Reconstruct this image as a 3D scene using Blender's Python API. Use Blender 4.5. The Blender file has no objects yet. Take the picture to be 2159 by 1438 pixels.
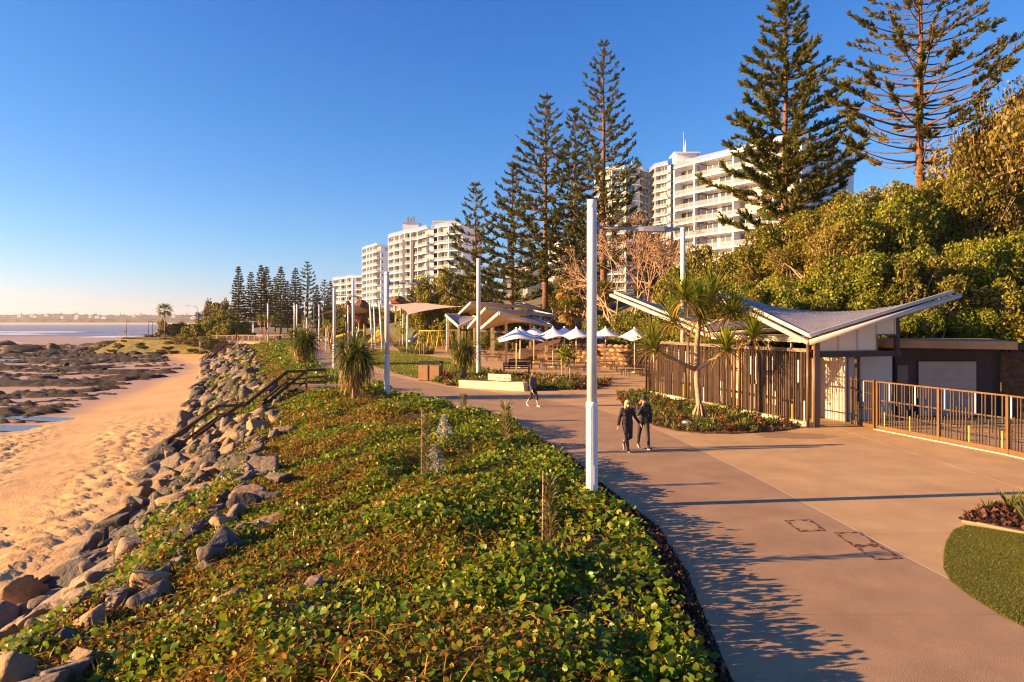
import bpy, bmesh, math, random
import numpy as np
from mathutils import Vector, Matrix

# ------------------------------------------------------------------ camera, sky, sun
SC = bpy.context.scene
COL = SC.collection
F, HCAM, CX, HY = 1440.0, 4.1, 1079.5, 680.0      # focal length in photo pixels, eye height, centre, horizon row

cam_d = bpy.data.cameras.new("camera")
cam_d.sensor_width = 36.0
cam_d.lens = 36.0 * F / 2159.0
cam_d.shift_y = -39.0 / 2159.0
cam_d.clip_start = 0.1
cam_d.clip_end = 20000.0
cam = bpy.data.objects.new("camera", cam_d)
cam.location = (0, 0, HCAM)
cam.rotation_euler = (math.radians(90), 0, 0)
COL.objects.link(cam)
SC.camera = cam

SUN_EL = math.radians(14.0)
SUN_DIR = Vector((-0.9931 * math.cos(SUN_EL), -0.1175 * math.cos(SUN_EL), math.sin(SUN_EL)))   # towards the sun
world = bpy.data.worlds.new("World")
SC.world = world
world.use_nodes = True
wn = world.node_tree
for n_ in list(wn.nodes):
    wn.nodes.remove(n_)
w_out = wn.nodes.new("ShaderNodeOutputWorld")
w_bg = wn.nodes.new("ShaderNodeBackground")
w_sky = wn.nodes.new("ShaderNodeTexSky")
w_sky.sky_type = 'NISHITA'
w_sky.sun_disc = False
w_sky.sun_elevation = SUN_EL
w_sky.sun_rotation = math.atan2(SUN_DIR.x, SUN_DIR.y)
w_sky.altitude = 0
w_sky.air_density = 1.0
w_sky.dust_density = 0.3
w_sky.ozone_density = 3.0
w_bg.inputs['Strength'].default_value = 0.055
# clear deep-blue morning sky: a mild per-channel contrast over the whole dome
w_sep = wn.nodes.new("ShaderNodeSeparateColor"); w_com = wn.nodes.new("ShaderNodeCombineColor")
wn.links.new(w_sky.outputs[0], w_sep.inputs[0])
for ch, (pw, k) in enumerate(((1.6, 0.34), (1.15, 0.65), (0.8, 1.46))):
    w_p = wn.nodes.new("ShaderNodeMath"); w_p.operation = 'POWER'; w_p.inputs[1].default_value = pw
    w_k = wn.nodes.new("ShaderNodeMath"); w_k.operation = 'MULTIPLY'; w_k.inputs[1].default_value = k
    wn.links.new(w_sep.outputs[ch], w_p.inputs[0]); wn.links.new(w_p.outputs[0], w_k.inputs[0]); wn.links.new(w_k.outputs[0], w_com.inputs[ch])
wn.links.new(w_com.outputs[0], w_bg.inputs['Color'])
wn.links.new(w_bg.outputs[0], w_out.inputs['Surface'])

sun_d = bpy.data.lights.new("sun", 'SUN')
sun_d.energy = 5.0
sun_d.angle = math.radians(0.5)
sun_d.color = (1.0, 0.60, 0.27)
sun = bpy.data.objects.new("sun", sun_d)
sun.rotation_euler = (-SUN_DIR).to_track_quat('-Z', 'Y').to_euler()
sun.location = (-40, -10, 60)
COL.objects.link(sun)

SC.render.engine = 'CYCLES'
SC.cycles.use_denoising = True
SC.cycles.filter_width = 1.15
SC.cycles.max_bounces = 6
SC.cycles.diffuse_bounces = 3
SC.cycles.glossy_bounces = 2
SC.cycles.transmission_bounces = 3
SC.cycles.transparent_max_bounces = 6
SC.cycles.volume_bounces = 0
SC.cycles.sample_clamp_indirect = 4.0
SC.view_settings.view_transform = 'Standard'
SC.view_settings.look = 'None'
SC.view_settings.gamma = 1.0
SC.view_settings.use_curve_mapping = False
SC.view_settings.exposure = 1.9

# ------------------------------------------------------------------ helpers
def g(px, py, z=0.0):
    d = F * (HCAM - z) / (py - HY)
    return ((px - CX) * d / F, d, z)

def at(px, py, d):
    return ((px - CX) * d / F, d, HCAM - (py - HY) * d / F)

def xat(px, d):
    return (px - CX) * d / F

def tag(o, label=None, cat=None, group=None, kind=None):
    if label: o['label'] = label
    if cat: o['category'] = cat
    if group: o['group'] = group
    if kind: o['kind'] = kind
    return o

def thing(name, label, cat, loc=(0, 0, 0), rz=0.0, group=None):
    o = bpy.data.objects.new(name, None)
    o.empty_display_size = 0.2
    o.location = loc
    o.rotation_euler = (0, 0, rz)
    COL.objects.link(o)
    return tag(o, label, cat, group)

def copy_tree(o, parent=None):
    c = o.copy()
    COL.objects.link(c)
    c.parent = parent
    for ch in list(o.children):
        copy_tree(ch, c)
    return c

def link(name, me, parent=None, loc=(0, 0, 0)):
    o = bpy.data.objects.new(name, me)
    o.location = loc
    COL.objects.link(o)
    if parent is not None:
        o.parent = parent
    return o

class MB:
    """Collects boxes, tubes and sheets into one mesh."""
    def __init__(self):
        self.v, self.f, self.mi, self.m = [], [], [], 0
    def add(self, vs, fs):
        b = len(self.v)
        self.v += [tuple(p) for p in vs]
        self.f += [tuple(i + b for i in q) for q in fs]
        self.mi += [self.m] * len(fs)
        return self
    def box(self, c, s, rz=0.0, mtx=None):
        hx, hy, hz = s[0] / 2, s[1] / 2, s[2] / 2
        pts = [Vector((x, y, z)) for z in (-hz, hz) for x, y in ((-hx, -hy), (hx, -hy), (hx, hy), (-hx, hy))]
        if mtx is None:
            mtx = Matrix.Rotation(rz, 3, 'Z')
        pts = [mtx @ p + Vector(c) for p in pts]
        return self.add(pts, [(3, 2, 1, 0), (4, 5, 6, 7), (0, 1, 5, 4), (1, 2, 6, 5), (2, 3, 7, 6), (3, 0, 4, 7)])
    def bar(self, a, b, w, h):
        """box section from a to b, w across (horizontal), h tall"""
        a, b = Vector(a), Vector(b)
        t = (b - a).normalized()
        up = Vector((0, 0, 1)) if abs(t.z) < 0.95 else Vector((0, 1, 0))
        s = t.cross(up).normalized() * (w / 2)
        u = s.cross(t).normalized() * (h / 2)
        p = []
        for q in (a, b):
            p += [q - s - u, q + s - u, q + s + u, q - s + u]
        return self.add(p, [(3, 2, 1, 0), (4, 5, 6, 7), (0, 1, 5, 4), (1, 2, 6, 5), (2, 3, 7, 6), (3, 0, 4, 7)])
    def tube(self, pts, r, n=8, cap=True):
        pts = [Vector(p) for p in pts]
        if not hasattr(r, '__len__'):
            r = [r] * len(pts)
        vs, fs = [], []
        t0 = (pts[1] - pts[0]).normalized()
        ref = Vector((1, 0, 0)) if abs(t0.x) < 0.8 else Vector((0, 1, 0))
        for i, p in enumerate(pts):
            a = pts[max(0, i - 1)]; b = pts[min(len(pts) - 1, i + 1)]
            t = (b - a).normalized()
            s = t.cross(ref)
            if s.length < 1e-4:
                s = t.cross(Vector((0, 1, 0)))
            s.normalize()
            u = s.cross(t)
            for k in range(n):
                an = 2 * math.pi * k / n
                vs.append(p + (s * math.cos(an) + u * math.sin(an)) * r[i])
        for i in range(len(pts) - 1):
            for k in range(n):
                k2 = (k + 1) % n
                fs.append((i * n + k, i * n + k2, (i + 1) * n + k2, (i + 1) * n + k))
        if cap:
            fs.append(tuple(range(n))[::-1])
            fs.append(tuple((len(pts) - 1) * n + k for k in range(n)))
        return self.add(vs, fs)
    def lathe(self, prof, n=12, c=(0, 0, 0)):
        vs, fs = [], []
        for r, z in prof:
            for k in range(n):
                an = 2 * math.pi * k / n
                vs.append((c[0] + r * math.cos(an), c[1] + r * math.sin(an), c[2] + z))
        for i in range(len(prof) - 1):
            for k in range(n):
                k2 = (k + 1) % n
                fs.append((i * n + k, i * n + k2, (i + 1) * n + k2, (i + 1) * n + k))
        fs.append(tuple(range(n))[::-1])
        fs.append(tuple((len(prof) - 1) * n + k for k in range(n)))
        return self.add(vs, fs)
    def prism(self, poly, z0, z1):
        n = len(poly)
        vs = [(x, y, z0) for x, y in poly] + [(x, y, z1) for x, y in poly]
        fs = [tuple(range(n))[::-1], tuple(range(n, 2 * n))]
        fs += [(i, (i + 1) % n, n + (i + 1) % n, n + i) for i in range(n)]
        return self.add(vs, fs)
    def mesh(self, name, mats, smooth=False):
        me = bpy.data.meshes.new(name)
        me.from_pydata(self.v, [], self.f)
        for m in (mats if isinstance(mats, (list, tuple)) else [mats]):
            me.materials.append(m)
        if any(self.mi):
            me.polygons.foreach_set('material_index', self.mi)
        if smooth:
            me.polygons.foreach_set('use_smooth', [True] * len(me.polygons))
        me.update()
        return me
    def build(self, name, mats, parent=None, smooth=False, loc=(0, 0, 0), shift=None):
        if shift is not None:
            self.v = [(x - shift[0], y - shift[1], z - shift[2]) for x, y, z in self.v]
        return link(name, self.mesh(name, mats, smooth), parent, loc)

def np_mesh(name, V, faces, mats, cols=None, smooth=False, midx=None, fattr=None):
    """faces: list of (M,k) int arrays; cols: (nfaces,3) colour per face"""
    me = bpy.data.meshes.new(name)
    me.vertices.add(len(V))
    me.vertices.foreach_set('co', np.asarray(V, np.float32).ravel())
    loops = np.concatenate([f.ravel() for f in faces]).astype(np.int32)
    starts, off = [], 0
    for f in faces:
        starts.append(off + np.arange(len(f)) * f.shape[1]); off += f.size
    starts = np.concatenate(starts).astype(np.int32)
    me.loops.add(len(loops)); me.loops.foreach_set('vertex_index', loops)
    me.polygons.add(len(starts)); me.polygons.foreach_set('loop_start', starts)
    for m in (mats if isinstance(mats, (list, tuple)) else [mats]):
        me.materials.append(m)
    if midx is not None:
        me.polygons.foreach_set('material_index', np.asarray(midx, np.int32))
    if smooth:
        me.polygons.foreach_set('use_smooth', np.ones(len(starts), bool))
    me.update(calc_edges=True)
    if cols is not None:
        a = me.attributes.new('col', 'FLOAT_COLOR', 'FACE')
        c4 = np.ones((len(starts), 4), np.float32); c4[:, :3] = cols
        a.data.foreach_set('color', c4.ravel())
    return me

def vattr(me, name, vals):
    a = me.attributes.new(name, 'FLOAT', 'POINT')
    a.data.foreach_set('value', np.asarray(vals, np.float32))

# value noise -------------------------------------------------------
_rng = np.random.default_rng(7)
_TAB = _rng.random((256, 256))
def vnoise(x, y):
    x = np.asarray(x, float); y = np.asarray(y, float)
    xi = np.floor(x).astype(int); yi = np.floor(y).astype(int)
    fx = x - xi; fy = y - yi
    fx = fx * fx * (3 - 2 * fx); fy = fy * fy * (3 - 2 * fy)
    a = _TAB[xi & 255, yi & 255]; b = _TAB[(xi + 1) & 255, yi & 255]
    c = _TAB[xi & 255, (yi + 1) & 255]; d = _TAB[(xi + 1) & 255, (yi + 1) & 255]
    return (a * (1 - fx) + b * fx) * (1 - fy) + (c * (1 - fx) + d * fx) * fy
def fbm(x, y, oct=4, lac=2.03, gain=0.5):
    s = 0; a = 1; t = 0
    for k in range(oct):
        s = s + a * vnoise(x + 17.3 * k, y + 9.1 * k); t += a
        x = np.asarray(x) * lac; y = np.asarray(y) * lac; a *= gain
    return s / t
def smooth01(t):
    t = np.clip(t, 0, 1)
    return t * t * (3 - 2 * t)

# ------------------------------------------------------------------ materials
def new_mat(name):
    m = bpy.data.materials.new(name)
    m.use_nodes = True
    nt = m.node_tree
    b = nt.nodes['Principled BSDF']
    return m, nt, b

def mat(name, c1, c2=None, scale=4.0, rough=0.7, rough2=None, bump=0.0, bscale=None, metal=0.0, spec=0.5, detail=6.0,
        stretch=(1, 1, 1), lo=0.35, hi=0.65, coords='world', objvar=0.0, fine=None):
    m, nt, b = new_mat(name)
    b.inputs['Base Color'].default_value = (*c1, 1)
    b.inputs['Roughness'].default_value = rough
    b.inputs['Metallic'].default_value = metal
    b.inputs['Specular IOR Level'].default_value = spec
    L = nt.links.new
    if c2 is None and bump == 0:
        return m
    if coords == 'world':
        geo = nt.nodes.new('ShaderNodeNewGeometry'); src = geo.outputs['Position']
    else:
        tc = nt.nodes.new('ShaderNodeTexCoord'); src = tc.outputs['Object']
    mp = nt.nodes.new('ShaderNodeMapping'); mp.inputs['Scale'].default_value = stretch
    L(src, mp.inputs['Vector'])
    no = nt.nodes.new('ShaderNodeTexNoise')
    no.inputs['Scale'].default_value = scale; no.inputs['Detail'].default_value = detail; no.inputs['Roughness'].default_value = 0.6
    L(mp.outputs[0], no.inputs['Vector'])
    if c2 is not None:
        r = nt.nodes.new('ShaderNodeValToRGB')
        r.color_ramp.elements[0].position = lo; r.color_ramp.elements[0].color = (*c1, 1)
        r.color_ramp.elements[1].position = hi; r.color_ramp.elements[1].color = (*c2, 1)
        L(no.outputs['Fac'], r.inputs[0])
        col = r.outputs[0]
        if fine:
            n3 = nt.nodes.new('ShaderNodeTexNoise'); n3.inputs['Scale'].default_value = fine[0]; n3.inputs['Detail'].default_value = 3
            L(mp.outputs[0], n3.inputs['Vector'])
            mr3 = nt.nodes.new('ShaderNodeMapRange'); mr3.inputs['From Min'].default_value = 0.3; mr3.inputs['From Max'].default_value = 0.7
            mr3.inputs['To Min'].default_value = 1 - fine[1]; mr3.inputs['To Max'].default_value = 1 + fine[1]
            L(n3.outputs['Fac'], mr3.inputs['Value'])
            mx = nt.nodes.new('ShaderNodeVectorMath'); mx.operation = 'SCALE'
            L(col, mx.inputs[0]); L(mr3.outputs[0], mx.inputs['Scale']); col = mx.outputs[0]
        if objvar:
            oi = nt.nodes.new('ShaderNodeObjectInfo')
            mr4 = nt.nodes.new('ShaderNodeMapRange'); mr4.inputs['To Min'].default_value = 1 - objvar; mr4.inputs['To Max'].default_value = 1 + objvar
            L(oi.outputs['Random'], mr4.inputs['Value'])
            mx4 = nt.nodes.new('ShaderNodeVectorMath'); mx4.operation = 'SCALE'
            L(col, mx4.inputs[0]); L(mr4.outputs[0], mx4.inputs['Scale']); col = mx4.outputs[0]
        L(col, b.inputs['Base Color'])
    if rough2 is not None:
        mr = nt.nodes.new('ShaderNodeMapRange')
        mr.inputs['To Min'].default_value = rough; mr.inputs['To Max'].default_value = rough2
        L(no.outputs['Fac'], mr.inputs['Value']); L(mr.outputs[0], b.inputs['Roughness'])
    if bump:
        n2 = nt.nodes.new('ShaderNodeTexNoise'); n2.inputs['Scale'].default_value = bscale or scale * 6; n2.inputs['Detail'].default_value = 5
        L(mp.outputs[0], n2.inputs['Vector'])
        bp = nt.nodes.new('ShaderNodeBump'); bp.inputs['Strength'].default_value = bump; bp.inputs['Distance'].default_value = 0.05
        L(n2.outputs['Fac'], bp.inputs['Height']); L(bp.outputs[0], b.inputs['Normal'])
    return m

def leaf_mat(name, tint=(1, 1, 1), trans=0.35, rough=0.45, objvar=0.18, spec=0.35):
    m = bpy.data.materials.new(name); m.use_nodes = True
    nt = m.node_tree; L = nt.links.new
    for n_ in list(nt.nodes): nt.nodes.remove(n_)
    out = nt.nodes.new('ShaderNodeOutputMaterial')
    at_ = nt.nodes.new('ShaderNodeAttribute'); at_.attribute_name = 'col'
    oi = nt.nodes.new('ShaderNodeObjectInfo')
    mr = nt.nodes.new('ShaderNodeMapRange'); mr.inputs['To Min'].default_value = 1 - objvar; mr.inputs['To Max'].default_value = 1 + objvar
    L(oi.outputs['Random'], mr.inputs['Value'])
    mu = nt.nodes.new('ShaderNodeVectorMath'); mu.operation = 'SCALE'
    L(at_.outputs['Color'], mu.inputs[0]); L(mr.outputs[0], mu.inputs['Scale'])
    mu2 = nt.nodes.new('ShaderNodeVectorMath'); mu2.operation = 'MULTIPLY'; mu2.inputs[1].default_value = tint
    L(mu.outputs[0], mu2.inputs[0])
    b = nt.nodes.new('ShaderNodeBsdfPrincipled')
    b.inputs['Roughness'].default_value = rough; b.inputs['Specular IOR Level'].default_value = spec
    L(mu2.outputs[0], b.inputs['Base Color'])
    tr = nt.nodes.new('ShaderNodeBsdfTranslucent')
    L(mu2.outputs[0], tr.inputs['Color'])
    mx = nt.nodes.new('ShaderNodeMixShader'); mx.inputs[0].default_value = trans
    L(b.outputs[0], mx.inputs[1]); L(tr.outputs[0], mx.inputs[2])
    L(mx.outputs[0], out.inputs['Surface'])
    return m

MT = {}
MT['path'] = mat('path_concrete', (0.275, 0.17, 0.09), (0.365, 0.235, 0.122), 0.9, 0.75, bump=0.25, bscale=60, fine=(90, 0.12))
MT['plaza'] = mat('plaza_concrete', (0.40, 0.25, 0.112), (0.51, 0.332, 0.15), 0.7, 0.72, bump=0.2, bscale=60, fine=(80, 0.08))
MT['joint'] = mat('joint_sealant', (0.10, 0.08, 0.07), rough=0.9)
MT['pale_joint'] = mat('pale_joint', (0.62, 0.5, 0.36), rough=0.8)
MT['soil'] = mat('dark_soil', (0.045, 0.024, 0.011), (0.13, 0.07, 0.028), 6, 0.95, bump=0.9, bscale=30)
MT['mulch'] = mat('bark_mulch', (0.035, 0.018, 0.011), (0.13, 0.06, 0.032), 14, 0.95, bump=1.0, bscale=45)
MT['white_paint'] = mat('white_painted_metal', (0.74, 0.735, 0.72), (0.80, 0.79, 0.77), 3, 0.35, spec=0.5)
MT['grey_metal'] = mat('grey_metal', (0.30, 0.30, 0.32), (0.36, 0.36, 0.38), 5, 0.4, metal=0.4)
MT['dark_metal'] = mat('dark_bronze_metal', (0.055, 0.04, 0.03), (0.075, 0.055, 0.04), 4, 0.45, metal=0.2)
MT['bronze'] = mat('bronze_slat_paint', (0.05, 0.028, 0.015), (0.078, 0.044, 0.023), 3, 0.5, objvar=0.25)
MT['gold_post'] = mat('tan_post_paint', (0.115, 0.06, 0.020), (0.14, 0.075, 0.027), 3, 0.45)
MT['timber'] = mat('brown_timber', (0.06, 0.028, 0.014), (0.12, 0.055, 0.028), 5, 0.7, stretch=(1, 1, 6), bump=0.3)
MT['red_timber'] = mat('reddish_timber', (0.16, 0.06, 0.03), (0.26, 0.11, 0.055), 6, 0.6, bump=0.2)
MT['pale_timber'] = mat('pale_timber', (0.46, 0.30, 0.17), (0.56, 0.38, 0.22), 6, 0.65, bump=0.2)
MT['umbrella'] = mat('white_canvas', (0.82, 0.82, 0.83), (0.87, 0.87, 0.88), 2, 0.8)
MT['sail'] = mat('tan_shade_cloth', (0.52, 0.41, 0.31), (0.58, 0.46, 0.35), 2, 0.9)
MT['cream'] = mat('cream_concrete', (0.66, 0.54, 0.31), (0.74, 0.61, 0.38), 2, 0.75, bump=0.15)
MT['yellow'] = mat('yellow_paint', (0.75, 0.43, 0.02), (0.80, 0.48, 0.03), 3, 0.4)
MT['green_paint'] = mat('green_paint', (0.10, 0.40, 0.02), (0.14, 0.45, 0.03), 3, 0.4)
MT['rust'] = mat('rust_mesh', (0.11, 0.035, 0.018), (0.26, 0.08, 0.03), 3, 0.8, bump=0.4)
MT['bin'] = mat('brown_bin_panel', (0.26, 0.14, 0.06), (0.32, 0.18, 0.08), 3, 0.5)
MT['black'] = mat('black_rubber', (0.012, 0.012, 0.013), (0.025, 0.025, 0.026), 5, 0.6)
MT['wall_white'] = mat('white_render', (0.76, 0.76, 0.78), (0.83, 0.83, 0.85), 0.6, 0.8)
MT['wall_cream'] = mat('cream_render', (0.72, 0.69, 0.64), (0.78, 0.75, 0.70), 0.6, 0.8)
MT['wall_grey'] = mat('grey_render', (0.33, 0.31, 0.30), (0.40, 0.37, 0.36), 0.6, 0.8)
MT['wall_blue'] = mat('slate_blue_render', (0.16, 0.16, 0.22), (0.20, 0.20, 0.26), 0.6, 0.8)
def glass_mat(name, c, rough=0.08, var=0.5):
    m, nt, b = new_mat(name)
    L = nt.links.new
    oi = nt.nodes.new('ShaderNodeObjectInfo')
    r = nt.nodes.new('ShaderNodeValToRGB'); r.color_ramp.interpolation = 'CONSTANT'
    cs = [tuple(x * (1 - var) for x in c), c, tuple(min(1, x * 1.8 + 0.02) for x in c), (0.32, 0.27, 0.22)]
    r.color_ramp.elements[0].color = (*cs[0], 1); r.color_ramp.elements[0].position = 0
    r.color_ramp.elements[1].color = (*cs[1], 1); r.color_ramp.elements[1].position = 0.35
    e = r.color_ramp.elements.new(0.65); e.color = (*cs[2], 1)
    e = r.color_ramp.elements.new(0.85); e.color = (*cs[3], 1)
    L(oi.outputs['Random'], r.inputs[0]); L(r.outputs[0], b.inputs['Base Color'])
    b.inputs['Roughness'].default_value = rough
    b.inputs['Specular IOR Level'].default_value = 0.9
    return m
MT['glass'] = glass_mat('window_glass', (0.035, 0.05, 0.06))
MT['glass_blue'] = glass_mat('blue_window_glass', (0.06, 0.12, 0.16))
def rail_glass():
    m, nt, b = new_mat('balustrade_glass')
    b.inputs['Base Color'].default_value = (0.36, 0.42, 0.42, 1); b.inputs['Roughness'].default_value = 0.1
    b.inputs['Alpha'].default_value = 0.28
    return m
MT['rail_glass'] = rail_glass()
MT['skin'] = mat('skin', (0.50, 0.27, 0.17), (0.56, 0.31, 0.20), 8, 0.5)
MT['bark'] = mat('pine_bark', (0.085, 0.04, 0.018), (0.20, 0.10, 0.042), 6, 0.9, bump=0.8, bscale=20, stretch=(1, 1, 0.4))
MT['pale_bark'] = mat('pale_bark', (0.30, 0.19, 0.11), (0.45, 0.30, 0.18), 8, 0.85, bump=0.5, bscale=30)
MT['leaf'] = leaf_mat('leaf')
MT['leaf_gloss'] = leaf_mat('glossy_leaf', trans=0.4, rough=0.38, spec=0.25, objvar=0.05)
MT['needle'] = leaf_mat('needle', trans=0.2, rough=0.6)
# ------------------------------------------------------------------ coast lines (metres; y is the distance ahead)
PATH_L = np.array([(-12, 1.6), (0, 2.2), (7.8, 2.5), (11.35, 2.86), (13.7, 2.92), (16, 2.5), (17.9, 2.2), (21.1, 1.75), (26.2, 0.37), (31.4, -2.06),
                   (37.4, -5.4), (42.2, -7.6), (50, -12), (59, -16), (75, -21.5), (98, -28.6), (145, -46), (200, -66)])
CREST = np.array([(-12, -7.0), (0, -7.0), (8, -7.0), (14, -6.95), (21.6, -8.5), (34.9, -12.8), (42, -15.4), (60, -22.9), (92, -35.6), (105, -41), (130, -51.5), (160, -64)])
TOE = np.array([(-12, -10), (0, -10.2), (10, -10.7), (17.2, -11.8), (23.8, -13.2), (39.3, -19.1), (60, -27.5), (85, -37.8), (120, -53), (160, -72), (400, -200)])
def path_l(y): return np.interp(y, PATH_L[:, 0], PATH_L[:, 1])
def crest(y): return np.interp(y, CREST[:, 0], CREST[:, 1])
def toe(y): return np.interp(y, TOE[:, 0], TOE[:, 1])
SEA_Z = -4.6

def sand_z(x, y):
    d = np.maximum(toe(y) - x, -3)
    z = -3.0 - 0.034 * np.clip(d, -3, 35) - 0.0042 * np.maximum(d - 35, 0)
    return z

def bank_z(x, y):
    """soil of the planted bank and of the rock slope"""
    p, c, t = path_l(y), crest(y), toe(y)
    u = np.clip((p - x) / np.maximum(p - c, 0.1), 0, 1)
    top = -0.03 + 0.16 * smooth01(u * 4) - 0.95 * u ** 1.6
    top = top + 0.16 * (fbm(x * 0.6, y * 0.6, 3) - 0.5) * smooth01(u * 5)
    w = np.clip((c - x) / np.maximum(c - t, 0.1), 0, 1.3)
    low = -0.82 - 2.35 * w
    return np.where(x >= c, top, low)

HILL = np.array([(90, 24), (45, 30), (21.5, 32.6), (14.5, 34), (11.5, 46), (13.5, 60), (12, 72), (9, 92), (0, 116), (-25, 155), (-50, 230), (-120, 480), (-240, 900)], float)
def hill_s(x, y):
    """signed distance behind the foot of the hill"""
    x = np.asarray(x, float); y = np.asarray(y, float)
    best = np.full(x.shape, 1e9); sg = np.zeros(x.shape)
    for (ax, ay), (bx, by) in zip(HILL[:-1], HILL[1:]):
        dx, dy = bx - ax, by - ay
        t = np.clip(((x - ax) * dx + (y - ay) * dy) / (dx * dx + dy * dy), 0, 1)
        d = np.hypot(x - (ax + t * dx), y - (ay + t * dy))
        s = dx * (y - ay) - dy * (x - ax)
        m = d < best - 1e-9
        best = np.where(m, d, best); sg = np.where(m, np.where(s < 0, 1.0, -1.0), sg)
    return best * sg
def hill_z(x, y):
    s = np.maximum(hill_s(x, y), 0)
    near = 8.6 * (1 - np.exp(-s / 7.5)) + 0.06 * np.minimum(s, 120)
    return near

def grid_mesh(name, X, Y, Z, m, smooth=True):
    n, k = X.shape
    V = np.stack([X.ravel(), Y.ravel(), Z.ravel()], 1)
    i = np.arange(n - 1)[:, None] * k + np.arange(k - 1)[None, :]
    q = np.stack([i, i + 1, i + k + 1, i + k], -1).reshape(-1, 4)
    return np_mesh(name, V, [q], m, smooth=smooth)

# ---- sand
def sand_material():
    m, nt, b = new_mat('beach_sand'); L = nt.links.new
    geo = nt.nodes.new('ShaderNodeNewGeometry')
    n1 = nt.nodes.new('ShaderNodeTexNoise'); n1.inputs['Scale'].default_value = 0.25; n1.inputs['Detail'].default_value = 8
    L(geo.outputs['Position'], n1.inputs['Vector'])
    r = nt.nodes.new('ShaderNodeValToRGB')
    r.color_ramp.elements[0].position = 0.3; r.color_ramp.elements[0].color = (0.50, 0.30, 0.115, 1)
    r.color_ramp.elements[1].position = 0.7; r.color_ramp.elements[1].color = (0.64, 0.405, 0.16, 1)
    L(n1.outputs['Fac'], r.inputs[0])
    a = nt.nodes.new('ShaderNodeAttribute'); a.attribute_name = 'wet'
    mx = nt.nodes.new('ShaderNodeMix'); mx.data_type = 'RGBA'
    L(a.outputs['Fac'], mx.inputs['Factor']); L(r.outputs[0], mx.inputs['A']); mx.inputs['B'].default_value = (0.40, 0.245, 0.105, 1)
    L(mx.outputs['Result'], b.inputs['Base Color'])
    mr = nt.nodes.new('ShaderNodeMapRange'); mr.inputs['To Min'].default_value = 0.9; mr.inputs['To Max'].default_value = 0.5
    L(a.outputs['Fac'], mr.inputs['Value']); L(mr.outputs[0], b.inputs['Roughness'])
    n2 = nt.nodes.new('ShaderNodeTexNoise'); n2.inputs['Scale'].default_value = 9; n2.inputs['Detail'].default_value = 6
    L(geo.outputs['Position'], n2.inputs['Vector'])
    bp = nt.nodes.new('ShaderNodeBump'); bp.inputs['Distance'].default_value = 0.06
    mr2 = nt.nodes.new('ShaderNodeMapRange'); mr2.inputs['To Min'].default_value = 0.45; mr2.inputs['To Max'].default_value = 0.1
    L(a.outputs['Fac'], mr2.inputs['Value']); L(mr2.outputs[0], bp.inputs['Strength'])
    L(n2.outputs['Fac'], bp.inputs['Height']); L(bp.outputs[0], b.inputs['Normal'])
    return m
MT['sand'] = sand_material()
WETB = np.array([(0, 45), (20, 24), (42, 12), (60, 8.5), (75, 6.5), (95, 3.2), (112, 1.6), (130, 5), (160, 8)])
def wet_d(x, y):
    return (toe(y) - x) - np.interp(y, WETB[:, 0], WETB[:, 1])

def make_sand():
    ys = np.concatenate([np.arange(6, 50, 0.19), np.arange(50, 130, 0.8), np.arange(130, 420, 8)])
    us = np.concatenate([np.arange(-3, 24, 0.19), np.arange(24, 60, 1.0), np.arange(60, 420, 12)])
    Yg, U = np.meshgrid(ys, us, indexing='ij')
    X = toe(Yg) - U
    Z = sand_z(X, Yg)
    wet = smooth01((wet_d(X, Yg) + 2.5 * (fbm(X * 0.15, Yg * 0.3, 3) - 0.5)) / 4.0 + 0.4)
    # trampled dry sand: dents and little ridges
    tramp = (1 - wet) * smooth01((U - 0.5) / 2.0)
    lane = 1 - 0.85 * np.exp(-((U - (3.2 + 0.09 * Yg)) / 2.2) ** 2) * (Yg > 24)      # a smoother wheel track
    dn = np.abs(fbm(X * 2.6, Yg * 2.6, 2) - 0.5) * 2
    dn2 = fbm(X * 1.0 + 40, Yg * 1.0, 2)
    near = smooth01((60 - Yg) / 20)
    Z = Z + tramp * lane * near * (0.34 * np.minimum(dn, 0.45) + 0.14 * (dn2 - 0.5)) + 0.08 * (fbm(X * 0.12, Yg * 0.25, 3) - 0.5)
    me = grid_mesh('sand_beach', X, Yg, Z, MT['sand'])
    vattr(me, 'wet', wet.ravel())
    tag(link('sand_beach', me), kind='structure')
make_sand()

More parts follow.
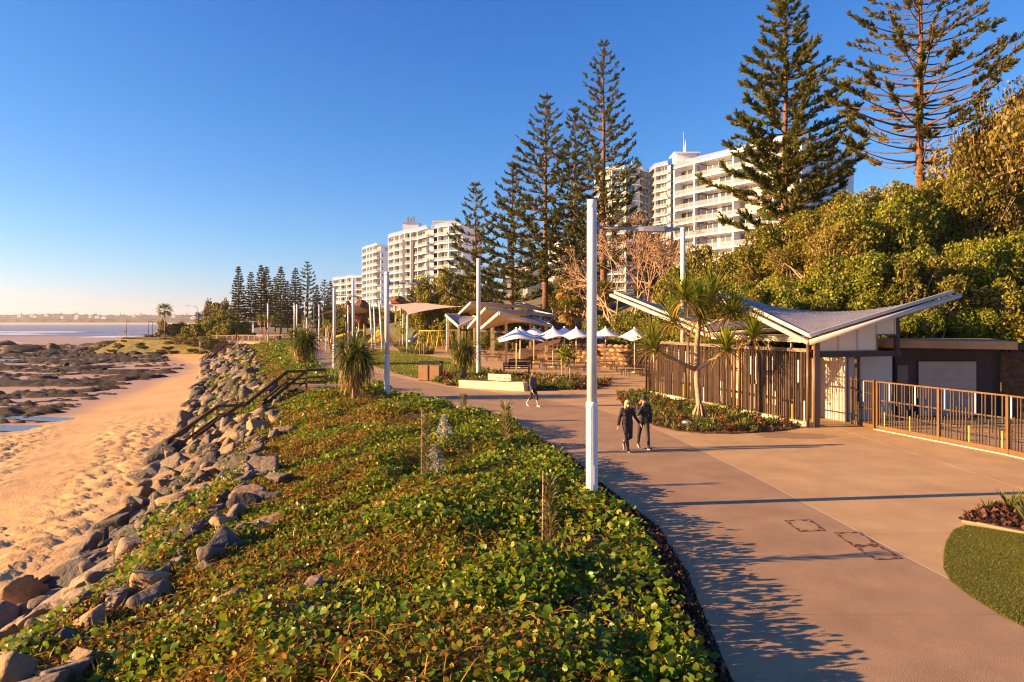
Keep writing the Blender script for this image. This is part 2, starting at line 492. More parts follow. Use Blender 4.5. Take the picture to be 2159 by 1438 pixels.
# ---- rock platform showing through the sand at low tide
MT['wet_rock'] = mat('dark_wet_rock', (0.010, 0.008, 0.007), (0.040, 0.028, 0.02), 1.2, 0.6, rough2=0.95, spec=0.3, bump=0.9, bscale=6)
MT['shelf_rock'] = mat('rock_shelf', (0.010, 0.008, 0.007), (0.050, 0.032, 0.020), 1.5, 0.7, rough2=0.98, spec=0.25, bump=1.0, bscale=5)
def make_shelf():
    ys = np.concatenate([np.arange(24, 60, 0.3), np.arange(60, 130, 0.6), np.arange(130, 252, 1.3)])
    us = np.concatenate([np.arange(0, 45, 0.35), np.arange(45, 120, 1.0), np.arange(120, 260, 3)])
    Yg, U = np.meshgrid(ys, us, indexing='ij')
    X = toe(Yg) - U
    n = fbm(X * 0.10 + 3.1, (Yg + 0.25 * X) * 0.30, 5)
    n2 = fbm(X * 0.32, (Yg + 0.25 * X) * 1.1, 3)
    m = smooth01((wet_d(X, Yg) + 1.0) / 5.0)
    far = smooth01((Yg - 95) / 90)
    n3 = fbm(X * 1.3 + 9, Yg * 3.1, 3)
    h = (n - 0.525 - 0.012 * far) * 2.6 + (n2 - 0.5) * 1.25 + (n3 - 0.5) * 0.6
    h = np.where(h > 0, np.minimum(np.floor(h / 0.14) * 0.14 + 0.5 * (h % 0.14) + 0.10 * n3, 0.5 + 0.25 * far), h)
    Z = sand_z(X, Yg) + h - 1.2 * (1 - m)
    me = grid_mesh('rock_platform', X, Yg, Z, MT['shelf_rock'], smooth=False)
    tag(link('rock_platform', me), kind='structure')
make_shelf()

# ---- sea with swell and breakers
def sea_material():
    m, nt, b = new_mat('sea_water'); L = nt.links.new
    geo = nt.nodes.new('ShaderNodeNewGeometry')
    mp = nt.nodes.new('ShaderNodeMapping'); mp.inputs['Scale'].default_value = (0.05, 0.35, 1)
    L(geo.outputs['Position'], mp.inputs['Vector'])
    n1 = nt.nodes.new('ShaderNodeTexNoise'); n1.inputs['Scale'].default_value = 1.0; n1.inputs['Detail'].default_value = 6
    L(mp.outputs[0], n1.inputs['Vector'])
    a = nt.nodes.new('ShaderNodeAttribute'); a.attribute_name = 'foam'
    add = nt.nodes.new('ShaderNodeMath'); add.operation = 'MULTIPLY_ADD'; add.inputs[1].default_value = 1.6; add.inputs[2].default_value = -0.55
    L(n1.outputs['Fac'], add.inputs[0])
    mu = nt.nodes.new('ShaderNodeMath'); mu.operation = 'ADD'; L(a.outputs['Fac'], mu.inputs[0]); L(add.outputs[0], mu.inputs[1])
    r = nt.nodes.new('ShaderNodeValToRGB')
    r.color_ramp.elements[0].position = 0.62; r.color_ramp.elements[0].color = (0.17, 0.21, 0.28, 1)
    r.color_ramp.elements[1].position = 0.9; r.color_ramp.elements[1].color = (0.72, 0.70, 0.68, 1)
    L(mu.outputs[0], r.inputs[0]); L(r.outputs[0], b.inputs['Base Color'])
    b.inputs['Roughness'].default_value = 0.5; b.inputs['IOR'].default_value = 1.33
    n2 = nt.nodes.new('ShaderNodeTexNoise'); n2.inputs['Scale'].default_value = 3.0; n2.inputs['Detail'].default_value = 5
    L(mp.outputs[0], n2.inputs['Vector'])
    bp = nt.nodes.new('ShaderNodeBump'); bp.inputs['Strength'].default_value = 0.5; bp.inputs['Distance'].default_value = 0.6
    L(n2.outputs['Fac'], bp.inputs['Height']); L(bp.outputs[0], b.inputs['Normal'])
    return m
MT['sea'] = sea_material()
def make_sea():
    ys = np.concatenate([np.arange(60, 200, 8), np.arange(200, 680, 3.0), np.arange(680, 1400, 12), np.linspace(1400, 3420, 30)])
    xs = np.concatenate([np.linspace(-5200, -700, 25), np.arange(-640, -60, 8), np.linspace(-50, 900, 12)])
    Yg, X = np.meshgrid(ys, xs, indexing='ij')
    Z = np.full(X.shape, SEA_Z); foam = np.zeros(X.shape)
    for yc, amp, wdt, ph in ((285, 0.4, 7, 0.2), (335, 0.7, 10, 1.3), (400, 1.1, 15, 2.2), (480, 1.3, 20, 4.1), (590, 1.2, 28, 5.0)):
        line = yc + 14 * np.sin(X / 60.0 + ph) + 18 * (fbm(X * 0.02 + ph * 7, X * 0 + ph, 2) - 0.5)
        w = smooth01((fbm(X * 0.015 + 3 * ph, X * 0 + 2 * ph, 2) - 0.33) * 4)
        e = np.exp(-((Yg - line) / wdt) ** 2)
        Z = Z + amp * w * e
        foam = np.maximum(foam, np.exp(-((Yg - line + wdt * 0.4) / (wdt * 0.55)) ** 2) * w * 0.95)
    foam = np.maximum(foam, 0.5 * smooth01((330 - Yg) / 60))
    q = smooth01((Yg - 215) / 40)
    Z = SEA_Z + (Z - SEA_Z) * q
    me = grid_mesh('sea', X, Yg, Z, MT['sea'])
    vattr(me, 'foam', foam.ravel())
    tag(link('sea', me), kind='structure')
make_sea()

# ---- tide pools in the hollows of the shelf
def water_mat():
    m, nt, b = new_mat('still_water')
    b.inputs['Base Color'].default_value = (0.10, 0.085, 0.07, 1); b.inputs['Roughness'].default_value = 0.22; b.inputs['IOR'].default_value = 1.33
    return m
MT['pool'] = water_mat()
def make_pools():
    rr = random.Random(5)
    spots = [(25, 795, 9, 6), (60, 905, 6, 1.5), (20, 930, 5, 1.4), (120, 885, 5, 1.0), 
             (20, 880, 4, 1.4), (150, 740, 14, 5), (60, 760, 12, 4), (330, 742, 8, 3)]
    for px, py, a, b_ in spots:
        z = -3.4
        for _ in range(6):
            x, y, _z = g(px, py, z); z = float(sand_z(np.array(x), np.array(y)))
        mb = MB(); n = 60; pts = []
        for k in range(n):
            an = 2 * math.pi * k / n
            r = 0.55 + 0.75 * float(fbm(np.array(2.2 * math.cos(an) + px), np.array(2.2 * math.sin(an) + py), 3))
            pts.append((x + a * r * math.cos(an), y + b_ * r * math.sin(an) - 0.25 * (a * r * math.cos(an)), z + 0.035))
        mb.add(pts, [tuple(range(n))])
        tag(mb.build('tide_pool', MT['pool']), kind='structure')
make_pools()

# ---- planted bank
def make_bank():
    ys = np.concatenate([np.arange(-6, 60, 0.5), np.arange(60, 146, 1.5)])
    us = np.linspace(0, 1, 61)
    Yg, U = np.meshgrid(ys, us, indexing='ij')
    p, t = path_l(Yg), toe(Yg) - 1.2
    X = p + (t - p) * U
    Z = bank_z(X, Yg)
    me = grid_mesh('embankment', X, Yg, Z, MT['soil'])
    tag(link('embankment', me), kind='structure')
make_bank()

# ---- ground behind the path, rising into the hill
MT['ground'] = mat('ground_grass_soil', (0.06, 0.065, 0.018), (0.16, 0.13, 0.05), 0.3, 0.95, bump=0.5, bscale=3)
def make_ground():
    ys = np.concatenate([np.arange(-30, 60, 3), np.arange(60, 160, 4), np.arange(160, 900, 25)])
    us = np.concatenate([np.arange(0.02, 60, 2.5), np.arange(60, 200, 10), np.arange(200, 1500, 60)])
    Yg, U = np.meshgrid(ys, us, indexing='ij')
    left = np.where(Yg < 150, path_l(Yg), np.interp(Yg, [150, 160, 175, 190, 230, 300, 400, 900], [-50, -72, -100, -108, -112, -128, -172, -380]))
    X = left + U
    Z = hill_z(X, Yg) - 0.10
    me = grid_mesh('ground', X, Yg, Z, MT['ground'])
    tag(link('ground', me), kind='structure')
    # seaward slope of the grassy point
    ys = np.arange(128, 420, 3.0)
    us = np.linspace(0, 1, 14)
    Yg, U = np.meshgrid(ys, us, indexing='ij')
    left = np.where(Yg < 150, path_l(Yg), np.interp(Yg, [150, 160, 175, 190, 230, 300, 400, 900], [-50, -72, -100, -108, -112, -128, -172, -380]))
    Wd = np.interp(Yg, [128, 142, 150, 175, 420], [14, 20, 22, 12, 10])
    X = left + 0.1 - Wd * U
    Z = -0.1 - 4.9 * U ** 0.8 + 0.5 * (fbm(X * 0.2, Yg * 0.2, 3) - 0.5) * (U > 0.01)
    me = grid_mesh('grassy_point', X, Yg, Z, MT['point_grass'])
    tag(link('grassy_point', me), kind='structure')
MT['point_grass'] = mat('coastal_grass', (0.06, 0.065, 0.014), (0.20, 0.135, 0.025), 0.35, 0.95, bump=1.0, bscale=2)
make_ground()

# ---- paving: plaza sheet and path slabs with open joints
def poly_obj(name, pts, z, m, parent=None, thick=0.0, kind=None):
    mb = MB()
    if thick:
        mb.prism([(p[0], p[1]) for p in pts], z - thick, z)
    else:
        mb.add([(p[0], p[1], z) for p in pts], [tuple(range(len(pts)))])
    o = mb.build(name, m, parent)
    bm = bmesh.new(); bm.from_mesh(o.data)
    bmesh.ops.triangulate(bm, faces=[f_ for f_ in bm.faces if len(f_.verts) > 4])
    bmesh.ops.recalc_face_normals(bm, faces=bm.faces[:])
    if not thick:
        bm.faces.ensure_lookup_table()
        if sum(f_.normal.z for f_ in bm.faces) < 0:
            bmesh.ops.reverse_faces(bm, faces=bm.faces[:])
    bm.to_mesh(o.data); bm.free()
    if kind: o['kind'] = kind
    return o

PATH_R = np.array([(-12, 8.2), (0, 7.9), (6, 7.5), (11, 6.97), (18.2, 6.45), (24, 5.85), (28.8, 5.2), (32.4, 4.0), (36, 2.0), (40, -0.9), (44, -4.2), (49, -7.2), (56, -11.2),
                   (75, -17.5), (98, -24.3), (145, -40), (200, -58)])
def path_r(y): return np.interp(y, PATH_R[:, 0], PATH_R[:, 1])

plaza = thing('plaza', None, None); plaza['kind'] = 'structure'
ya = np.concatenate([np.arange(-8, 60, 2.0), np.arange(60, 140, 6)])
edge = [(float(path_l(y)) + 0.02, float(y)) for y in ya]
poly_obj('paving_base', edge + [(-20, 134), (9, 100), (12, 90), (14, 72), (17, 60), (17, 46), (24, 36), (40, 33), (40, -8)], -0.018, MT['joint'], plaza)
path = thing('path', None, None); path['kind'] = 'structure'
cuts = [-8, -3, 1.0, 5.2, 9.6, 13.9, 18.6, 23.5, 28.6, 33, 38, 43, 49, 55, 61, 68, 76, 85, 95, 106, 118, 131, 145, 160]
for a, b in zip(cuts[:-1], cuts[1:]):
    yy = np.linspace(a + 0.006, b - 0.006, 7)
    pts = [(float(path_l(y)) + 0.02, float(y)) for y in yy] + [(float(path_r(y)) - 0.012, float(y)) for y in yy[::-1]]
    poly_obj('slab', pts, 0.0, MT['path'], path, 0.1)
# pale edge strip between path and plaza
mb = MB()
yy = np.linspace(-8, 33, 60)
vs = [(float(path_r(y)) - 0.012 + dx, float(y), 0.002) for y in yy for dx in (0, 0.03)]
mb.add(vs, [(2 * i, 2 * i + 1, 2 * i + 3, 2 * i + 2) for i in range(len(yy) - 1)])
mb.build('edge_strip', MT['pale_joint'], path)
# plaza slabs: beside the path, cut by open joints
pc = [-8, -2.5, 3.0, 8.4, 13.2, 18.2, 24.2, 31.0, 38.0]
for a, b in zip(pc[:-1], pc[1:]):
    yy = np.linspace(a + 0.005, b - 0.005, 6)
    def xr(y): return 12.6 + 0.0 * y
    pts = [(float(path_r(y)) + 0.02, float(y)) for y in yy] + [(xr(y) - 0.005, float(y) + (0.3 if True else 0)) for y in yy[::-1]]
    poly_obj('slab', pts, -0.002, MT['plaza'], plaza, 0.1)
    pts = [(xr(0) + 0.005, a + 0.305), (26, a + 1.2), (26, b + 1.19), (xr(0) + 0.005, b + 0.295)]
    poly_obj('slab', pts, -0.002, MT['plaza'], plaza, 0.1)
for a, b in zip([38.0, 46, 54, 62, 70, 80, 90, 100], [46, 54, 62, 70, 80, 90, 100, 118]):
    yy = np.linspace(a + 0.01, b - 0.01, 6)
    pts = [(float(path_r(y)) + 0.02, float(y)) for y in yy] + [(16.5 - (7 if a > 75 else 0), float(y)) for y in yy[::-1]]
    poly_obj('slab', pts, -0.002, MT['plaza'], plaza, 0.1)
# ------------------------------------------------------------------ boulders of the sea wall
def ico_dirs(sub):
    bm = bmesh.new(); bmesh.ops.create_icosphere(bm, subdivisions=sub, radius=1)
    V = np.array([v.co[:] for v in bm.verts]); Fc = np.array([[v.index for v in f_.verts] for f_ in bm.faces])
    bm.free(); return V, Fc
ICO = {k: ico_dirs(k) for k in (2, 3, 4)}

def rock_geo(seed, sub, axes, rough=0.05, planes=7):
    rg = np.random.default_rng(seed)
    V, Fc = ICO[sub]
    N = rg.normal(size=(planes, 3)); N /= np.linalg.norm(N, axis=1)[:, None]
    N = np.concatenate([N, -N[:3]]); D = rg.uniform(0.5, 0.95, len(N))
    dot = V @ N.T
    R = np.where(dot > 0.05, D[None, :] / np.maximum(dot, 0.05), 9).min(1)
    R = np.minimum(R, 1.55)
    P = V * R[:, None]
    nz = fbm(P[:, 0] * 3 + seed, P[:, 1] * 3 + P[:, 2] * 2.3, 3) - 0.5
    P = P * (1 + rough * 2.6 * nz[:, None])
    return P * np.array(axes), Fc

def rock_mat(name, a, b_, c_):
    m, nt, bs = new_mat(name); L = nt.links.new
    tc = nt.nodes.new('ShaderNodeTexCoord')
    geo = nt.nodes.new('ShaderNodeNewGeometry')
    oi = nt.nodes.new('ShaderNodeObjectInfo')
    n1 = nt.nodes.new('ShaderNodeTexNoise'); n1.inputs['Scale'].default_value = 2.2; n1.inputs['Detail'].default_value = 9; n1.inputs['Roughness'].default_value = 0.7
    L(geo.outputs['Position'], n1.inputs['Vector'])
    r = nt.nodes.new('ShaderNodeValToRGB')
    r.color_ramp.elements[0].position = 0.3; r.color_ramp.elements[0].color = (*a, 1)
    r.color_ramp.elements[1].position = 0.75; r.color_ramp.elements[1].color = (*b_, 1)
    e = r.color_ramp.elements.new(0.55); e.color = (*c_, 1)
    L(n1.outputs['Fac'], r.inputs[0])
    mr = nt.nodes.new('ShaderNodeMapRange'); mr.inputs['To Min'].default_value = 0.7; mr.inputs['To Max'].default_value = 1.3
    L(oi.outputs['Random'], mr.inputs['Value'])
    mu = nt.nodes.new('ShaderNodeVectorMath'); mu.operation = 'SCALE'; L(r.outputs[0], mu.inputs[0]); L(mr.outputs[0], mu.inputs['Scale'])
    L(mu.outputs[0], bs.inputs['Base Color'])
    bs.inputs['Roughness'].default_value = 0.85
    n2 = nt.nodes.new('ShaderNodeTexNoise'); n2.inputs['Scale'].default_value = 7; n2.inputs['Detail'].default_value = 8
    L(geo.outputs['Position'], n2.inputs['Vector'])
    bp = nt.nodes.new('ShaderNodeBump'); bp.inputs['Strength'].default_value = 0.8; bp.inputs['Distance'].default_value = 0.08
    L(n2.outputs['Fac'], bp.inputs['Height']); L(bp.outputs[0], bs.inputs['Normal'])
    return m
MT['rock_grey'] = rock_mat('grey_boulder', (0.085, 0.064, 0.046), (0.27, 0.205, 0.14), (0.15, 0.115, 0.08))
MT['rock_tan'] = rock_mat('tan_boulder', (0.16, 0.10, 0.05), (0.40, 0.265, 0.13), (0.27, 0.175, 0.085))
MT['rock_dark'] = rock_mat('dark_boulder', (0.03, 0.027, 0.025), (0.11, 0.092, 0.075), (0.06, 0.052, 0.045))

def make_boulders():
    rg = np.random.default_rng(11)
    metas = []
    # scatter over the slope between crest and toe
    for y0, y1, sp in ((5.5, 30, 0.54), (30, 60, 0.66), (60, 100, 0.82), (100, 136, 1.0)):
        y = y0
        while y < y1:
            c, t = float(crest(y)), float(toe(y))
            n = int((c - t + 1.4) / (sp * 1.12))
            for k in range(n):
                u = (k + rg.uniform(-0.35, 0.35)) / max(n - 1, 1)
                x = c + 0.8 + (t - 0.5 - c - 0.8) * u
                yy = y + rg.uniform(-0.4, 0.4) * sp
                if u < 0.12 and rg.random() < 0.45: continue
                s = sp * rg.uniform(0.55, 1.15) * (0.9 + 0.3 * u)
                if rg.random() < 0.14: s *= 1.4
                metas.append((yy, x, s, rg.integers(0, 14), rg.random(), u))
            y += sp * 0.95
    # half-buried boulders among the plants
    for px, py, s in ((650, 1395, 0.42), (660, 1265, 0.30), (560, 1100, 0.45), (585, 1010, 0.5), (545, 960, 0.55), (600, 1330, 0.4), (520, 890, 0.6), (600, 905, 0.5), (480, 1290, 0.4), (560, 1050, 0.5)):
        x, y, _ = g(px, py, -0.45); metas.append((y, x, s, rg.integers(0, 14), rg.random(), -1))
    metas.sort(key=lambda m_: m_[0] / m_[2])
    meshes = {}
    small = []
    cols = ['rock_grey', 'rock_grey', 'rock_tan', 'rock_grey', 'rock_dark', 'rock_tan', 'rock_grey', 'rock_dark', 'rock_grey', 'rock_tan', 'rock_grey', 'rock_dark', 'rock_grey', 'rock_grey']
    words_ = {'rock_grey': 'angular grey boulder packed in the rock slope between beach and plants',
              'rock_tan': 'sandy tan boulder packed in the rock slope between beach and plants',
              'rock_dark': 'dark charcoal boulder packed in the rock slope between beach and plants'}
    for i, (y, x, s, kind, rnd, u) in enumerate(metas):
        z = float(bank_z(np.array(x), np.array(y))) + 0.12 * s
        if x < float(toe(y)) + 0.5: z = max(z, float(sand_z(np.array(x), np.array(y))) + 0.05 * s)
        if u == -1: z = float(bank_z(np.array(x), np.array(y))) + 0.10
        rot = Matrix.Rotation(rg.uniform(-0.6, 0.6) + (math.pi if rnd > 0.5 else 0), 3, 'Z') @ Matrix.Rotation(rg.uniform(-0.5, 0.15) + (0.42 if u >= 0 else 0) * (-1 if rnd > 0.5 else 1) * -1, 3, 'Y') @ Matrix.Rotation(rg.uniform(-0.5, 0.5), 3, 'X')
        if i < 290:
            if kind not in meshes:
                P, Fc = rock_geo(100 + int(kind), 4, (1.0, 0.68 + 0.02 * kind, 0.52 + 0.015 * kind), 0.045)
                me = np_mesh('boulder', P, [Fc], MT[cols[kind]])
                meshes[kind] = me
            o = link('boulder', meshes[kind], None, (x, y, z))
            o.rotation_euler = rot.to_euler(); o.scale = (s * 0.74,) * 3
            size = 'large' if s > 0.72 else ('middling' if s > 0.5 else 'small')
            hue = {'rock_grey': 'grey', 'rock_tan': 'sandy tan', 'rock_dark': 'dark charcoal'}[cols[kind]]
            shp = ('wedge shaped', 'flat topped', 'blocky', 'long slabby', 'sharp edged')[int(kind) % 5]
            zone = 'at the foot of the rock slope against the sand' if u > 0.8 else ('in the upper rock slope where creepers begin' if u < 0.25 else ('in the rock slope beside the timber stair' if y > 30 else 'in the middle of the rock slope'))
            w = '%s %s %s boulder %s' % (size, shp, hue, zone) if u >= 0 else '%s %s %s boulder half buried among the creeping plants' % (size, shp, hue)
            tag(o, w, 'boulder', 'boulders of the sea wall' if u >= 0 else 'boulders half buried in the planted bank')
        else:
            small.append((x, y, z, s * 0.72, kind, rot))
    # the rest of the slope, farther away
    Vs, Fs, off, mi = [], [], 0, []
    geos = {k: rock_geo(100 + k, 2, (1.0, 0.68 + 0.02 * k, 0.52 + 0.015 * k), 0.05) for k in range(14)}
    geos3 = {k: rock_geo(100 + k, 3, (1.0, 0.68 + 0.02 * k, 0.52 + 0.015 * k), 0.05) for k in range(14)}
    order = ['rock_grey', 'rock_tan', 'rock_dark']
    for x, y, z, s, kind, rot in small:
        P, Fc = (geos3 if y < 31 else geos)[int(kind)]
        Vs.append((P @ np.array(rot).T) * s + np.array((x, y, z))); Fs.append(Fc + off); off += len(P)
        mi.append(np.full(len(Fc), order.index(cols[kind])))
    me = np_mesh('boulder_slope', np.concatenate(Vs), [np.concatenate(Fs)], [MT[k] for k in order], midx=np.concatenate(mi))
    tag(link('boulder_slope', me), 'mass of small boulders on the farther sea wall below the path', 'boulders', kind='stuff')
make_boulders()

def make_shore_rocks():
    rg = np.random.default_rng(5)
    P0 = [rock_geo(300 + k, 3, (1.0, 0.62, 0.42), 0.16, planes=14) for k in range(5)]
    ms = [np_mesh('shore_rock', P, [Fc], MT['wet_rock']) for P, Fc in P0]
    # px, py of the foot, width in pixels, height factor
    spots = [(240, 742, 70, 1.5), (300, 738, 45, 1.4), (175, 740, 40, 1.0), (50, 742, 110, 0.8), (110, 738, 50, 0.9), (215, 732, 60, 1.3), (285, 748, 30, 1.0), (20, 748, 60, 0.8), (160, 752, 26, 1.0),
             (140, 772, 16, 1.4), (172, 744, 14, 1.4), (180, 748, 16, 1.3), (238, 750, 22, 1.2), (268, 748, 14, 1.2), (90, 800, 90, 0.55), (150, 790, 60, 0.5), (200, 785, 60, 0.5),
             (40, 765, 60, 0.5), (110, 762, 55, 0.5), (170, 765, 45, 0.5), (230, 772, 50, 0.5), (118, 785, 18, 1.2), (20, 803, 22, 1.2), (55, 772, 14, 1.1), (300, 765, 22, 0.6), (340, 762, 20, 0.6),
             (255, 758, 24, 0.7), (380, 742, 20, 0.6), (335, 730, 30, 1.0), (360, 733, 26, 0.9), (318, 724, 30, 1.0), (305, 745, 24, 0.7), (60, 850, 50, 0.35), (140, 845, 46, 0.35), (220, 830, 40, 0.35),
             (30, 872, 40, 0.3), (90, 890, 40, 0.25), (25, 910, 40, 0.25), (265, 852, 16, 0.4), (385, 770, 16, 0.7), (100, 770, 16, 1.0), (330, 778, 18, 0.6), (10, 728, 50, 0.9)]
    for i, (px, py, w, hf) in enumerate(spots):
        z = -4.0
        for _ in range(6):
            x, y, _z = g(px, py, z); z = float(sand_z(np.array(x), np.array(y)))
        s = w * y / F / 2
        if y > 320: y_ = y
        o = link('shore_rock', ms[i % 5], None, (x, y, z))
        o.scale = (s, s * 0.9, min(s * hf * (1.5 if hf >= 0.8 else 0.8), 7.0)); o.rotation_euler = (0, 0, rg.uniform(-0.3, 0.3) + (math.pi if i % 2 else 0))
        big = w >= 40 and hf >= 0.8
        tag(o, 'large dark rock outcrop standing at the edge of the surf' if big else ('low dark wet rock lying on the flat beach' if hf < 0.9 else 'small dark boulder standing alone on the flat beach'), 'rock',
            'dark outcrops at the surf' if big else ('low wet rocks on the beach' if hf < 0.9 else 'lone dark boulders on the beach'))
make_shore_rocks()

# ------------------------------------------------------------------ leaves
LEAF_ROUND = (np.array([(0, 0, 0), (.40, .28, .10), (.38, .78, .07), (0, 1, -.03), (-.38, .78, .07), (-.40, .28, .10)], float), [(0, 1, 2, 3), (0, 3, 4, 5)])
LEAF_DIAM = (np.array([(0, 0, 0), (.36, .5, .08), (0, 1, -.02), (-.36, .5, .08)], float), [(0, 1, 2), (0, 2, 3)])
LEAF_DIAM4 = (np.array([(0, 0, 0), (.42, .5, .09), (0, 1, -.02), (-.42, .5, .09)], float), [(0, 1, 2, 3)])
LEAF_LONG = (np.array([(0, 0, 0), (.13, .5, .03), (0, 1, -.06), (-.13, .5, .03)], float), [(0, 1, 2), (0, 2, 3)])
LEAF_NEEDLE = (np.array([(-.035, 0, 0), (.035, 0, 0), (0, 1, 0)], float), [(0, 1, 2)])

def leaves(P, A, N, S, C, tpl, width=None):
    """leaf cards at P, along A, facing N, length S, colour C -> verts, faces, face colours"""
    T, fs = tpl
    A = A / np.linalg.norm(A, axis=1)[:, None]
    B = np.cross(N, A); B /= np.maximum(np.linalg.norm(B, axis=1), 1e-6)[:, None]
    N2 = np.cross(A, B)
    w = 1.0 if width is None else width
    V = P[:, None, :] + S[:, None, None] * (T[None, :, 0:1] * w * B[:, None, :] + T[None, :, 1:2] * A[:, None, :] + T[None, :, 2:3] * N2[:, None, :])
    k = len(T); n = len(P)
    q = np.array(fs)[None] + (np.arange(n) * k)[:, None, None]
    return V.reshape(-1, 3), q.reshape(-1, len(fs[0])), np.repeat(C, len(fs), axis=0)

def rand_dirs(rg, n, up=0.0):
    d = rg.normal(size=(n, 3)); d[:, 2] += up
    return d / np.linalg.norm(d, axis=1)[:, None]

GREENS = np.array([(0.105, 0.190, 0.011), (0.145, 0.225, 0.013), (0.070, 0.145, 0.012), (0.215, 0.265, 0.017), (0.28, 0.26, 0.022)])
DRY = np.array([(0.30, 0.155, 0.016), (0.40, 0.22, 0.022), (0.20, 0.085, 0.014), (0.36, 0.25, 0.04)])

def canopy_h(x, y):
    """height of the creeping plants above the soil"""
    p, c = path_l(y), crest(y)
    u = np.clip((p - x) / np.maximum(p - c, 0.1), 0, 1)
    h = 0.08 + 0.50 * smooth01((fbm(x * 0.5 + 5, y * 0.5, 3) - 0.34) * 2.8)
    h = np.maximum(h, (0.30 + 0.35 * fbm(x * 1.4, y * 1.4 + 30, 2)) * smooth01((2.4 - (p - x)) / 1.2) * smooth01((24 - y) / 6))
    edgef = smooth01((p - x - 0.12) / 0.4)
    h = h * (0.25 + 0.75 * edgef)
    h = h * (1 - 0.65 * smooth01((u - 0.55) / 0.4))
    return h

def make_cover():
    rg = np.random.default_rng(21)
    Vs, Fs4, C4 = [], [], []
    off = 0
    for y0, y1, dens, size in ((5.5, 12, 760, 0.090), (12, 20, 600, 0.092), (20, 32, 380, 0.108), (32, 48, 200, 0.145), (48, 75, 95, 0.20), (75, 136, 40, 0.30)):
        n_try = int((y1 - y0) * 18 * dens)
        y = rg.uniform(y0, y1, n_try)
        c, p = crest(y), path_l(y)
        wmax = 18.0
        x = p - rg.uniform(0, wmax, n_try)
        u = (p - x) / (p - c)
        dn = fbm(x * 0.7, y * 0.7, 3)
        patch = fbm(x * 0.33 + 50, y * 0.33 + 20, 3)
        w = (c - x) / np.maximum(c - toe(y), .1)
        keep = np.where(u < 1, 0.28 + 0.72 * smooth01((dn - 0.34) * 5), np.where(w < 0.9, 1.1 * smooth01((patch - 0.47) * 7) * (1 - w * 0.75) * (0.55 + 0.45 * smooth01((y - 13) / 6)) * (1 + 0.5 * (y > 55)), 0))
        keep = keep * smooth01((p - x - 0.1 - 0.28 * smooth01((y - 8) / 3) * smooth01((25 - y) / 4)) / 0.4)
        # the sandy side path to the stair and a bare mulch patch stay free
        keep = np.where((np.abs(y - 43.6) < 0.9) & (x < -7.5) & (x > -14.2), 0, keep)
        keep = np.where(((x + 4.5) / 3.2) ** 2 + ((y - 29.2) / 1.2) ** 2 < 1, keep * 0.12, keep)
        keep = np.where(((x + 7.6) / 1.6) ** 2 + ((y - 35.6) / 0.9) ** 2 < 1, keep * 0.1, keep)
        m = rg.random(n_try) < keep
        x, y, u, patch, dn = x[m], y[m], u[m], patch[m], dn[m]
        n = len(x)
        h = canopy_h(x, y)
        rock = u > 1
        h = np.where(rock, 0.28 + 0.25 * rg.random(n), h)
        lay = rg.random(n) ** 0.55
        z = bank_z(x, y) + h * lay + 0.015
        N = rand_dirs(rg, n, 1.1)
        A = rg.normal(size=(n, 3)); A[:, 2] = A[:, 2] * 0.4 + 0.15
        A -= N * (A * N).sum(1)[:, None] * 0.8
        S = size * rg.uniform(0.45, 1.5, n)
        far = np.clip((y - 18) / 30, 0, 1)
        dryness = np.clip(0.10 + 0.9 * smooth01((fbm(x * 0.5 + 80, y * 0.5, 3) - 0.46) * 5) * (0.30 + 0.75 * np.clip(u, 0, 1)) + 0.5 * (np.abs(u - 0.82) < 0.22) * smooth01((fbm(x * 0.8, y * 0.8 + 60, 2) - 0.35) * 4), 0, 0.85)
        dryness *= (1 - 0.55 * smooth01((0.35 - u) / 0.25))
        dryness = np.maximum(dryness, 0.5 * (1 - lay))
        gcol = GREENS[rg.integers(0, 5, n)] * rg.uniform(0.75, 1.3, (n, 1))
        dcol = DRY[rg.integers(0, 4, n)] * rg.uniform(0.7, 1.2, (n, 1))
        isd = rg.random(n) < dryness
        C = np.where(isd[:, None], dcol, gcol)
        S = np.where(isd, S * 0.62, S)
        V, q, cc = leaves(np.stack([x, y, z], 1), A, N, S, C, LEAF_ROUND if y0 < 20 else LEAF_DIAM4)
        Vs.append(V); Fs4.append(q + off); C4.append(cc); off += len(V)
    # stray grass blades among the creepers
    n = 15000
    y = 5.5 + 30 * rg.random(n) ** 1.5
    x = path_l(y) - rg.uniform(0.06, 1.15, n) * (path_l(y) - crest(y))
    kp = rg.random(n) < smooth01((fbm(x * 0.9 + 11, y * 0.9 + 3, 2) - 0.42) * 6)
    x, y = x[kp], y[kp]; n = len(x)
    V, q, cc = leaves(np.stack([x, y, bank_z(x, y) + canopy_h(x, y) * 0.4], 1), rand_dirs(rg, n, 0.9), rand_dirs(rg, n), rg.uniform(0.10, 0.30, n), np.concatenate([GREENS, DRY])[rg.integers(0, 9, n)] * rg.uniform(0.7, 1.2, (n, 1)), LEAF_DIAM4, width=0.10)
    Vs.append(V); Fs4.append(q + off); C4.append(cc); off += len(V)
    # dead leaf litter lying on the soil
    n = 60000
    y = 5.5 + 40 * rg.random(n) ** 1.6
    x = path_l(y) - rg.uniform(0.35, 1.0, n) * (path_l(y) - crest(y))
    V, q, cc = leaves(np.stack([x, y, bank_z(x, y) + rg.uniform(0.01, 0.06, n)], 1), rand_dirs(rg, n), rand_dirs(rg, n, 1.2), rg.uniform(0.03, 0.075, n) * (1 + y / 30), DRY[rg.integers(0, 4, n)] * rg.uniform(0.4, 1.05, (n, 1)), LEAF_DIAM4)
    Vs.append(V); Fs4.append(q + off); C4.append(cc); off += len(V)
    # dry runners: thin crooked stems
    n = 9000
    y = 5.5 + 26 * rg.random(n) ** 1.4
    u = rg.beta(2.2, 1.4, n) * 1.05
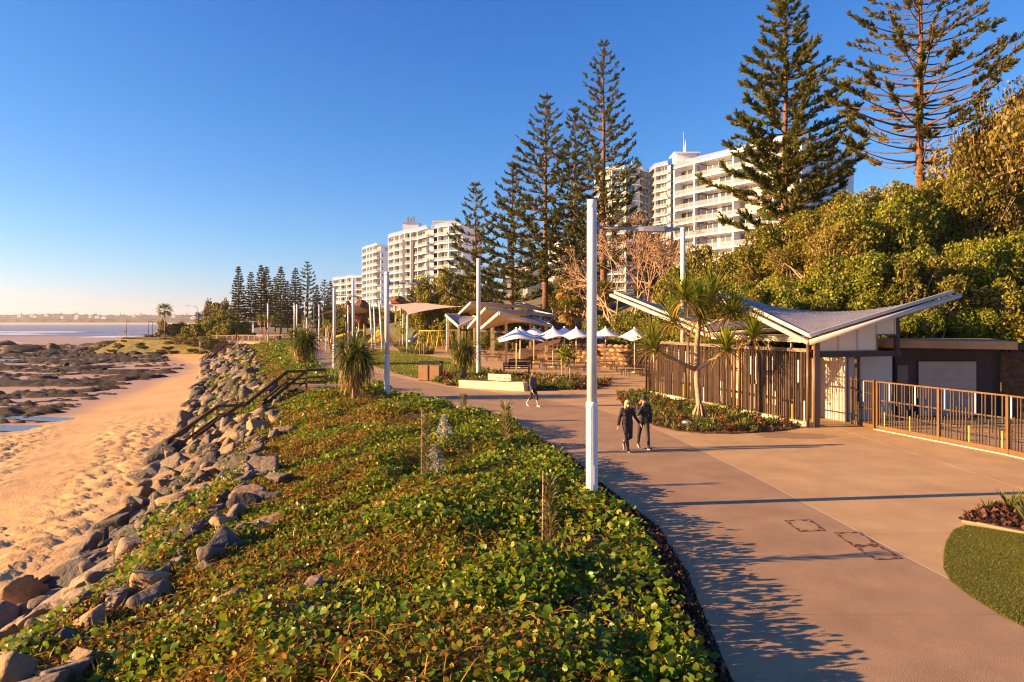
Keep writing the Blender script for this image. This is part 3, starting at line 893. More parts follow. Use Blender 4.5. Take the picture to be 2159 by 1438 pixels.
    x = path_l(y) - u * (path_l(y) - crest(y))
    keep = rg.random(n) < smooth01((fbm(x * 0.5 + 80, y * 0.5, 3) - 0.40) * 5)
    x, y = x[keep], y[keep]; n = len(x)
    hd = rg.uniform(0, 2 * np.pi, n); ln = rg.uniform(0.25, 0.7, n)
    k = 5
    t = np.linspace(0, 1, k)
    bend = rg.uniform(-1.3, 1.3, n)
    ang = hd[:, None] + bend[:, None] * t[None]
    px = x[:, None] + np.cumsum(np.cos(ang), 1) * ln[:, None] / k
    py = y[:, None] + np.cumsum(np.sin(ang), 1) * ln[:, None] / k
    pz = bank_z(px, py) + canopy_h(px, py) * (0.35 + 0.65 * rg.random((n, 1))) + rg.uniform(0.02, 0.12, (n, 1)) * np.sin(np.pi * t)[None]
    wv = 0.006
    side = np.stack([-np.sin(ang), np.cos(ang), np.zeros_like(ang)], -1) * wv
    Pm = np.stack([px, py, pz], -1)
    V = np.stack([Pm - side, Pm + side + np.array([0, 0, wv])], 2).reshape(-1, 3)
    base = (np.arange(n) * 2 * k)[:, None] + (np.arange(k - 1) * 2)[None]
    q = np.stack([base, base + 1, base + 3, base + 2], -1).reshape(-1, 4)
    C = np.repeat(DRY[rg.integers(0, 4, n)] * rg.uniform(0.8, 1.5, (n, 1)), k - 1, axis=0)
    Vs.append(V); Fs4.append(q + off); C4.append(C)
    me = np_mesh('creeping_plants', np.concatenate(Vs), [np.concatenate(Fs4)], MT['leaf_gloss'], np.concatenate(C4))
    o = link('creeping_plants', me)
    tag(o, 'green and rusty dry round leaved creepers covering the bank above the boulders', 'ground cover', kind='stuff')
    print('cover leaves', len(me.polygons))
make_cover()

# bark mulch chips along the planted edges
def make_chips():
    rg = np.random.default_rng(4)
    n = 26000
    y = 5.5 + 40 * rg.random(n) ** 1.5
    x = path_l(y) - 0.02 - np.abs(rg.normal(0, 0.38, n))
    z = bank_z(x, y) + 0.02 + 0.03 * rg.random(n)
    N = rand_dirs(rg, n, 1.6); A = rand_dirs(rg, n)
    C = np.array([(0.07, 0.03, 0.016), (0.12, 0.05, 0.024), (0.035, 0.018, 0.012)])[rg.integers(0, 3, n)] * rg.uniform(0.7, 1.4, (n, 1))
    V, q, cc = leaves(np.stack([x, y, z], 1), A, N, rg.uniform(0.05, 0.11, n), C, LEAF_DIAM)
    me = np_mesh('mulch_chips', V, [q], MT['needle'], cc)
    tag(link('mulch_chips', me), 'dark bark mulch chips along the edge of the path', 'mulch', kind='stuff')
make_chips()
# ------------------------------------------------------------------ trees and shrubs
def join_np(parts):
    Vs, Fs, Cs, off = [], [], [], 0
    for V, q, c in parts:
        Vs.append(V); Fs.append(q + off); Cs.append(c); off += len(V)
    return np.concatenate(Vs), np.concatenate(Fs), np.concatenate(Cs)

def perp(d):
    r = np.where(np.abs(d[:, 2:3]) < 0.9, np.array([[0, 0, 1.0]]), np.array([[1.0, 0, 0]]))
    a = np.cross(d, r); a /= np.linalg.norm(a, axis=1)[:, None]
    return a, np.cross(d, a)

def tubes_np(segs, n=4):
    """list of (p0, p1, r0, r1) -> verts, quads"""
    S = np.array([np.concatenate([a, b, [r0, r1]]) for a, b, r0, r1 in segs])
    p0, p1, r0, r1 = S[:, 0:3], S[:, 3:6], S[:, 6], S[:, 7]
    d = p1 - p0; d /= np.maximum(np.linalg.norm(d, axis=1), 1e-6)[:, None]
    a, b = perp(d)
    an = 2 * np.pi * np.arange(n) / n
    ring = np.cos(an)[None, :, None] * a[:, None] + np.sin(an)[None, :, None] * b[:, None]
    V = np.concatenate([p0[:, None] + ring * r0[:, None, None], p1[:, None] + ring * r1[:, None, None]], 1)
    base = (np.arange(len(S)) * 2 * n)[:, None]
    k = np.arange(n)[None]; k2 = (np.arange(n) + 1)[None] % n
    q = np.stack([base + k, base + k2, base + n + k2, base + n + k], -1).reshape(-1, 4)
    return V.reshape(-1, 3), q

def norfolk_pine(seed, h, rad, base_clear, dens=1.0, whorls=26, up=0.35, tuft=0.55, needles=13, sparse_low=0.0, lean=0.0, col=None, power=0.8, top_r=0.06):
    """returns trunk mesh, crown mesh; h metres tall, rad the longest limb"""
    rg = np.random.default_rng(seed)
    col = np.array(col if col is not None else [(0.085, 0.105, 0.012), (0.12, 0.13, 0.014), (0.165, 0.155, 0.018), (0.06, 0.075, 0.012)])
    tr = MB()
    pts = [(lean * (k / 12) ** 2 * h + 0.004 * h * math.sin(k), 0, h * k / 12) for k in range(13)]
    r0 = 0.0125 * h + 0.05
    tr.tube(pts, [r0 * (1 - k / 12) ** 0.85 + 0.02 for k in range(13)], 10)
    segs, tp, ta, ts, shade = [], [], [], [], []
    for w in range(whorls):
        f = w / (whorls - 1)
        z = base_clear + (h - base_clear) * (f ** 0.92)
        L = rad * max(top_r, (1 - f) ** power) * rg.uniform(0.82, 1.1)
        if f < 0.12: L *= 0.8
        nb = int(round(5 + 2 * (1 - f)))
        a0 = rg.uniform(0, 6.28)
        for b in range(nb):
            an = a0 + 2 * np.pi * b / nb + rg.uniform(-0.2, 0.2)
            l = L * rg.uniform(0.72, 1.1)
            if rg.random() < 0.06: continue
            dirn = np.array([math.cos(an), math.sin(an), 0])
            p = np.array([lean * f * f * h, 0, z + rg.uniform(-0.1, 0.1) * h / whorls])
            ns = 6; prev = p; br = 0.014 * l + 0.010
            sag = -0.10 * (1 - f) + 0.10 * f
            P = []
            for s in range(1, ns + 1):
                t = s / ns
                cur = p + dirn * l * t + np.array([0, 0, l * (sag * t + up * t * t * 0.8)])
                segs.append((prev, cur, br * (1 - (s - 1) / ns * 0.8), br * (1 - s / ns * 0.8))); P.append(cur); prev = cur
            # branchlets with tufts towards the outer part of the limb
            nt = max(4, int(dens * (6 + 6.0 * l)))
            bare = 0.15 + sparse_low * (1 - f)
            for j in range(nt):
                t = bare + (1 - bare) * rg.random() ** 0.75
                i = min(int(t * ns), ns - 1); fr = t * ns - i
                q0 = (p if i == 0 else P[i - 1]); q1 = P[i]
                c = q0 + (q1 - q0) * fr
                side = rg.choice([-1, 1]); sd = np.array([-dirn[1], dirn[0], 0]) * side
                d = dirn * rg.uniform(0.35, 1.0) + sd * rg.uniform(0.2, 1.0) * (1.15 - t) + np.array([0, 0, rg.uniform(0.25, 0.8)])
                d /= np.linalg.norm(d)
                tl = tuft * (0.45 + 0.75 * rg.random()) * (0.6 + 0.4 * (1 - f))
                stem = tl * 0.9
                e = c + d * stem * 0.6
                segs.append((c, e, 0.010 + 0.004 * tuft, 0.006))
                for m in range(3):
                    dd = d + rg.normal(0, 0.33, 3) + np.array([0, 0, 0.15]); dd /= np.linalg.norm(dd)
                    tp.append(c + d * stem * rg.uniform(0.15, 0.6)); ta.append(dd); ts.append(tl * rg.uniform(0.6, 1.0)); shade.append(rg.random())
            tp.append(P[-1]); d = (P[-1] - P[-2]); d /= np.linalg.norm(d); d = d + np.array([0, 0, 0.35]); ta.append(d / np.linalg.norm(d)); ts.append(tuft * 0.8); shade.append(0.9)
    for m in range(6):
        tp.append(np.array([lean * h, 0, h * (0.985 - 0.012 * m)])); ta.append(np.array([rg.normal(0, .5), rg.normal(0, .5), 1.0])); ts.append(tuft * 0.9); shade.append(0.5)
    tp, ta, ts, shade = np.array(tp), np.array(ta), np.array(ts), np.array(shade)
    ta /= np.linalg.norm(ta, axis=1)[:, None]
    # each tuft: a bottle-brush of narrow blades round its axis
    n = len(tp); k = needles
    an = rg.uniform(0, 6.28, (n, k)); a, b = perp(ta)
    s = rg.random((n, k))
    rad_dir = np.cos(an)[..., None] * a[:, None] + np.sin(an)[..., None] * b[:, None]
    pos = tp[:, None] + ta[:, None] * (s * ts[:, None] * 0.75)[..., None]
    dirs = ta[:, None] * 1.0 + rad_dir * 0.62
    S = (ts[:, None] * (0.50 - 0.18 * s)) * np.ones((n, k))
    ci = col[(shade * (len(col) - 0.01)).astype(int)]
    C = np.repeat(ci[:, None], k, 1) * rg.uniform(0.7, 1.3, (n, k, 1))
    nrm = np.cross(dirs.reshape(-1, 3), rg.normal(size=(n * k, 3)))
    V1, q1, c1 = leaves(pos.reshape(-1, 3), dirs.reshape(-1, 3), nrm, S.reshape(-1), C.reshape(-1, 3), LEAF_NEEDLE, width=4.6)
    crown = np_mesh('crown', V1, [q1], MT['needle'], c1)
    V2, q2 = tubes_np(segs, 4)
    limbs = np_mesh('limbs', V2, [q2], MT['bark'])
    return tr.mesh('trunk', MT['bark'], True), limbs, crown

def plant_tree(name, label, cat, loc, meshes, group=None, rz=0.0, scale=1.0):
    t = thing(name, label, cat, loc, rz, group)
    t.scale = scale if hasattr(scale, '__len__') else (scale,) * 3
    for nm, me in meshes:
        link(nm, me, t)
    return t

def pine(label, px, d, top_py, base_z, rad, seed, group=None, **kw):
    x = xat(px, d)
    h = HCAM + (HY - top_py) * d / F - base_z
    tr, li, cr = norfolk_pine(seed, h, rad, **kw)
    return plant_tree('norfolk_pine', label, 'pine tree', (x, d, base_z), [('trunk', tr), ('limbs', li), ('crown', cr)], group, rz=0.3 * seed)

def hz(x, y): return float(hill_z(np.array(x), np.array(y)))

pine('tall dense green norfolk pine standing beside the bushes above the pavilion', 1655, 60, -12, hz(xat(1655, 60), 60) - 0.2, 7.2, 1, base_clear=5, dens=1.2, whorls=22, up=0.46, tuft=0.95, needles=19, power=0.72)
pine('tall sparse norfolk pine with bare lower limbs rising over the bushes', 1940, 48, -150, hz(xat(1940, 48), 48) - 0.2, 6.9, 2, base_clear=7, dens=0.5, whorls=24, up=0.40, tuft=0.72, needles=18, sparse_low=0.62, power=0.62,
     col=[(0.13, 0.12, 0.016), (0.17, 0.14, 0.018), (0.09, 0.095, 0.014)])
gp = 'norfolk pines behind the picnic shelters'
pine('tallest norfolk pine of the row behind the shelters, beside the leafless tree', 1272, 85, 98, 6.0, 6.0, 3, gp, base_clear=5, dens=0.75, whorls=23, up=0.50, tuft=0.9, needles=16, power=0.66)
pine('slim norfolk pine squeezed between two larger pines behind the shelters', 1212, 92, 238, 6.0, 5.4, 4, gp, base_clear=4, dens=0.75, whorls=19, up=0.42, tuft=0.95, needles=16, power=0.66)
pine('broad leaning norfolk pine with wide drooping lower limbs behind the shelters', 1150, 96, 203, 6.0, 9.2, 5, gp, base_clear=4, dens=0.7, whorls=21, up=0.38, tuft=1.05, needles=16, lean=0.055, power=0.78)
pine('norfolk pine with a thin bare leader tip above layered limbs', 1080, 104, 352, 5.0, 7.6, 6, gp, base_clear=2.5, dens=0.75, whorls=15, up=0.44, tuft=1.0, needles=16, power=0.75)
pine('shorter broad norfolk pine beside the white curved apartment block', 1003, 114, 392, 4.5, 6.2, 7, gp, base_clear=3, dens=0.75, whorls=14, up=0.44, tuft=1.0, needles=16, power=0.7)
pine('little norfolk pine in front of the white apartment block', 875, 150, 596, 3.0, 2.8, 8, None, base_clear=1.5, dens=0.6, whorls=12, up=0.4, tuft=1.0, needles=14)

# far grove: narrow columnar pines on the lawn beyond the deck
def far_grove():
    kinds = []
    for sd in (21, 22, 23):
        kinds.append(norfolk_pine(sd, 20, 2.5, base_clear=2.0, dens=1.2, whorls=24, up=0.12, tuft=0.9, needles=14, power=0.55, col=[(0.085, 0.085, 0.018), (0.12, 0.105, 0.02), (0.06, 0.065, 0.016)]))
    wide = norfolk_pine(24, 20, 4.6, base_clear=2.6, dens=0.7, whorls=16, up=0.35, tuft=0.9, needles=14, power=0.7, col=[(0.085, 0.085, 0.018), (0.12, 0.105, 0.02)])
    rows = [(503, 562, 205, 0), (529, 574, 208, 1), (551, 560, 214, 2), (562, 563, 228, 0), (580, 585, 245, 1), (592, 563, 205, 2), (606, 592, 232, 0), (623, 566, 215, 1), (648, 553, 215, 3), (668, 600, 235, 0), (684, 590, 230, 3), (697, 593, 245, 1)]
    for i, (px, top, d, k) in enumerate(rows):
        h = HCAM + (HY - top) * d / F - 1.0
        tr, li, cr = (kinds + [wide])[k]
        s = h / 20
        plant_tree('columnar_pine', 'open crowned pine standing at the end of the far grove of narrow pines' if k == 3 else 'narrow dark columnar pine in the far grove behind the timber deck', 'pine tree', (xat(px, d), d, 0.6),
                   [('trunk', tr), ('limbs', li), ('crown', cr)], 'open pines of the far grove' if k == 3 else 'narrow pines of the far grove', rz=i * 1.1, scale=(s * 1.0, s * 1.0, s))
far_grove()

# ------------------------------------------------------------------ broadleaf shrubs and trees
def shrub(seed, R, H, n_clump, n_leaf, size, cols, tpl=LEAF_DIAM, shell=0.30, stems=True, gap=0.0, flat=0.8):
    rg = np.random.default_rng(seed)
    cols = np.array(cols)
    cen, rad = [], []
    for k in range(n_clump):
        a = rg.uniform(0, 6.28); r = R * math.sqrt(rg.random()) * 0.85
        z = H * (0.25 + 0.65 * rg.random()) * (1 - 0.45 * (r / R) ** 2)
        cen.append((r * math.cos(a), r * math.sin(a), z)); rad.append(R * rg.uniform(0.16, 0.36))
    cen, rad = np.array(cen), np.array(rad)
    idx = rg.integers(0, n_clump, n_leaf)
    d = rand_dirs(rg, n_leaf, 0.15)
    rr = rad[idx] * (1 - shell * rg.random(n_leaf) ** 1.5) * (1 + 0.25 * (fbm(d[:, 0] * 3 + idx, d[:, 1] * 3 + d[:, 2] * 2, 2) - 0.5))
    P = cen[idx] + d * rr[:, None] * np.array([1, 1, flat])
    P[:, 2] = np.maximum(P[:, 2], 0.05)
    N = d + 0.75 * rg.normal(size=(n_leaf, 3))
    A = rand_dirs(rg, n_leaf, -0.1)
    ct = rg.random(n_clump)
    ci = np.clip((ct[idx] * 0.6 + 0.4 * rg.random(n_leaf)) * len(cols), 0, len(cols) - 1).astype(int)
    C = cols[ci] * rg.uniform(0.75, 1.25, (n_leaf, 1))
    V, q, c = leaves(P, A, N, size * rg.uniform(0.6, 1.35, n_leaf), C, tpl)
    crown = np_mesh('crown', V, [q], MT['leaf'], c)
    segs = []
    for k in range(n_clump):
        p = np.array([rg.normal(0, 0.12 * R), rg.normal(0, 0.12 * R), 0.0]); e = cen[k]
        prev = p
        for s in range(1, 5):
            t = s / 4
            cur = p + (e - p) * np.array([t ** 1.3, t ** 1.3, t ** 0.8]) + rg.normal(0, 0.04 * R, 3) * (s < 4)
            segs.append((prev, cur, 0.03 * R * (1.1 - 0.22 * (s - 1)), 0.03 * R * (1.1 - 0.22 * s))); prev = cur
        for m in range(4):
            e2 = e + rand_dirs(rg, 1, 0.4)[0] * rad[k] * 1.02
            segs.append((e - (e - p) * 0.15, e2, 0.010 * R, 0.004 * R))
    V2, q2 = tubes_np(segs, 4)
    tr = np_mesh('trunk', V2, [q2], MT['pale_bark'])
    return [('trunk', tr), ('crown', crown)]

OLIVE = [(0.14, 0.15, 0.012), (0.21, 0.19, 0.014), (0.105, 0.12, 0.012), (0.27, 0.215, 0.018), (0.17, 0.175, 0.014)]
BRIGHT = [(0.13, 0.17, 0.010), (0.185, 0.21, 0.012), (0.24, 0.23, 0.016), (0.10, 0.135, 0.012)]
GOLD = [(0.25, 0.18, 0.022), (0.19, 0.15, 0.020), (0.15, 0.13, 0.018), (0.29, 0.20, 0.03)]
DARKG = [(0.030, 0.055, 0.012), (0.045, 0.07, 0.014), (0.06, 0.085, 0.014)]
SH = {
    'bright': [shrub(40 + k, 2.6, 3.6, 30, 15000, 0.145, BRIGHT, LEAF_DIAM, shell=0.35) for k in range(2)],
    'olive': [shrub(50 + k, 2.8, 4.2, 28, 12500, 0.15, OLIVE, shell=0.4) for k in range(3)],
    'gold': [shrub(60 + k, 2.8, 4.0, 30, 11500, 0.115, GOLD, shell=0.55) for k in range(2)],
    'dark': [shrub(70, 2.4, 3.2, 14, 6000, 0.20, DARKG)],
    'far': [shrub(80 + k, 2.8, 3.4, 12, 3200, 0.34, OLIVE) for k in range(2)],
    'thin': [shrub(87, 3.0, 4.2, 9, 1100, 0.34, GOLD + DARKG, shell=0.8)],
    'fargold': [shrub(85, 2.8, 3.4, 12, 2600, 0.32, GOLD)],
}
SH_WORDS = {'bright': 'bright green broad leaved shrub', 'olive': 'dense olive green shrub', 'gold': 'straw coloured thin shrub', 'dark': 'very dark green shrub', 'far': 'distant olive green shrub', 'fargold': 'distant straw coloured shrub', 'thin': 'thin airy distant tree'}
def put_shrub(kind, x, y, z, s, where, group, i=0, sz=1.0, name='shrub', cat='shrub'):
    v = SH[kind][i % len(SH[kind])]
    return plant_tree(name, SH_WORDS[kind] + ' ' + where, cat, (x, y, z), v, group, rz=(i * 2.39) % 6.28, scale=(s, s, s * sz))

def hillside():
    rg = np.random.default_rng(9)
    i = 0
    # rows up the hill behind the pavilion and the shed
    rows = [  # distance ahead, px from, px to, step m, kinds, scale
        (35.2, 1560, 2330, 1.9, ['bright', 'bright', 'olive'], 0.85),
        (38.5, 1545, 2330, 2.1, ['bright', 'olive', 'bright'], 1.0),
        (42.5, 1500, 2300, 2.3, ['olive', 'bright', 'olive', 'gold'], 1.1),
        (47.5, 1470, 2280, 2.6, ['olive', 'gold', 'olive', 'olive'], 1.15),
        (53.0, 1465, 2260, 3.0, ['gold', 'olive', 'gold', 'olive'], 1.2),
        (59.0, 1480, 2240, 4.2, ['olive', 'gold', 'olive'], 1.25)]
    wherew = {35.2: 'at the foot of the bank behind the pavilion', 38.5: 'low on the bank behind the pavilion', 42.5: 'half way up the bank behind the pavilion', 47.5: 'high on the bank behind the pavilion',
              53.0: 'on the crest of the bank under the tall pines', 59.0: 'behind the crest of the bank under the tall pines'}
    for d, p0, p1, st, kinds, s in rows:
        x = xat(p0, d)
        while x < xat(p1, d):
            yy = d + rg.uniform(-0.8, 0.8)
            z = hz(x, yy) - 0.4
            if d < 37 : z = max(z, 2.2) - 0.2
            k = kinds[int(rg.integers(0, len(kinds)))]
            up = 1.0 + 0.30 * smooth01(np.array((x - 20) / 16.0)) * (d > 40)
            put_shrub(k, x, yy, z, s * rg.uniform(0.85, 1.15), wherew[d], 'shrubs on the bank behind the pavilion', i, sz=float(up) * rg.uniform(1.0, 1.3)); i += 1
            x += st * rg.uniform(0.8, 1.2)
    # big pale tree at the right
    for px, d, s, sz, k in ((2090, 46, 1.55, 1.7, 'gold'), (2175, 44, 1.7, 2.0, 'gold'), (2130, 50, 1.6, 1.8, 'olive'), (2010, 50, 1.1, 1.35, 'gold'), (1880, 52, 1.0, 1.3, 'gold'), (1790, 54, 0.95, 1.25, 'gold')):
        put_shrub(k, xat(px, d), d, hz(xat(px, d), d) - 0.3, s, 'rising above the others beside the sparse pine', 'taller shrubs beside the sparse pine', i, sz=sz); i += 1
    # bushes round the shelters and behind the tables
    spots = [(1300, 74, 1.35, 1.25, 'bright', 'behind the white umbrellas'), (1350, 70, 1.2, 1.2, 'bright', 'behind the white umbrellas'), (1260, 82, 1.1, 1.0, 'bright', 'behind the white umbrellas'), (1400, 66, 1.0, 0.9, 'olive', 'behind the white umbrellas'),
             (1445, 60, 1.2, 1.6, 'olive', 'beside the white lamp post behind the pavilion'), (1480, 56, 1.2, 1.7, 'olive', 'beside the white lamp post behind the pavilion'), (1425, 72, 1.0, 0.9, 'gold', 'behind the white umbrellas'),
             (1120, 108, 1.3, 1.1, 'dark', 'behind the shelter roofs'), (1150, 104, 1.25, 1.1, 'dark', 'behind the shelter roofs'), (1085, 110, 1.5, 1.2, 'olive', 'behind the shelter roofs'), (1045, 112, 1.6, 1.2, 'olive', 'behind the shelter roofs'),
             (1010, 118, 1.9, 1.5, 'olive', 'behind the shelter roofs'), (970, 120, 2.0, 1.75, 'olive', 'behind the shade sail'), (930, 124, 2.0, 1.75, 'olive', 'behind the shade sail'), (905, 122, 1.7, 1.35, 'olive', 'behind the shade sail'), (945, 110, 1.2, 1.2, 'bright', 'behind the shade sail'),
             (1230, 100, 1.5, 1.6, 'olive', 'between the pine trunks behind the shelters'), (1180, 110, 1.5, 1.4, 'olive', 'between the pine trunks behind the shelters'), (1040, 100, 1.0, 1.0, 'bright', 'behind the shelter roofs'), (1000, 104, 1.1, 0.9, 'bright', 'behind the shelter roofs'),
             (1075, 95, 0.9, 0.8, 'bright', 'behind the shelter roofs'), (1225, 84, 0.9, 0.8, 'dark', 'behind the shelter roofs')]
    for px, d, s, sz, k, wh in spots:
        x = xat(px, d); put_shrub(k, x, d, max(hz(x, d) - 0.4, 0), s, wh, 'bushes round the shelters', i, sz=sz); i += 1
    # far: mounds beyond the deck and on the point, trees behind the playground
    far = [(355, 172, 1.0, 0.35, 'far'), (370, 168, 1.1, 0.4, 'far'), (345, 178, 0.9, 0.3, 'fargold'), (392, 160, 1.2, 0.5, 'far'), (405, 150, 1.0, 0.4, 'far'), (430, 146, 1.1, 0.5, 'far'), (375, 150, 1.1, 0.3, 'fargold'), (400, 143, 1.1, 0.3, 'fargold'), (420, 139, 1.1, 0.35, 'fargold'), (440, 140, 1.0, 0.45, 'far'),
           (455, 160, 1.3, 1.2, 'far'), (478, 158, 1.2, 1.3, 'far'), (440, 163, 1.5, 1.2, 'far'), (425, 165, 1.5, 0.9, 'far'), (408, 166, 1.3, 0.7, 'far'), (500, 162, 1.1, 1.3, 'far'), (465, 172, 1.7, 1.35, 'far'), (490, 175, 1.5, 1.2, 'far'), (515, 160, 1.0, 1.0, 'far'),
           (395, 170, 1.2, 0.6, 'far'), (450, 148, 1.0, 0.6, 'fargold'), (415, 152, 1.2, 0.5, 'fargold'), (385, 156, 1.2, 0.45, 'fargold')]
    for px, d, s, sz, k in far:
        x = xat(px, d); put_shrub(k, x, d, -0.8, s, 'on the mound beyond the timber deck', 'shrubs on the mound beyond the deck', i, sz=sz); i += 1
    pts = [(345, 200, 1.1, 1.0, 'fargold'), (362, 202, 1.4, 1.3, 'fargold'), (380, 204, 1.1, 1.2, 'far'), (398, 206, 1.2, 1.1, 'far'), (318, 196, 0.7, 0.6, 'fargold')]
    for px, d, s, sz, k in pts:
        x = xat(px, d); put_shrub(k, x, d, -0.5, s, 'at the palm on the grassy point', 'shrubs at the palm on the point', i, sz=sz); i += 1
    bk = [(430, 260, 1.5, 1.6, 'thin'), (447, 262, 1.6, 2.0, 'thin'), (470, 258, 1.7, 1.9, 'thin'), (490, 258, 1.4, 1.6, 'thin'), (700, 260, 2, 1.6, 'far'), (725, 255, 2, 1.4, 'far'), (640, 150, 1.1, 0.9, 'fargold'), (690, 170, 1.2, 0.9, 'far'), (715, 165, 1.3, 0.8, 'far'), (750, 190, 2.0, 1.1, 'far'), (790, 188, 2.2, 1.1, 'far'), (820, 180, 2.0, 1.0, 'far'), (860, 170, 1.6, 0.8, 'far'), (885, 160, 1.5, 0.9, 'far')]
    for px, d, s, sz, k in bk:
        x = xat(px, d); put_shrub(k, x, d, max(hz(x, d) - 0.5, 0), s, 'in the band of trees behind the playground' if px > 600 else 'by the road behind the mound', 'trees behind the playground' if px > 600 else 'trees by the road behind the mound', i, sz=sz); i += 1
hillside()

MT['tan_twig'] = mat('tan_twig_bark', (0.34, 0.21, 0.12), (0.50, 0.33, 0.20), 5, 0.85)
# leafless multi-stemmed tree
def bare_tree(seed, H, R, depth=6):
    rg = np.random.default_rng(seed); segs = []; tips = []
    def grow(p, d, l, r, lev):
        n = 3; prev = p
        for s in range(n):
            d = d + rg.normal(0, 0.13, 3); d /= np.linalg.norm(d)
            cur = prev + d * l / n
            segs.append((prev, cur, r * (1 - 0.12 * s), r * (1 - 0.12 * (s + 1)))); prev = cur
        if lev == 0:
            tips.append((prev, d)); return
        for b in range(3 if lev < 3 else 2):
            dd = d + rg.normal(0, 0.42, 3) + np.array([0, 0, 0.12]); dd /= np.linalg.norm(dd)
            grow(prev, dd, l * rg.uniform(0.62, 0.85), r * 0.62, lev - 1)
    for k in range(7):
        a = 6.28 * k / 7 + rg.uniform(-0.3, 0.3)
        d = np.array([math.cos(a) * R / H * 0.9, math.sin(a) * R / H * 0.9, 1.0]); d /= np.linalg.norm(d)
        grow(np.array([0.15 * math.cos(a), 0.15 * math.sin(a), 0]), d, H * 0.34, 0.12, depth - 1)
    V, q = tubes_np(segs, 3)
    me = np_mesh('trunk', V, [q], MT['tan_twig'])
    tp = np.array([t[0] for t in tips]); td = np.array([t[1] for t in tips]); n = len(tp)
    rep = 3
    P = np.repeat(tp, rep, 0) + rg.normal(0, 0.1, (n * rep, 3)); A = np.repeat(td, rep, 0) + rg.normal(0, 0.5, (n * rep, 3))
    C = np.array([(0.34, 0.20, 0.10), (0.42, 0.25, 0.13), (0.24, 0.15, 0.06)])[rg.integers(0, 3, n * rep)]
    Vl, ql, cl = leaves(P, A, rand_dirs(rg, n * rep), rg.uniform(0.15, 0.35, n * rep), C, LEAF_LONG)
    return [('trunk', me), ('crown', np_mesh('crown', Vl, [ql], MT['needle'], cl))]
d = 72
plant_tree('leafless_tree', 'leafless tan tree of many thin stems behind the tall lamp post', 'tree', (xat(1335, d), d, hz(xat(1335, d), d) - 0.3), bare_tree(3, 8.0, 6.0), scale=(1.45, 1.3, 1.62))
d = 84
plant_tree('leafless_tree', 'greyer leafless tree with a dark evergreen clump behind it', 'tree', (xat(1372, d), d, hz(xat(1372, d), d) - 0.3), bare_tree(4, 8.5, 5.0), scale=(1.2, 1.2, 1.5))
put_shrub('dark', xat(1397, 90), 90, hz(xat(1397, 90), 90) - 0.5, 1.3, 'behind the leafless tree', 'evergreen trees by the leafless tree', 0, sz=2.1)
SH_WORDS['gold2'] = 'rounded orange green tree crown'; SH['gold2'] = SH['gold']
put_shrub('gold2', xat(1383, 92), 92, hz(xat(1383, 92), 92) - 0.5, 1.15, 'rising behind the leafless tree', 'evergreen trees by the leafless tree', 1, sz=2.4)

# ------------------------------------------------------------------ strap-leaved screw pines and palms
def strap(P0, d, L, w, droop, rg, n=7, twist=0.0):
    """one strap leaf: verts (2n), quads"""
    d = d / np.linalg.norm(d); pts = [P0]; cur = d.copy(); p = P0.copy()
    for k in range(n - 1):
        cur = cur + np.array([0, 0, -droop / (n - 1) * (0.4 + 1.3 * k / n)]); cur /= np.linalg.norm(cur)
        p = p + cur * L / (n - 1); pts.append(p)
    pts = np.array(pts)
    side = np.cross(d, np.array([0, 0, 1.0])); nl = np.linalg.norm(side)
    side = side / nl if nl > 1e-3 else np.array([1.0, 0, 0])
    ww = w * np.array([0.6, 1, 1, 0.92, 0.78, 0.5, 0.06])[:n]
    V = np.stack([pts - side * ww[:, None] / 2 + np.array([0, 0, 0.18 * w]), pts, pts + side * ww[:, None] / 2 + np.array([0, 0, 0.18 * w])], 1).reshape(-1, 3)
    q = []
    for k in range(n - 1):
        b = 3 * k
        q += [(b, b + 1, b + 4, b + 3), (b + 1, b + 2, b + 5, b + 4)]
    return V, np.array(q)

def leaf_heads(heads, rg, cols, dry_cols):
    """heads: (centre, radius, axis, n, droop, dry share)"""
    parts = []
    for c, R, ax, n, droop, dry in heads:
        c = np.array(c, float); ax = np.array(ax, float)
        for k in range(n):
            f = k / n
            a = k * 2.39996 + rg.uniform(-0.2, 0.2)
            el = 1.35 - 1.75 * f + rg.uniform(-0.15, 0.15)
            d = np.array([math.cos(a) * math.cos(el), math.sin(a) * math.cos(el), math.sin(el)]) + 0.45 * ax
            isd = f > 1 - dry
            V, q = strap(c + d * 0.04 - ax * 0.25 * f * R, d, R * rg.uniform(0.7, 1.12), 0.045 * R + 0.022, (1.0 if not isd else 2.2) * droop * (0.5 + f), rg)
            cc = (dry_cols if isd else cols)
            col = np.array(cc[rg.integers(0, len(cc))]) * rg.uniform(0.8, 1.25)
            parts.append((V, q, np.repeat(col[None], len(q), 0)))
    V, q, c = join_np(parts)
    return np_mesh('crown', V, [q], MT['leaf_gloss'], c)

PGREEN = [(0.14, 0.185, 0.016), (0.20, 0.225, 0.018), (0.27, 0.26, 0.022), (0.10, 0.145, 0.016)]
PDARK = [(0.06, 0.095, 0.014), (0.09, 0.125, 0.016), (0.15, 0.165, 0.02), (0.20, 0.19, 0.04)]
PDRY = [(0.34, 0.21, 0.05), (0.42, 0.27, 0.07), (0.26, 0.14, 0.035)]

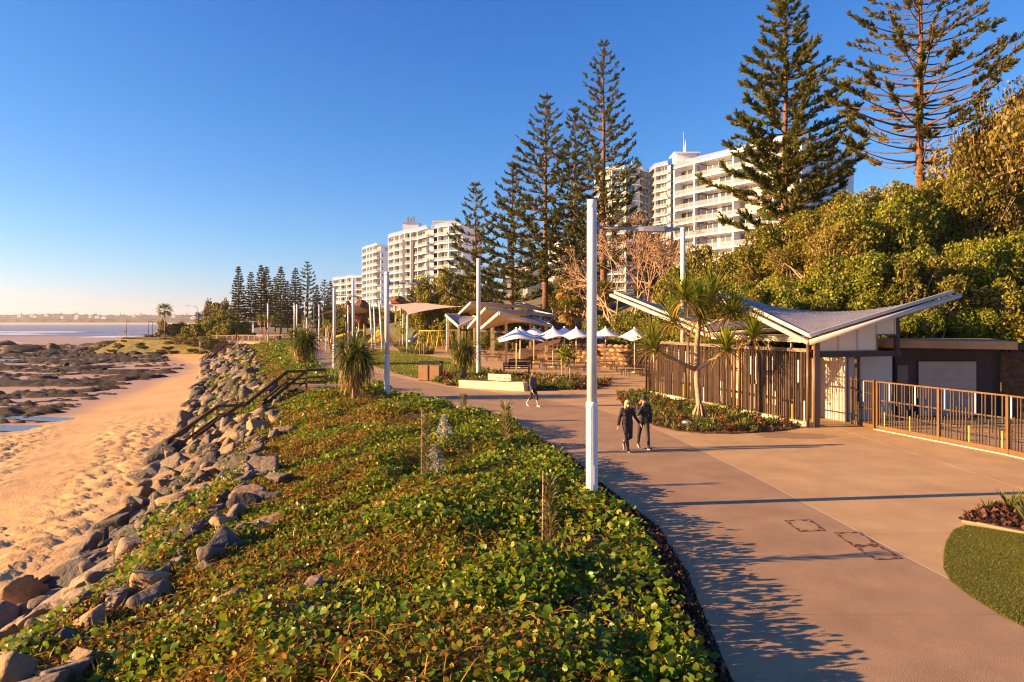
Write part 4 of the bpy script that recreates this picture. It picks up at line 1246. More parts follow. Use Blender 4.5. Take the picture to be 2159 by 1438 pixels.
def near_pandanus():
    rg = np.random.default_rng(31)
    x0, y0, _ = g(1475, 882)
    t = thing('pandanus_tree', 'forked pandanus tree with ringed pale trunk in the garden bed before the slatted screen', 'pandanus', (x0, y0, 0))
    def L(px, py, dy=0.0):
        p = at(px, py, y0 + dy); return np.array((p[0] - x0, p[1] - y0, p[2]))
    mb = MB()
    fork = L(1468, 778)
    mb.tube([(0, 0, 0.05), L(1474, 850), L(1470, 810), fork], [0.15, 0.125, 0.12, 0.125], 12)
    tips = []
    def br(pts, r0, r1):
        n = len(pts)
        mb.tube(pts, [r0 + (r1 - r0) * k / (n - 1) for k in range(n)], 10)
        tips.append(pts[-1])
    br([fork + np.array((0, 0, -.05)), L(1425, 760, -0.3), L(1395, 748, -0.5), L(1378, 733, -0.6)], 0.10, 0.07)
    br([fork + np.array((0, 0, -.05)), L(1495, 762, -0.4), L(1520, 749, -0.8), L(1532, 735, -1.0)], 0.10, 0.075)
    br([fork + np.array((0, 0, -.05)), L(1469, 735, 0.1), L(1472, 700, 0.1), L(1476, 668, 0.1)], 0.12, 0.09)
    br([L(1471, 715, 0.1), L(1450, 700, 0.5), L(1432, 690, 0.8), L(1420, 676, 0.9)], 0.075, 0.06)
    br([L(1474, 690, 0.1), L(1500, 680, -0.3), L(1530, 672, -0.6), L(1545, 660, -0.7)], 0.07, 0.055)
    br([L(1520, 749, -0.8), L(1550, 735, -1.1), L(1580, 722, -1.3), L(1592, 706, -1.3)], 0.065, 0.05)
    br([L(1473, 700, 0.1), L(1490, 665, 0.7), L(1500, 640, 1.0), L(1502, 625, 1.0)], 0.07, 0.055)
    br([L(1476, 675, 0.1), L(1462, 655, -0.4), L(1450, 640, -0.7), L(1444, 628, -0.8)], 0.06, 0.05)
    tr = mb.build('trunk', MT['ring_bark'], t, True)
    pr = MB()
    for k in range(9):
        a = 6.28 * k / 9
        pr.tube([(0.10 * math.cos(a), 0.10 * math.sin(a), 0.62), (0.24 * math.cos(a), 0.24 * math.sin(a), 0.25), (0.36 * math.cos(a), 0.36 * math.sin(a), -0.05)], [0.03, 0.045, 0.05], 7)
    pr.build('prop_roots', MT['ring_bark'], t, True)
    heads = []
    for k, p in enumerate(tips):
        R = [1.2, 1.15, 1.4, 1.2, 1.2, 1.15, 1.35, 1.2][k]
        ax = np.array([p[0] * 0.18, p[1] * 0.1, 0.45]); heads.append((p, R, ax, 105, 0.62, 0.12))
    heads.append((L(1472, 632, 0.1), 1.25, (0, 0, 0.7), 80, 0.6, 0.05))
    link('crown', leaf_heads(heads, rg, PGREEN, PDRY), t)
    fr = MB()
    return t
def ring_mat():
    m, nt, b = new_mat('ringed_pale_bark'); L = nt.links.new
    geo = nt.nodes.new('ShaderNodeNewGeometry')
    w = nt.nodes.new('ShaderNodeTexWave'); w.bands_direction = 'Z'; w.inputs['Scale'].default_value = 6; w.inputs['Distortion'].default_value = 1.5; w.inputs['Detail'].default_value = 3
    L(geo.outputs['Position'], w.inputs['Vector'])
    r = nt.nodes.new('ShaderNodeValToRGB'); r.color_ramp.elements[0].color = (0.30, 0.20, 0.12, 1); r.color_ramp.elements[1].color = (0.46, 0.32, 0.20, 1)
    L(w.outputs['Fac'], r.inputs[0]); L(r.outputs[0], b.inputs['Base Color']); b.inputs['Roughness'].default_value = 0.85
    bp = nt.nodes.new('ShaderNodeBump'); bp.inputs['Strength'].default_value = 0.5; bp.inputs['Distance'].default_value = 0.02
    L(w.outputs['Fac'], bp.inputs['Height']); L(bp.outputs[0], b.inputs['Normal'])
    return m
MT['ring_bark'] = ring_mat()
near_pandanus()

def skirt_pandanus(label, px, d, top, bottom, half_w, seed, dark=True, skirt=True, z0=0.0):
    """dense pandanus whose drooping leaves hang down round the stem"""
    rg = np.random.default_rng(seed)
    x = xat(px, d); zt = HCAM + (HY - top) * d / F - z0; R = half_w * d / F
    t = thing('pandanus_plant', label, 'pandanus', (x, d, z0))
    mb = MB(); mb.tube([(0, 0, -0.1), (0.05, 0, zt * 0.3), (-0.03, 0, zt * 0.6)], [0.17, 0.13, 0.11], 9)
    for k in range(5):
        a = 6.28 * k / 5 + 0.4
        mb.tube([(0, 0, zt * 0.45), (0.35 * R * math.cos(a), 0.35 * R * math.sin(a), zt * 0.62), (0.5 * R * math.cos(a), 0.5 * R * math.sin(a), zt * 0.72)], [0.08, 0.07, 0.05], 7)
    mb.build('trunk', MT['pale_bark'], t, True)
    heads = [((0, 0, zt * 0.62), R * 1.15, (0, 0, 0.6), 80, 2.0, 0.0), ((0, 0, zt * 0.45), R * 1.15, (0, 0, 0.1), 60, 2.6, 0.3)]
    for k in range(6):
        a = 6.28 * k / 6
        heads.append(((0.46 * R * math.cos(a), 0.46 * R * math.sin(a), zt * (0.52 + 0.14 * (k % 2))), R * 1.0, (0.4 * math.cos(a), 0.4 * math.sin(a), 0.3), 60, 2.8, 0.25))
    link('crown', leaf_heads(heads, rg, PDARK, PDRY + [(0.22, 0.20, 0.05)]), t)
    if skirt:
        parts = []
        for k in range(150):
            a = rg.uniform(0, 6.28); z = zt * rg.uniform(0.18, 0.55)
            V, q = strap(np.array([0.12 * math.cos(a), 0.12 * math.sin(a), z]), np.array([math.cos(a), math.sin(a), 0.1]), zt * rg.uniform(0.2, 0.34), 0.06, 3.4, rg)
            V[:, 2] = np.maximum(V[:, 2], 0.0)
            c = np.array(PDRY[rg.integers(0, 3)]) * rg.uniform(0.6, 1.1)
            parts.append((V, q, np.repeat(c[None], len(q), 0)))
        V, q, c = join_np(parts)
        link('dead_leaf_skirt', np_mesh('dead_leaf_skirt', V, [q], MT['leaf'], c), t)
    return t
skirt_pandanus('shaggy pandanus with a straw coloured skirt of dead leaves beside the path', 747, 36.6, 692, 840, 52, 41, z0=-0.1)
skirt_pandanus('dark rounded pandanus beside the path near the timber stair rail', 641, 66, 688, 770, 36, 42, z0=-0.1)
skirt_pandanus('shaggy pandanus in the bed between the bins and the slim lamp post', 977, 48.5, 703, 800, 33, 43, skirt=False)

def small_pandanus(label, px, d, top, half_w, seed, z0=0, group=None):
    rg = np.random.default_rng(seed)
    x = xat(px, d); zt = HCAM + (HY - top) * d / F - z0; R = half_w * d / F
    t = thing('pandanus_tree', label, 'pandanus', (x, d, z0), 0, group)
    mb = MB(); heads = []
    for k in range(5):
        a = 6.28 * k / 5 + rg.uniform(-0.3, 0.3); e = np.array([0.62 * R * math.cos(a), 0.5 * R * math.sin(a), zt * rg.uniform(0.66, 0.82)])
        mb.tube([(0.05 * math.cos(a), 0.05 * math.sin(a), 0), (e[0] * 0.4, e[1] * 0.4, zt * 0.36), tuple(e)], [0.11, 0.09, 0.06], 6)
        heads.append((e, R * 0.5, (0.3 * math.cos(a), 0.3 * math.sin(a), 0.5), 40, 1.1, 0.15))
    mb.build('trunk', MT['pale_bark'], t, True)
    link('crown', leaf_heads(heads, rg, PGREEN, PDRY), t)
small_pandanus('pale stemmed pandanus tree on the far side of the timber deck', 558, 146, 655, 26, 51, -0.1)
small_pandanus('yellowish pandanus tree beside the far shade sail post', 645, 120, 660, 14, 52, 0)
small_pandanus('spreading pandanus tree at the near corner of the playground', 697, 104, 668, 24, 53, 0)

def fan_palm(label, px, d, crown_py, R_px, z0, seed, skirt=True, group=None):
    rg = np.random.default_rng(seed)
    x = xat(px, d); zc = HCAM + (HY - crown_py) * d / F - z0; R = R_px * d / F
    t = thing('fan_palm', label, 'palm tree', (x, d, z0), 0, group)
    mb = MB(); mb.tube([(0, 0, -0.3), (0.05, 0, zc * 0.5), (0, 0, zc)], [0.22, 0.18, 0.16], 8); mb.build('trunk', MT['pale_bark'], t, True)
    parts = []
    for k in range(26):
        f = k / 26; a = k * 2.4; el = 1.2 - 1.9 * f
        d0 = np.array([math.cos(a) * math.cos(el), math.sin(a) * math.cos(el), math.sin(el)])
        hub = np.array([0, 0, zc]) + d0 * R * 0.5
        side = np.cross(d0, [0, 0, 1.0]); side /= max(np.linalg.norm(side), 1e-3); upv = np.cross(side, d0)
        dry = f > 0.72
        Vp, qp = strap(np.array([0, 0, zc]), d0, R * 0.5, 0.04, 0.2, rg)
        c = np.array((PDRY if dry else PGREEN + PDARK)[rg.integers(0, 3)]) * rg.uniform(0.8, 1.2)
        parts.append((Vp, qp, np.repeat(c[None], len(qp), 0)))
        for m in range(11):
            an = -1.35 + 2.7 * m / 10
            dd = d0 * math.cos(an) + side * math.sin(an) + upv * 0.08
            Vp, qp = strap(hub, dd, R * 0.55 * rg.uniform(0.85, 1.1), 0.10 * R, 0.9 if not dry else 1.8, rg)
            parts.append((Vp, qp, np.repeat(c[None], len(qp), 0)))
    V, q, c = join_np(parts)
    link('crown', np_mesh('crown', V, [q], MT['leaf'], c), t)
    if skirt:
        parts = []
        for k in range(90):
            a = rg.uniform(0, 6.28); z = zc - R * rg.uniform(0.1, 0.9)
            Vp, qp = strap(np.array([0.15 * math.cos(a), 0.15 * math.sin(a), z]), np.array([math.cos(a), math.sin(a), -0.2]), R * rg.uniform(0.4, 0.7), 0.14, 2.6, rg)
            c = np.array(PDRY[rg.integers(0, 3)]) * rg.uniform(0.6, 1.0); parts.append((Vp, qp, np.repeat(c[None], len(qp), 0)))
        V, q, c = join_np(parts)
        link('dead_leaf_skirt', np_mesh('dead_leaf_skirt', V, [q], MT['leaf'], c), t)
fan_palm('low golden fan palm behind the white umbrellas', 1203, 78, 655, 34, 0.5, 61)
fan_palm('shaggy fan palm higher up between the pine trunks', 1193, 88, 612, 30, 5, 62)
fan_palm('shaggy fan palm beside the leafless tree', 1275, 84, 615, 30, 5, 63)
fan_palm('lone dark fan palm on the grassy point by the sea', 347, 198, 655, 18, -0.3, 64, skirt=False)
fan_palm('small fan palm at the foot of the playground tower', 790, 140, 662, 20, 0, 65)
# ------------------------------------------------------------------ pavilion with the two wing roofs
def hypar(a, b, c, d, s, t):
    """a=(0,0) b=(1,0) c=(0,1) d=(1,1)"""
    a, b, c, d = map(np.array, (a, b, c, d))
    s = np.asarray(s)[..., None]; t = np.asarray(t)[..., None]
    return a * (1 - s) * (1 - t) + b * s * (1 - t) + c * (1 - s) * t + d * s * t

MT['roof_sheet'] = mat('grey_roof_sheet', (0.20, 0.20, 0.215), (0.26, 0.255, 0.27), 2, 0.55)
MT['soffit'] = mat('tan_soffit', (0.50, 0.38, 0.24), (0.56, 0.43, 0.28), 2, 0.8)
MT['fascia'] = mat('pale_fascia', (0.44, 0.40, 0.36), (0.50, 0.46, 0.41), 2, 0.5)
MT['panel'] = mat('cream_panel', (0.66, 0.55, 0.42), (0.70, 0.60, 0.46), 2, 0.6)
MT['olive_panel'] = mat('olive_panel', (0.16, 0.14, 0.08), (0.19, 0.165, 0.10), 2, 0.6)
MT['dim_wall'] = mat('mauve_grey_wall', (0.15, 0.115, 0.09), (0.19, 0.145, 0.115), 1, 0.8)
MT['shed_dark'] = mat('dark_shed_wall', (0.03, 0.022, 0.018), (0.045, 0.032, 0.026), 2, 0.7)
MT['shutter'] = mat('roller_shutter', (0.34, 0.29, 0.26), (0.38, 0.33, 0.29), 2, 0.5)
MT['white_slat'] = mat('white_slat_paint', (0.78, 0.77, 0.74), (0.82, 0.81, 0.78), 3, 0.5)
MT['sign_blue'] = mat('dark_blue_sign', (0.012, 0.018, 0.045), (0.016, 0.024, 0.055), 3, 0.4)

def wing_roof(parent, A, B, C, D, ribs=46, thick=0.16, top='roof_sheet', drop=0.12):
    n, k = ribs * 4, 14
    T, S = np.meshgrid(np.linspace(0, 1, n + 1), np.linspace(0, 1, k + 1), indexing='ij')
    P = hypar(A, B, C, D, S, T)
    P[..., 2] += 0.010 * np.sin(2 * np.pi * T * ribs) + 0.0
    me = grid_mesh('roof_sheet', P[..., 0], P[..., 1], P[..., 2], MT[top], smooth=False)
    sheet = link('roof_sheet', me, parent)
    # soffit: same surface a little lower and smaller
    T, S = np.meshgrid(np.linspace(0.015, 0.985, 13), np.linspace(0.015, 0.985, 13), indexing='ij')
    Q = hypar(A, B, C, D, S, T); Q[..., 2] -= thick
    link('soffit', grid_mesh('soffit', Q[..., 0], Q[..., 1], Q[..., 2], MT['soffit']), parent)
    A, B, C, D = map(np.array, (A, B, C, D))
    cen = (A + B + C + D) / 4
    for p, q in ((A, B), (A, C), (B, D), (C, D)):
        up = MB(); up.bar(p + (0, 0, 0.0), q + (0, 0, 0.0), 0.06, 0.13); up.build('verge_trim', MT['fascia'], parent)
        o = ((p + q) / 2 - cen); o[2] = 0; o = o / np.linalg.norm(o) * 0.16
        e = (q - p) / np.linalg.norm(q - p) * 0.15
        gt = MB(); gt.tube([p + o - e + (0, 0, -drop - 0.10), q + o + e + (0, 0, -drop - 0.10)], 0.10, 10); gt.build('gutter', MT['fascia'], parent, True)

def screws(parent, A, B, C, D, rows=6, cols=22):
    mb = MB()
    for i in range(rows):
        for j in range(cols):
            p = hypar(A, B, C, D, (i + 0.5) / rows, (j + 0.5) / cols)
            mb.box((p[0], p[1], p[2] + 0.02), (0.02, 0.02, 0.015))
    o = mb.build('roof_screws', MT['fascia'], parent); o['kind'] = 'stuff'

MT['side_shaded'] = mat('shaded_white_wall', (0.46, 0.42, 0.37), (0.51, 0.47, 0.41), 1, 0.8)  # white wall facing away from the sun; its shade is put into the colour
def make_pavilion():
    rr = random.Random(3)
    t = thing('pavilion', 'toilet pavilion with brown slatted screen and curved wing roofs', 'pavilion', (11.66, 26.8, 0), math.radians(17.04))
    A, B, C, D = (-1.1, -1.3, 3.62), (6.2, -1.0, 5.37), (-1.1, 4.5, 5.5), (6.2, 4.8, 3.75)
    wing_roof(t, A, B, C, D); screws(t, A, B, C, D)
    wing_roof(t, (-1.0, 5.4, 3.75), (6.0, 5.6, 4.2), (-1.4, 14.6, 5.9), (6.0, 14.8, 3.9))
    # screen: slats each a piece
    slat_m = {}
    def slat(y, z0, z1, m, x=0.0, w=0.04, dp=0.05):
        key = (round(z1 - z0, 2), m)
        if key not in slat_m:
            mb = MB(); mb.box((0, 0, 0), (dp, w, z1 - z0)); slat_m[key] = mb.mesh('slat', MT[m])
        link('slat', slat_m[key], t, (x, y, (z0 + z1) / 2))
    y = 0.25
    while y < 13.0:
        if min(abs(y - p) for p in (4.4, 4.75, 8.66)) > 0.1:
            r = rr.random()
            lo, hi = 0.2, 2.92
            m = 'bronze'
            if r < 0.10: lo = round(rr.uniform(0.9, 1.5), 1)
            elif r < 0.18: hi = round(rr.uniform(1.9, 2.5), 1)
            elif r < 0.25:
                slat(y, 0.2, round(rr.uniform(0.8, 1.1), 1), 'white_slat' if rr.random() < 0.7 else 'yellow'); lo = 1.5
            elif r < 0.30:
                slat(y, round(rr.uniform(1.6, 1.9), 1), 2.6, 'white_slat'); hi = 1.4
            slat(y, lo, hi, m)
        y += rr.choice((0.085, 0.10, 0.10, 0.13))
    for z in (0.95, 2.0):
        mb = MB(); mb.box((0.045, 6.6, z), (0.035, 13.0, 0.06)); mb.build('rail', MT['dark_metal'], t)
    mb = MB(); mb.box((0, 6.6, 3.0), (0.12, 13.3, 0.14)); mb.build('top_beam', MT['dim_wall'], t)
    mb = MB(); mb.box((0.05, 6.6, 0.08), (0.3, 13.3, 0.2)); mb.build('plinth', MT['cream'], t)
    for y in (0.0, 4.4, 4.75, 8.66, 13.15):
        mb = MB(); mb.tube([(-0.06, y, 0), (-0.06, y, 3.4 if y else 3.5)], 0.062, 10); mb.build('post', MT['gold_post'], t, True)
    mb = MB(); mb.box((0.30, -0.02, 1.72), (0.20, 0.22, 3.44)); mb.build('corner_column', MT['dim_wall'], t)
    mb = MB(); mb.tube([(0.12, -0.16, 0), (0.12, -0.16, 3.45)], 0.055, 10); mb.build('post', MT['gold_post'], t, True)
    mb = MB(); mb.box((0.16, 0.0, 3.45), (0.22, 0.3, 0.5)); mb.build('bracket', MT['dark_metal'], t)
    # flat cream panel under the first wing
    mb = MB(); mb.box((1.2, 3.4, 3.42), (2.6, 6.4, 0.22)); mb.build('canopy_panel', MT['panel'], t)
    for y in (1.0, 2.4, 3.8, 5.2):
        mb = MB(); mb.box((-0.02, y, 3.19), (0.06, 0.06, 0.24)); mb.build('strut', MT['fascia'], t)
    for x, y, z1 in ((0.1, 9.0, 4.7), (0.1, 13.0, 5.2), (5.6, 9.0, 4.4), (5.6, 13.0, 4.2), (5.6, 4.4, 4.0)):
        mb = MB(); mb.box((x, y, z1 / 2), (0.14, 0.14, z1)); mb.build('column', MT['dark_metal'], t)
    # rooms behind the screen
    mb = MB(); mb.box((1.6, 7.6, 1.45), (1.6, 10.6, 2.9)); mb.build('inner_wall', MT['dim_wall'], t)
    for y in (3.2, 6.0, 7.4, 9.8, 11.2):
        mb = MB(); mb.box((0.78, y, 1.55), (0.03, 0.75, 2.1)); mb.build('cubicle_door', MT['panel'], t)
    # entry
    mb = MB(); mb.box((1.55, 2.2, 1.4), (1.9, 0.1, 2.8)); mb.build('entry_wall', MT['olive_panel'], t)
    mb = MB(); mb.box((2.42, 1.40, 1.38), (0.08, 1.40, 2.74)); en = mb.build('entry_side_wall', MT['panel'], t)
    mb = MB(); mb.box((2.37, 1.05, 1.38), (0.02, 0.03, 2.72)); mb.build('cover_strip', MT['fascia'], en)
    sg = MB(); sg.box((0.86, 2.13, 1.62), (0.55, 0.03, 0.24)); sgo = sg.build('toilet_sign', MT['sign_blue'], t)
    pic = MB()
    for k in range(4):
        xx = 0.68 + 0.12 * k
        pic.box((xx, 2.112, 1.68), (0.035, 0.006, 0.035)); pic.box((xx, 2.112, 1.625), (0.05, 0.006, 0.06)); pic.box((xx, 2.112, 1.57), (0.03 if k != 2 else 0.055, 0.006, 0.04))
    pic.box((0.86, 2.112, 1.525), (0.42, 0.006, 0.012))
    pic.build('pictograms', MT['white_slat'], sgo)
    for x in (2.62, 2.74):
        mb = MB(); mb.box((x, 0.35, 1.4), (0.07, 0.12, 2.8)); mb.build('post', MT['dark_metal' if x < 2.7 else 'gold_post'], t)
    mb = MB(); mb.box((2.3, 0.02, 2.83), (4.5, 0.16, 0.22)); mb.build('lintel', MT['shed_dark'], t)
    # glazed gable panels
    def zr(x): return 3.62 + (5.37 - 3.62) * (x + 1.1) / 7.3 - 0.36
    xs = [0.38, 1.35, 2.28, 3.24, 4.2]
    for a, b in zip(xs[:-1], xs[1:]):
        zb = 2.98 if b < 4 else 3.62
        mb = MB(); a2, b2 = a + 0.02, b - 0.02
        vs = [(a2, -0.02, zb), (b2, -0.02, zb), (b2, -0.02, zr(b2)), (a2, -0.02, zr(a2))]
        mb.add([(x, y - 0.03, z) for x, y, z in vs] + [(x, y + 0.03, z) for x, y, z in vs], [(0, 1, 2, 3), (7, 6, 5, 4), (0, 4, 5, 1), (1, 5, 6, 2), (2, 6, 7, 3), (3, 7, 4, 0)])
        mb.build('gable_panel', MT['panel'], t)
        mb = MB(); mb.box((b, -0.04, (zb + zr(b)) / 2), (0.05, 0.09, zr(b) - zb)); mb.build('mullion', MT['fascia'], t)
    mb = MB(); mb.box((1.83, -0.06, 2.955), (2.9, 0.08, 0.05)); mb.box((3.26, -0.06, 3.28), (0.06, 0.08, 0.65)); mb.box((3.8, -0.06, 3.60), (1.1, 0.08, 0.05)); mb.build('panel_frame', MT['dark_metal'], t)
    mb = MB(); mb.box((4.34, 0.0, 3.7), (0.16, 0.16, 2.0)); mb.build('column', MT['shed_dark'], t)
    mb = MB(); mb.box((3.95, 1.0, 1.4), (2.3, 0.1, 2.8)); mb.build('side_wall', MT['side_shaded'], t)
    return t
make_pavilion()

def make_shed():
    x0, y0 = xat(1890, 29.7), 29.7
    t = thing('storage_shed', 'low dark storage shed with pale roller shutter and concrete flat roof', 'shed', (x0, y0, 0))
    w = xat(2112, 29.7) - x0
    mb = MB(); mb.box((w / 2, 1.2, 1.5), (w, 2.2, 3.0)); mb.build('wall', MT['shed_dark'], t)
    sx0, sx1 = xat(1942, 29.5) - x0, xat(2066, 29.5) - x0
    sh = MB(); sh.box(((sx0 + sx1) / 2, 0.06, 1.22), (sx1 - sx0, 0.06, 2.44)); so = sh.build('roller_shutter', MT['shed_dark'], t)
    for k in range(24):
        mb = MB(); mb.box(((sx0 + sx1) / 2, 0.02, 0.1 + k * 0.098), (sx1 - sx0 - 0.04, 0.04, 0.09)); mb.build('shutter_slat', MT['shutter'], so)
    dx0, dx1 = xat(1898, 29.5) - x0, xat(1921, 29.5) - x0
    mb = MB(); mb.box(((dx0 + dx1) / 2, 0.05, 1.12), (dx1 - dx0, 0.06, 2.24)); do = mb.build('door', MT['dim_wall'], t)
    mb = MB(); mb.box((dx1 - 0.08, -0.01, 1.05), (0.04, 0.06, 0.14)); mb.build('handle', MT['grey_metal'], do)
    mb = MB(); mb.prism([(-0.9, 1.5), (xat(1893, 29.2) - x0 - 0.4, -0.3), (xat(2150, 27.0) - x0, -2.6), (w + 1.4, 2.8), (0, 3.2)], 3.02, 3.34); mb.build('roof', MT['path'], t)
make_shed()

def stone_wall(name, label, pts, h, m, seed, course=0.32, depth=0.4, z0=0.0):
    """coursed rough stone wall along pts; every stone a piece"""
    rr = random.Random(seed); rg = np.random.default_rng(seed)
    t = thing(name, label, 'stone wall', (pts[0][0], pts[0][1], z0))
    core = MB()
    geo = [rock_geo(500 + k, 2, (1, 0.7, 0.9), 0.05, planes=8) for k in range(5)]
    ms = [np_mesh('stone', P * 0.5, [Fc], m) for P, Fc in geo]
    cnt = 0
    for (ax, ay), (bx, by) in zip(pts[:-1], pts[1:]):
        L = math.hypot(bx - ax, by - ay); an = math.atan2(by - ay, bx - ax)
        core.box(((ax + bx) / 2 - pts[0][0], (ay + by) / 2 - pts[0][1], h / 2 - 0.1), (L, depth * 0.5, h - 0.3), an)
        z = 0.0
        while z < h - 0.1:
            s = rr.uniform(0, 0.3)
            while s < L and cnt < 290:
                wdt = rr.uniform(0.45, 0.95) * course / 0.32
                o = link('stone', ms[rr.randrange(5)], t, (ax + (s + wdt / 2) * (bx - ax) / L - pts[0][0], ay + (s + wdt / 2) * (by - ay) / L - pts[0][1], z + course / 2))
                o.scale = (wdt * 1.15, depth * 1.5, course * 1.3); o.rotation_euler = (rr.uniform(-.1, .1), rr.uniform(-.1, .1), an + rr.uniform(-.15, .15))
                s += wdt; cnt += 1
            z += course
    core.build('core', MT['soil'], t)
stone_wall('stone_wall', 'dark stone retaining wall beside the storage shed', [(xat(2112, 29.6), 29.6), (xat(2330, 27.5), 27.5)], 3.1, MT['rock_dark'], 71, 0.36)
stone_wall('stone_wall', 'tan stone retaining wall behind the picnic tables', [(13.0, 58.5), (12.2, 63), (9.5, 67.5), (6.2, 70.5)], 1.9, MT['rock_tan'], 72, 0.40, 0.5)

# ------------------------------------------------------------------ slatted fence and gate
def make_fence():
    rr = random.Random(8)
    gp = (xat(1850, 26.2), 26.2)
    line = [gp, (14.75, 23.6), (15.4, 21.2), (15.75, 18.6), (15.8, 15.6)]
    t = thing('slatted_fence', 'bronze slatted metal fence with white and yellow accents beside the plaza', 'fence', (gp[0], gp[1], 0))
    cache = {}
    def piece(p, z0, z1, m, an, name='slat', w=0.035, parent=t, org=gp):
        key = (round(z1 - z0, 2), m, w)
        if key not in cache:
            mb = MB(); mb.box((0, 0, 0), (w, 0.03, z1 - z0)); cache[key] = mb.mesh(name, MT[m])
        o = link(name, cache[key], parent, (p[0] - org[0], p[1] - org[1], (z0 + z1) / 2)); o.rotation_euler = (0, 0, an)
    k = 0
    for (ax, ay), (bx, by) in zip(line[:-1], line[1:]):
        L = math.hypot(bx - ax, by - ay); an = math.atan2(by - ay, bx - ax)
        for z, hh, m in ((1.83, 0.05, 'gold_post'), (0.09, 0.16, 'gold_post')):
            mb = MB(); mb.bar((ax - gp[0], ay - gp[1], z), (bx - gp[0], by - gp[1], z), 0.06, hh); mb.build('rail', MT[m], t)
        for z in (1.12, 0.62):
            mb = MB(); mb.bar((ax - gp[0] + 0.03, ay - gp[1], z), (bx - gp[0] + 0.03, by - gp[1], z), 0.02, 0.05); mb.build('rail', MT['bronze'], t)
        mb = MB(); mb.bar((ax - gp[0] - 0.12, ay - gp[1], 0.012), (bx - gp[0] - 0.12, by - gp[1], 0.012), 0.07, 0.03); mb.build('kerb_edge', MT['pale_joint'], t)
        mb = MB(); mb.box((ax - gp[0], ay - gp[1], 0.93), (0.09, 0.09, 1.86), an); mb.build('post', MT['gold_post'], t)
        s = 0.12
        while s < L - 0.05:
            p = (ax + (bx - ax) * s / L, ay + (by - ay) * s / L)
            typ = k % 10
            if typ == 4:
                piece(p, 1.15, 1.80, 'white_slat', an); piece(p, 0.16, 0.9, 'bronze', an)
            elif typ == 2:
                piece(p, 0.16, 0.70, 'yellow', an); piece(p, 0.95, 1.8, 'bronze', an)
            elif typ in (0, 6):
                piece(p, 0.16, 1.8, 'bronze', an)
            elif typ in (1, 5, 8):
                piece(p, 0.16, round(rr.uniform(0.8, 1.3), 1), 'bronze', an)
                if rr.random() < 0.3: piece((p[0], p[1]), 1.4, 1.8, 'bronze', an)
            else:
                piece(p, round(rr.uniform(0.5, 1.0), 1), 1.8, 'bronze', an)
                if rr.random() < 0.5: piece(p, 0.16, 0.4, 'bronze', an)
            s += 0.115; k += 1
    # gate between pavilion and fence
    ga = (xat(1795, 27.6), 27.6); gb = (gp[0] - 0.1, gp[1] + 0.02)
    gt = thing('metal_gate', 'closed bronze slatted metal gate between pavilion and fence', 'gate', (ga[0], ga[1], 0))
    an = math.atan2(gb[1] - ga[1], gb[0] - ga[0]); L = math.hypot(gb[0] - ga[0], gb[1] - ga[1])
    fr = MB()
    for z, hh in ((1.82, 0.05), (0.10, 0.14)):
        fr.bar((0, 0, z), (gb[0] - ga[0], gb[1] - ga[1], z), 0.05, hh)
    fr.build('gate_frame', MT['gold_post'], gt)
    for z in (1.35, 0.75):
        mb = MB(); mb.bar((0.02, 0.03, z), (gb[0] - ga[0], gb[1] - ga[1] + 0.03, z), 0.02, 0.05); mb.build('rail', MT['dark_metal'], gt)
    for s0 in (0.02, L - 0.03):
        mb = MB(); mb.box((math.cos(an) * s0, math.sin(an) * s0, 0.95), (0.07, 0.07, 1.9), an); mb.build('stile', MT['gold_post'], gt)
    s = 0.12; k = 0
    while s < L - 0.08:
        p = (ga[0] + math.cos(an) * s, ga[1] + math.sin(an) * s)
        if k == 6: piece(p, 1.0, 1.8, 'white_slat', an, parent=gt, org=ga)
        elif k == 3: piece(p, 0.17, 0.95, 'yellow', an, parent=gt, org=ga)
        else: piece(p, 0.17 if rr.random() < .6 else 0.6, 1.8 if rr.random() < .6 else 1.2, 'bronze', an, parent=gt, org=ga)
        s += 0.105; k += 1
make_fence()

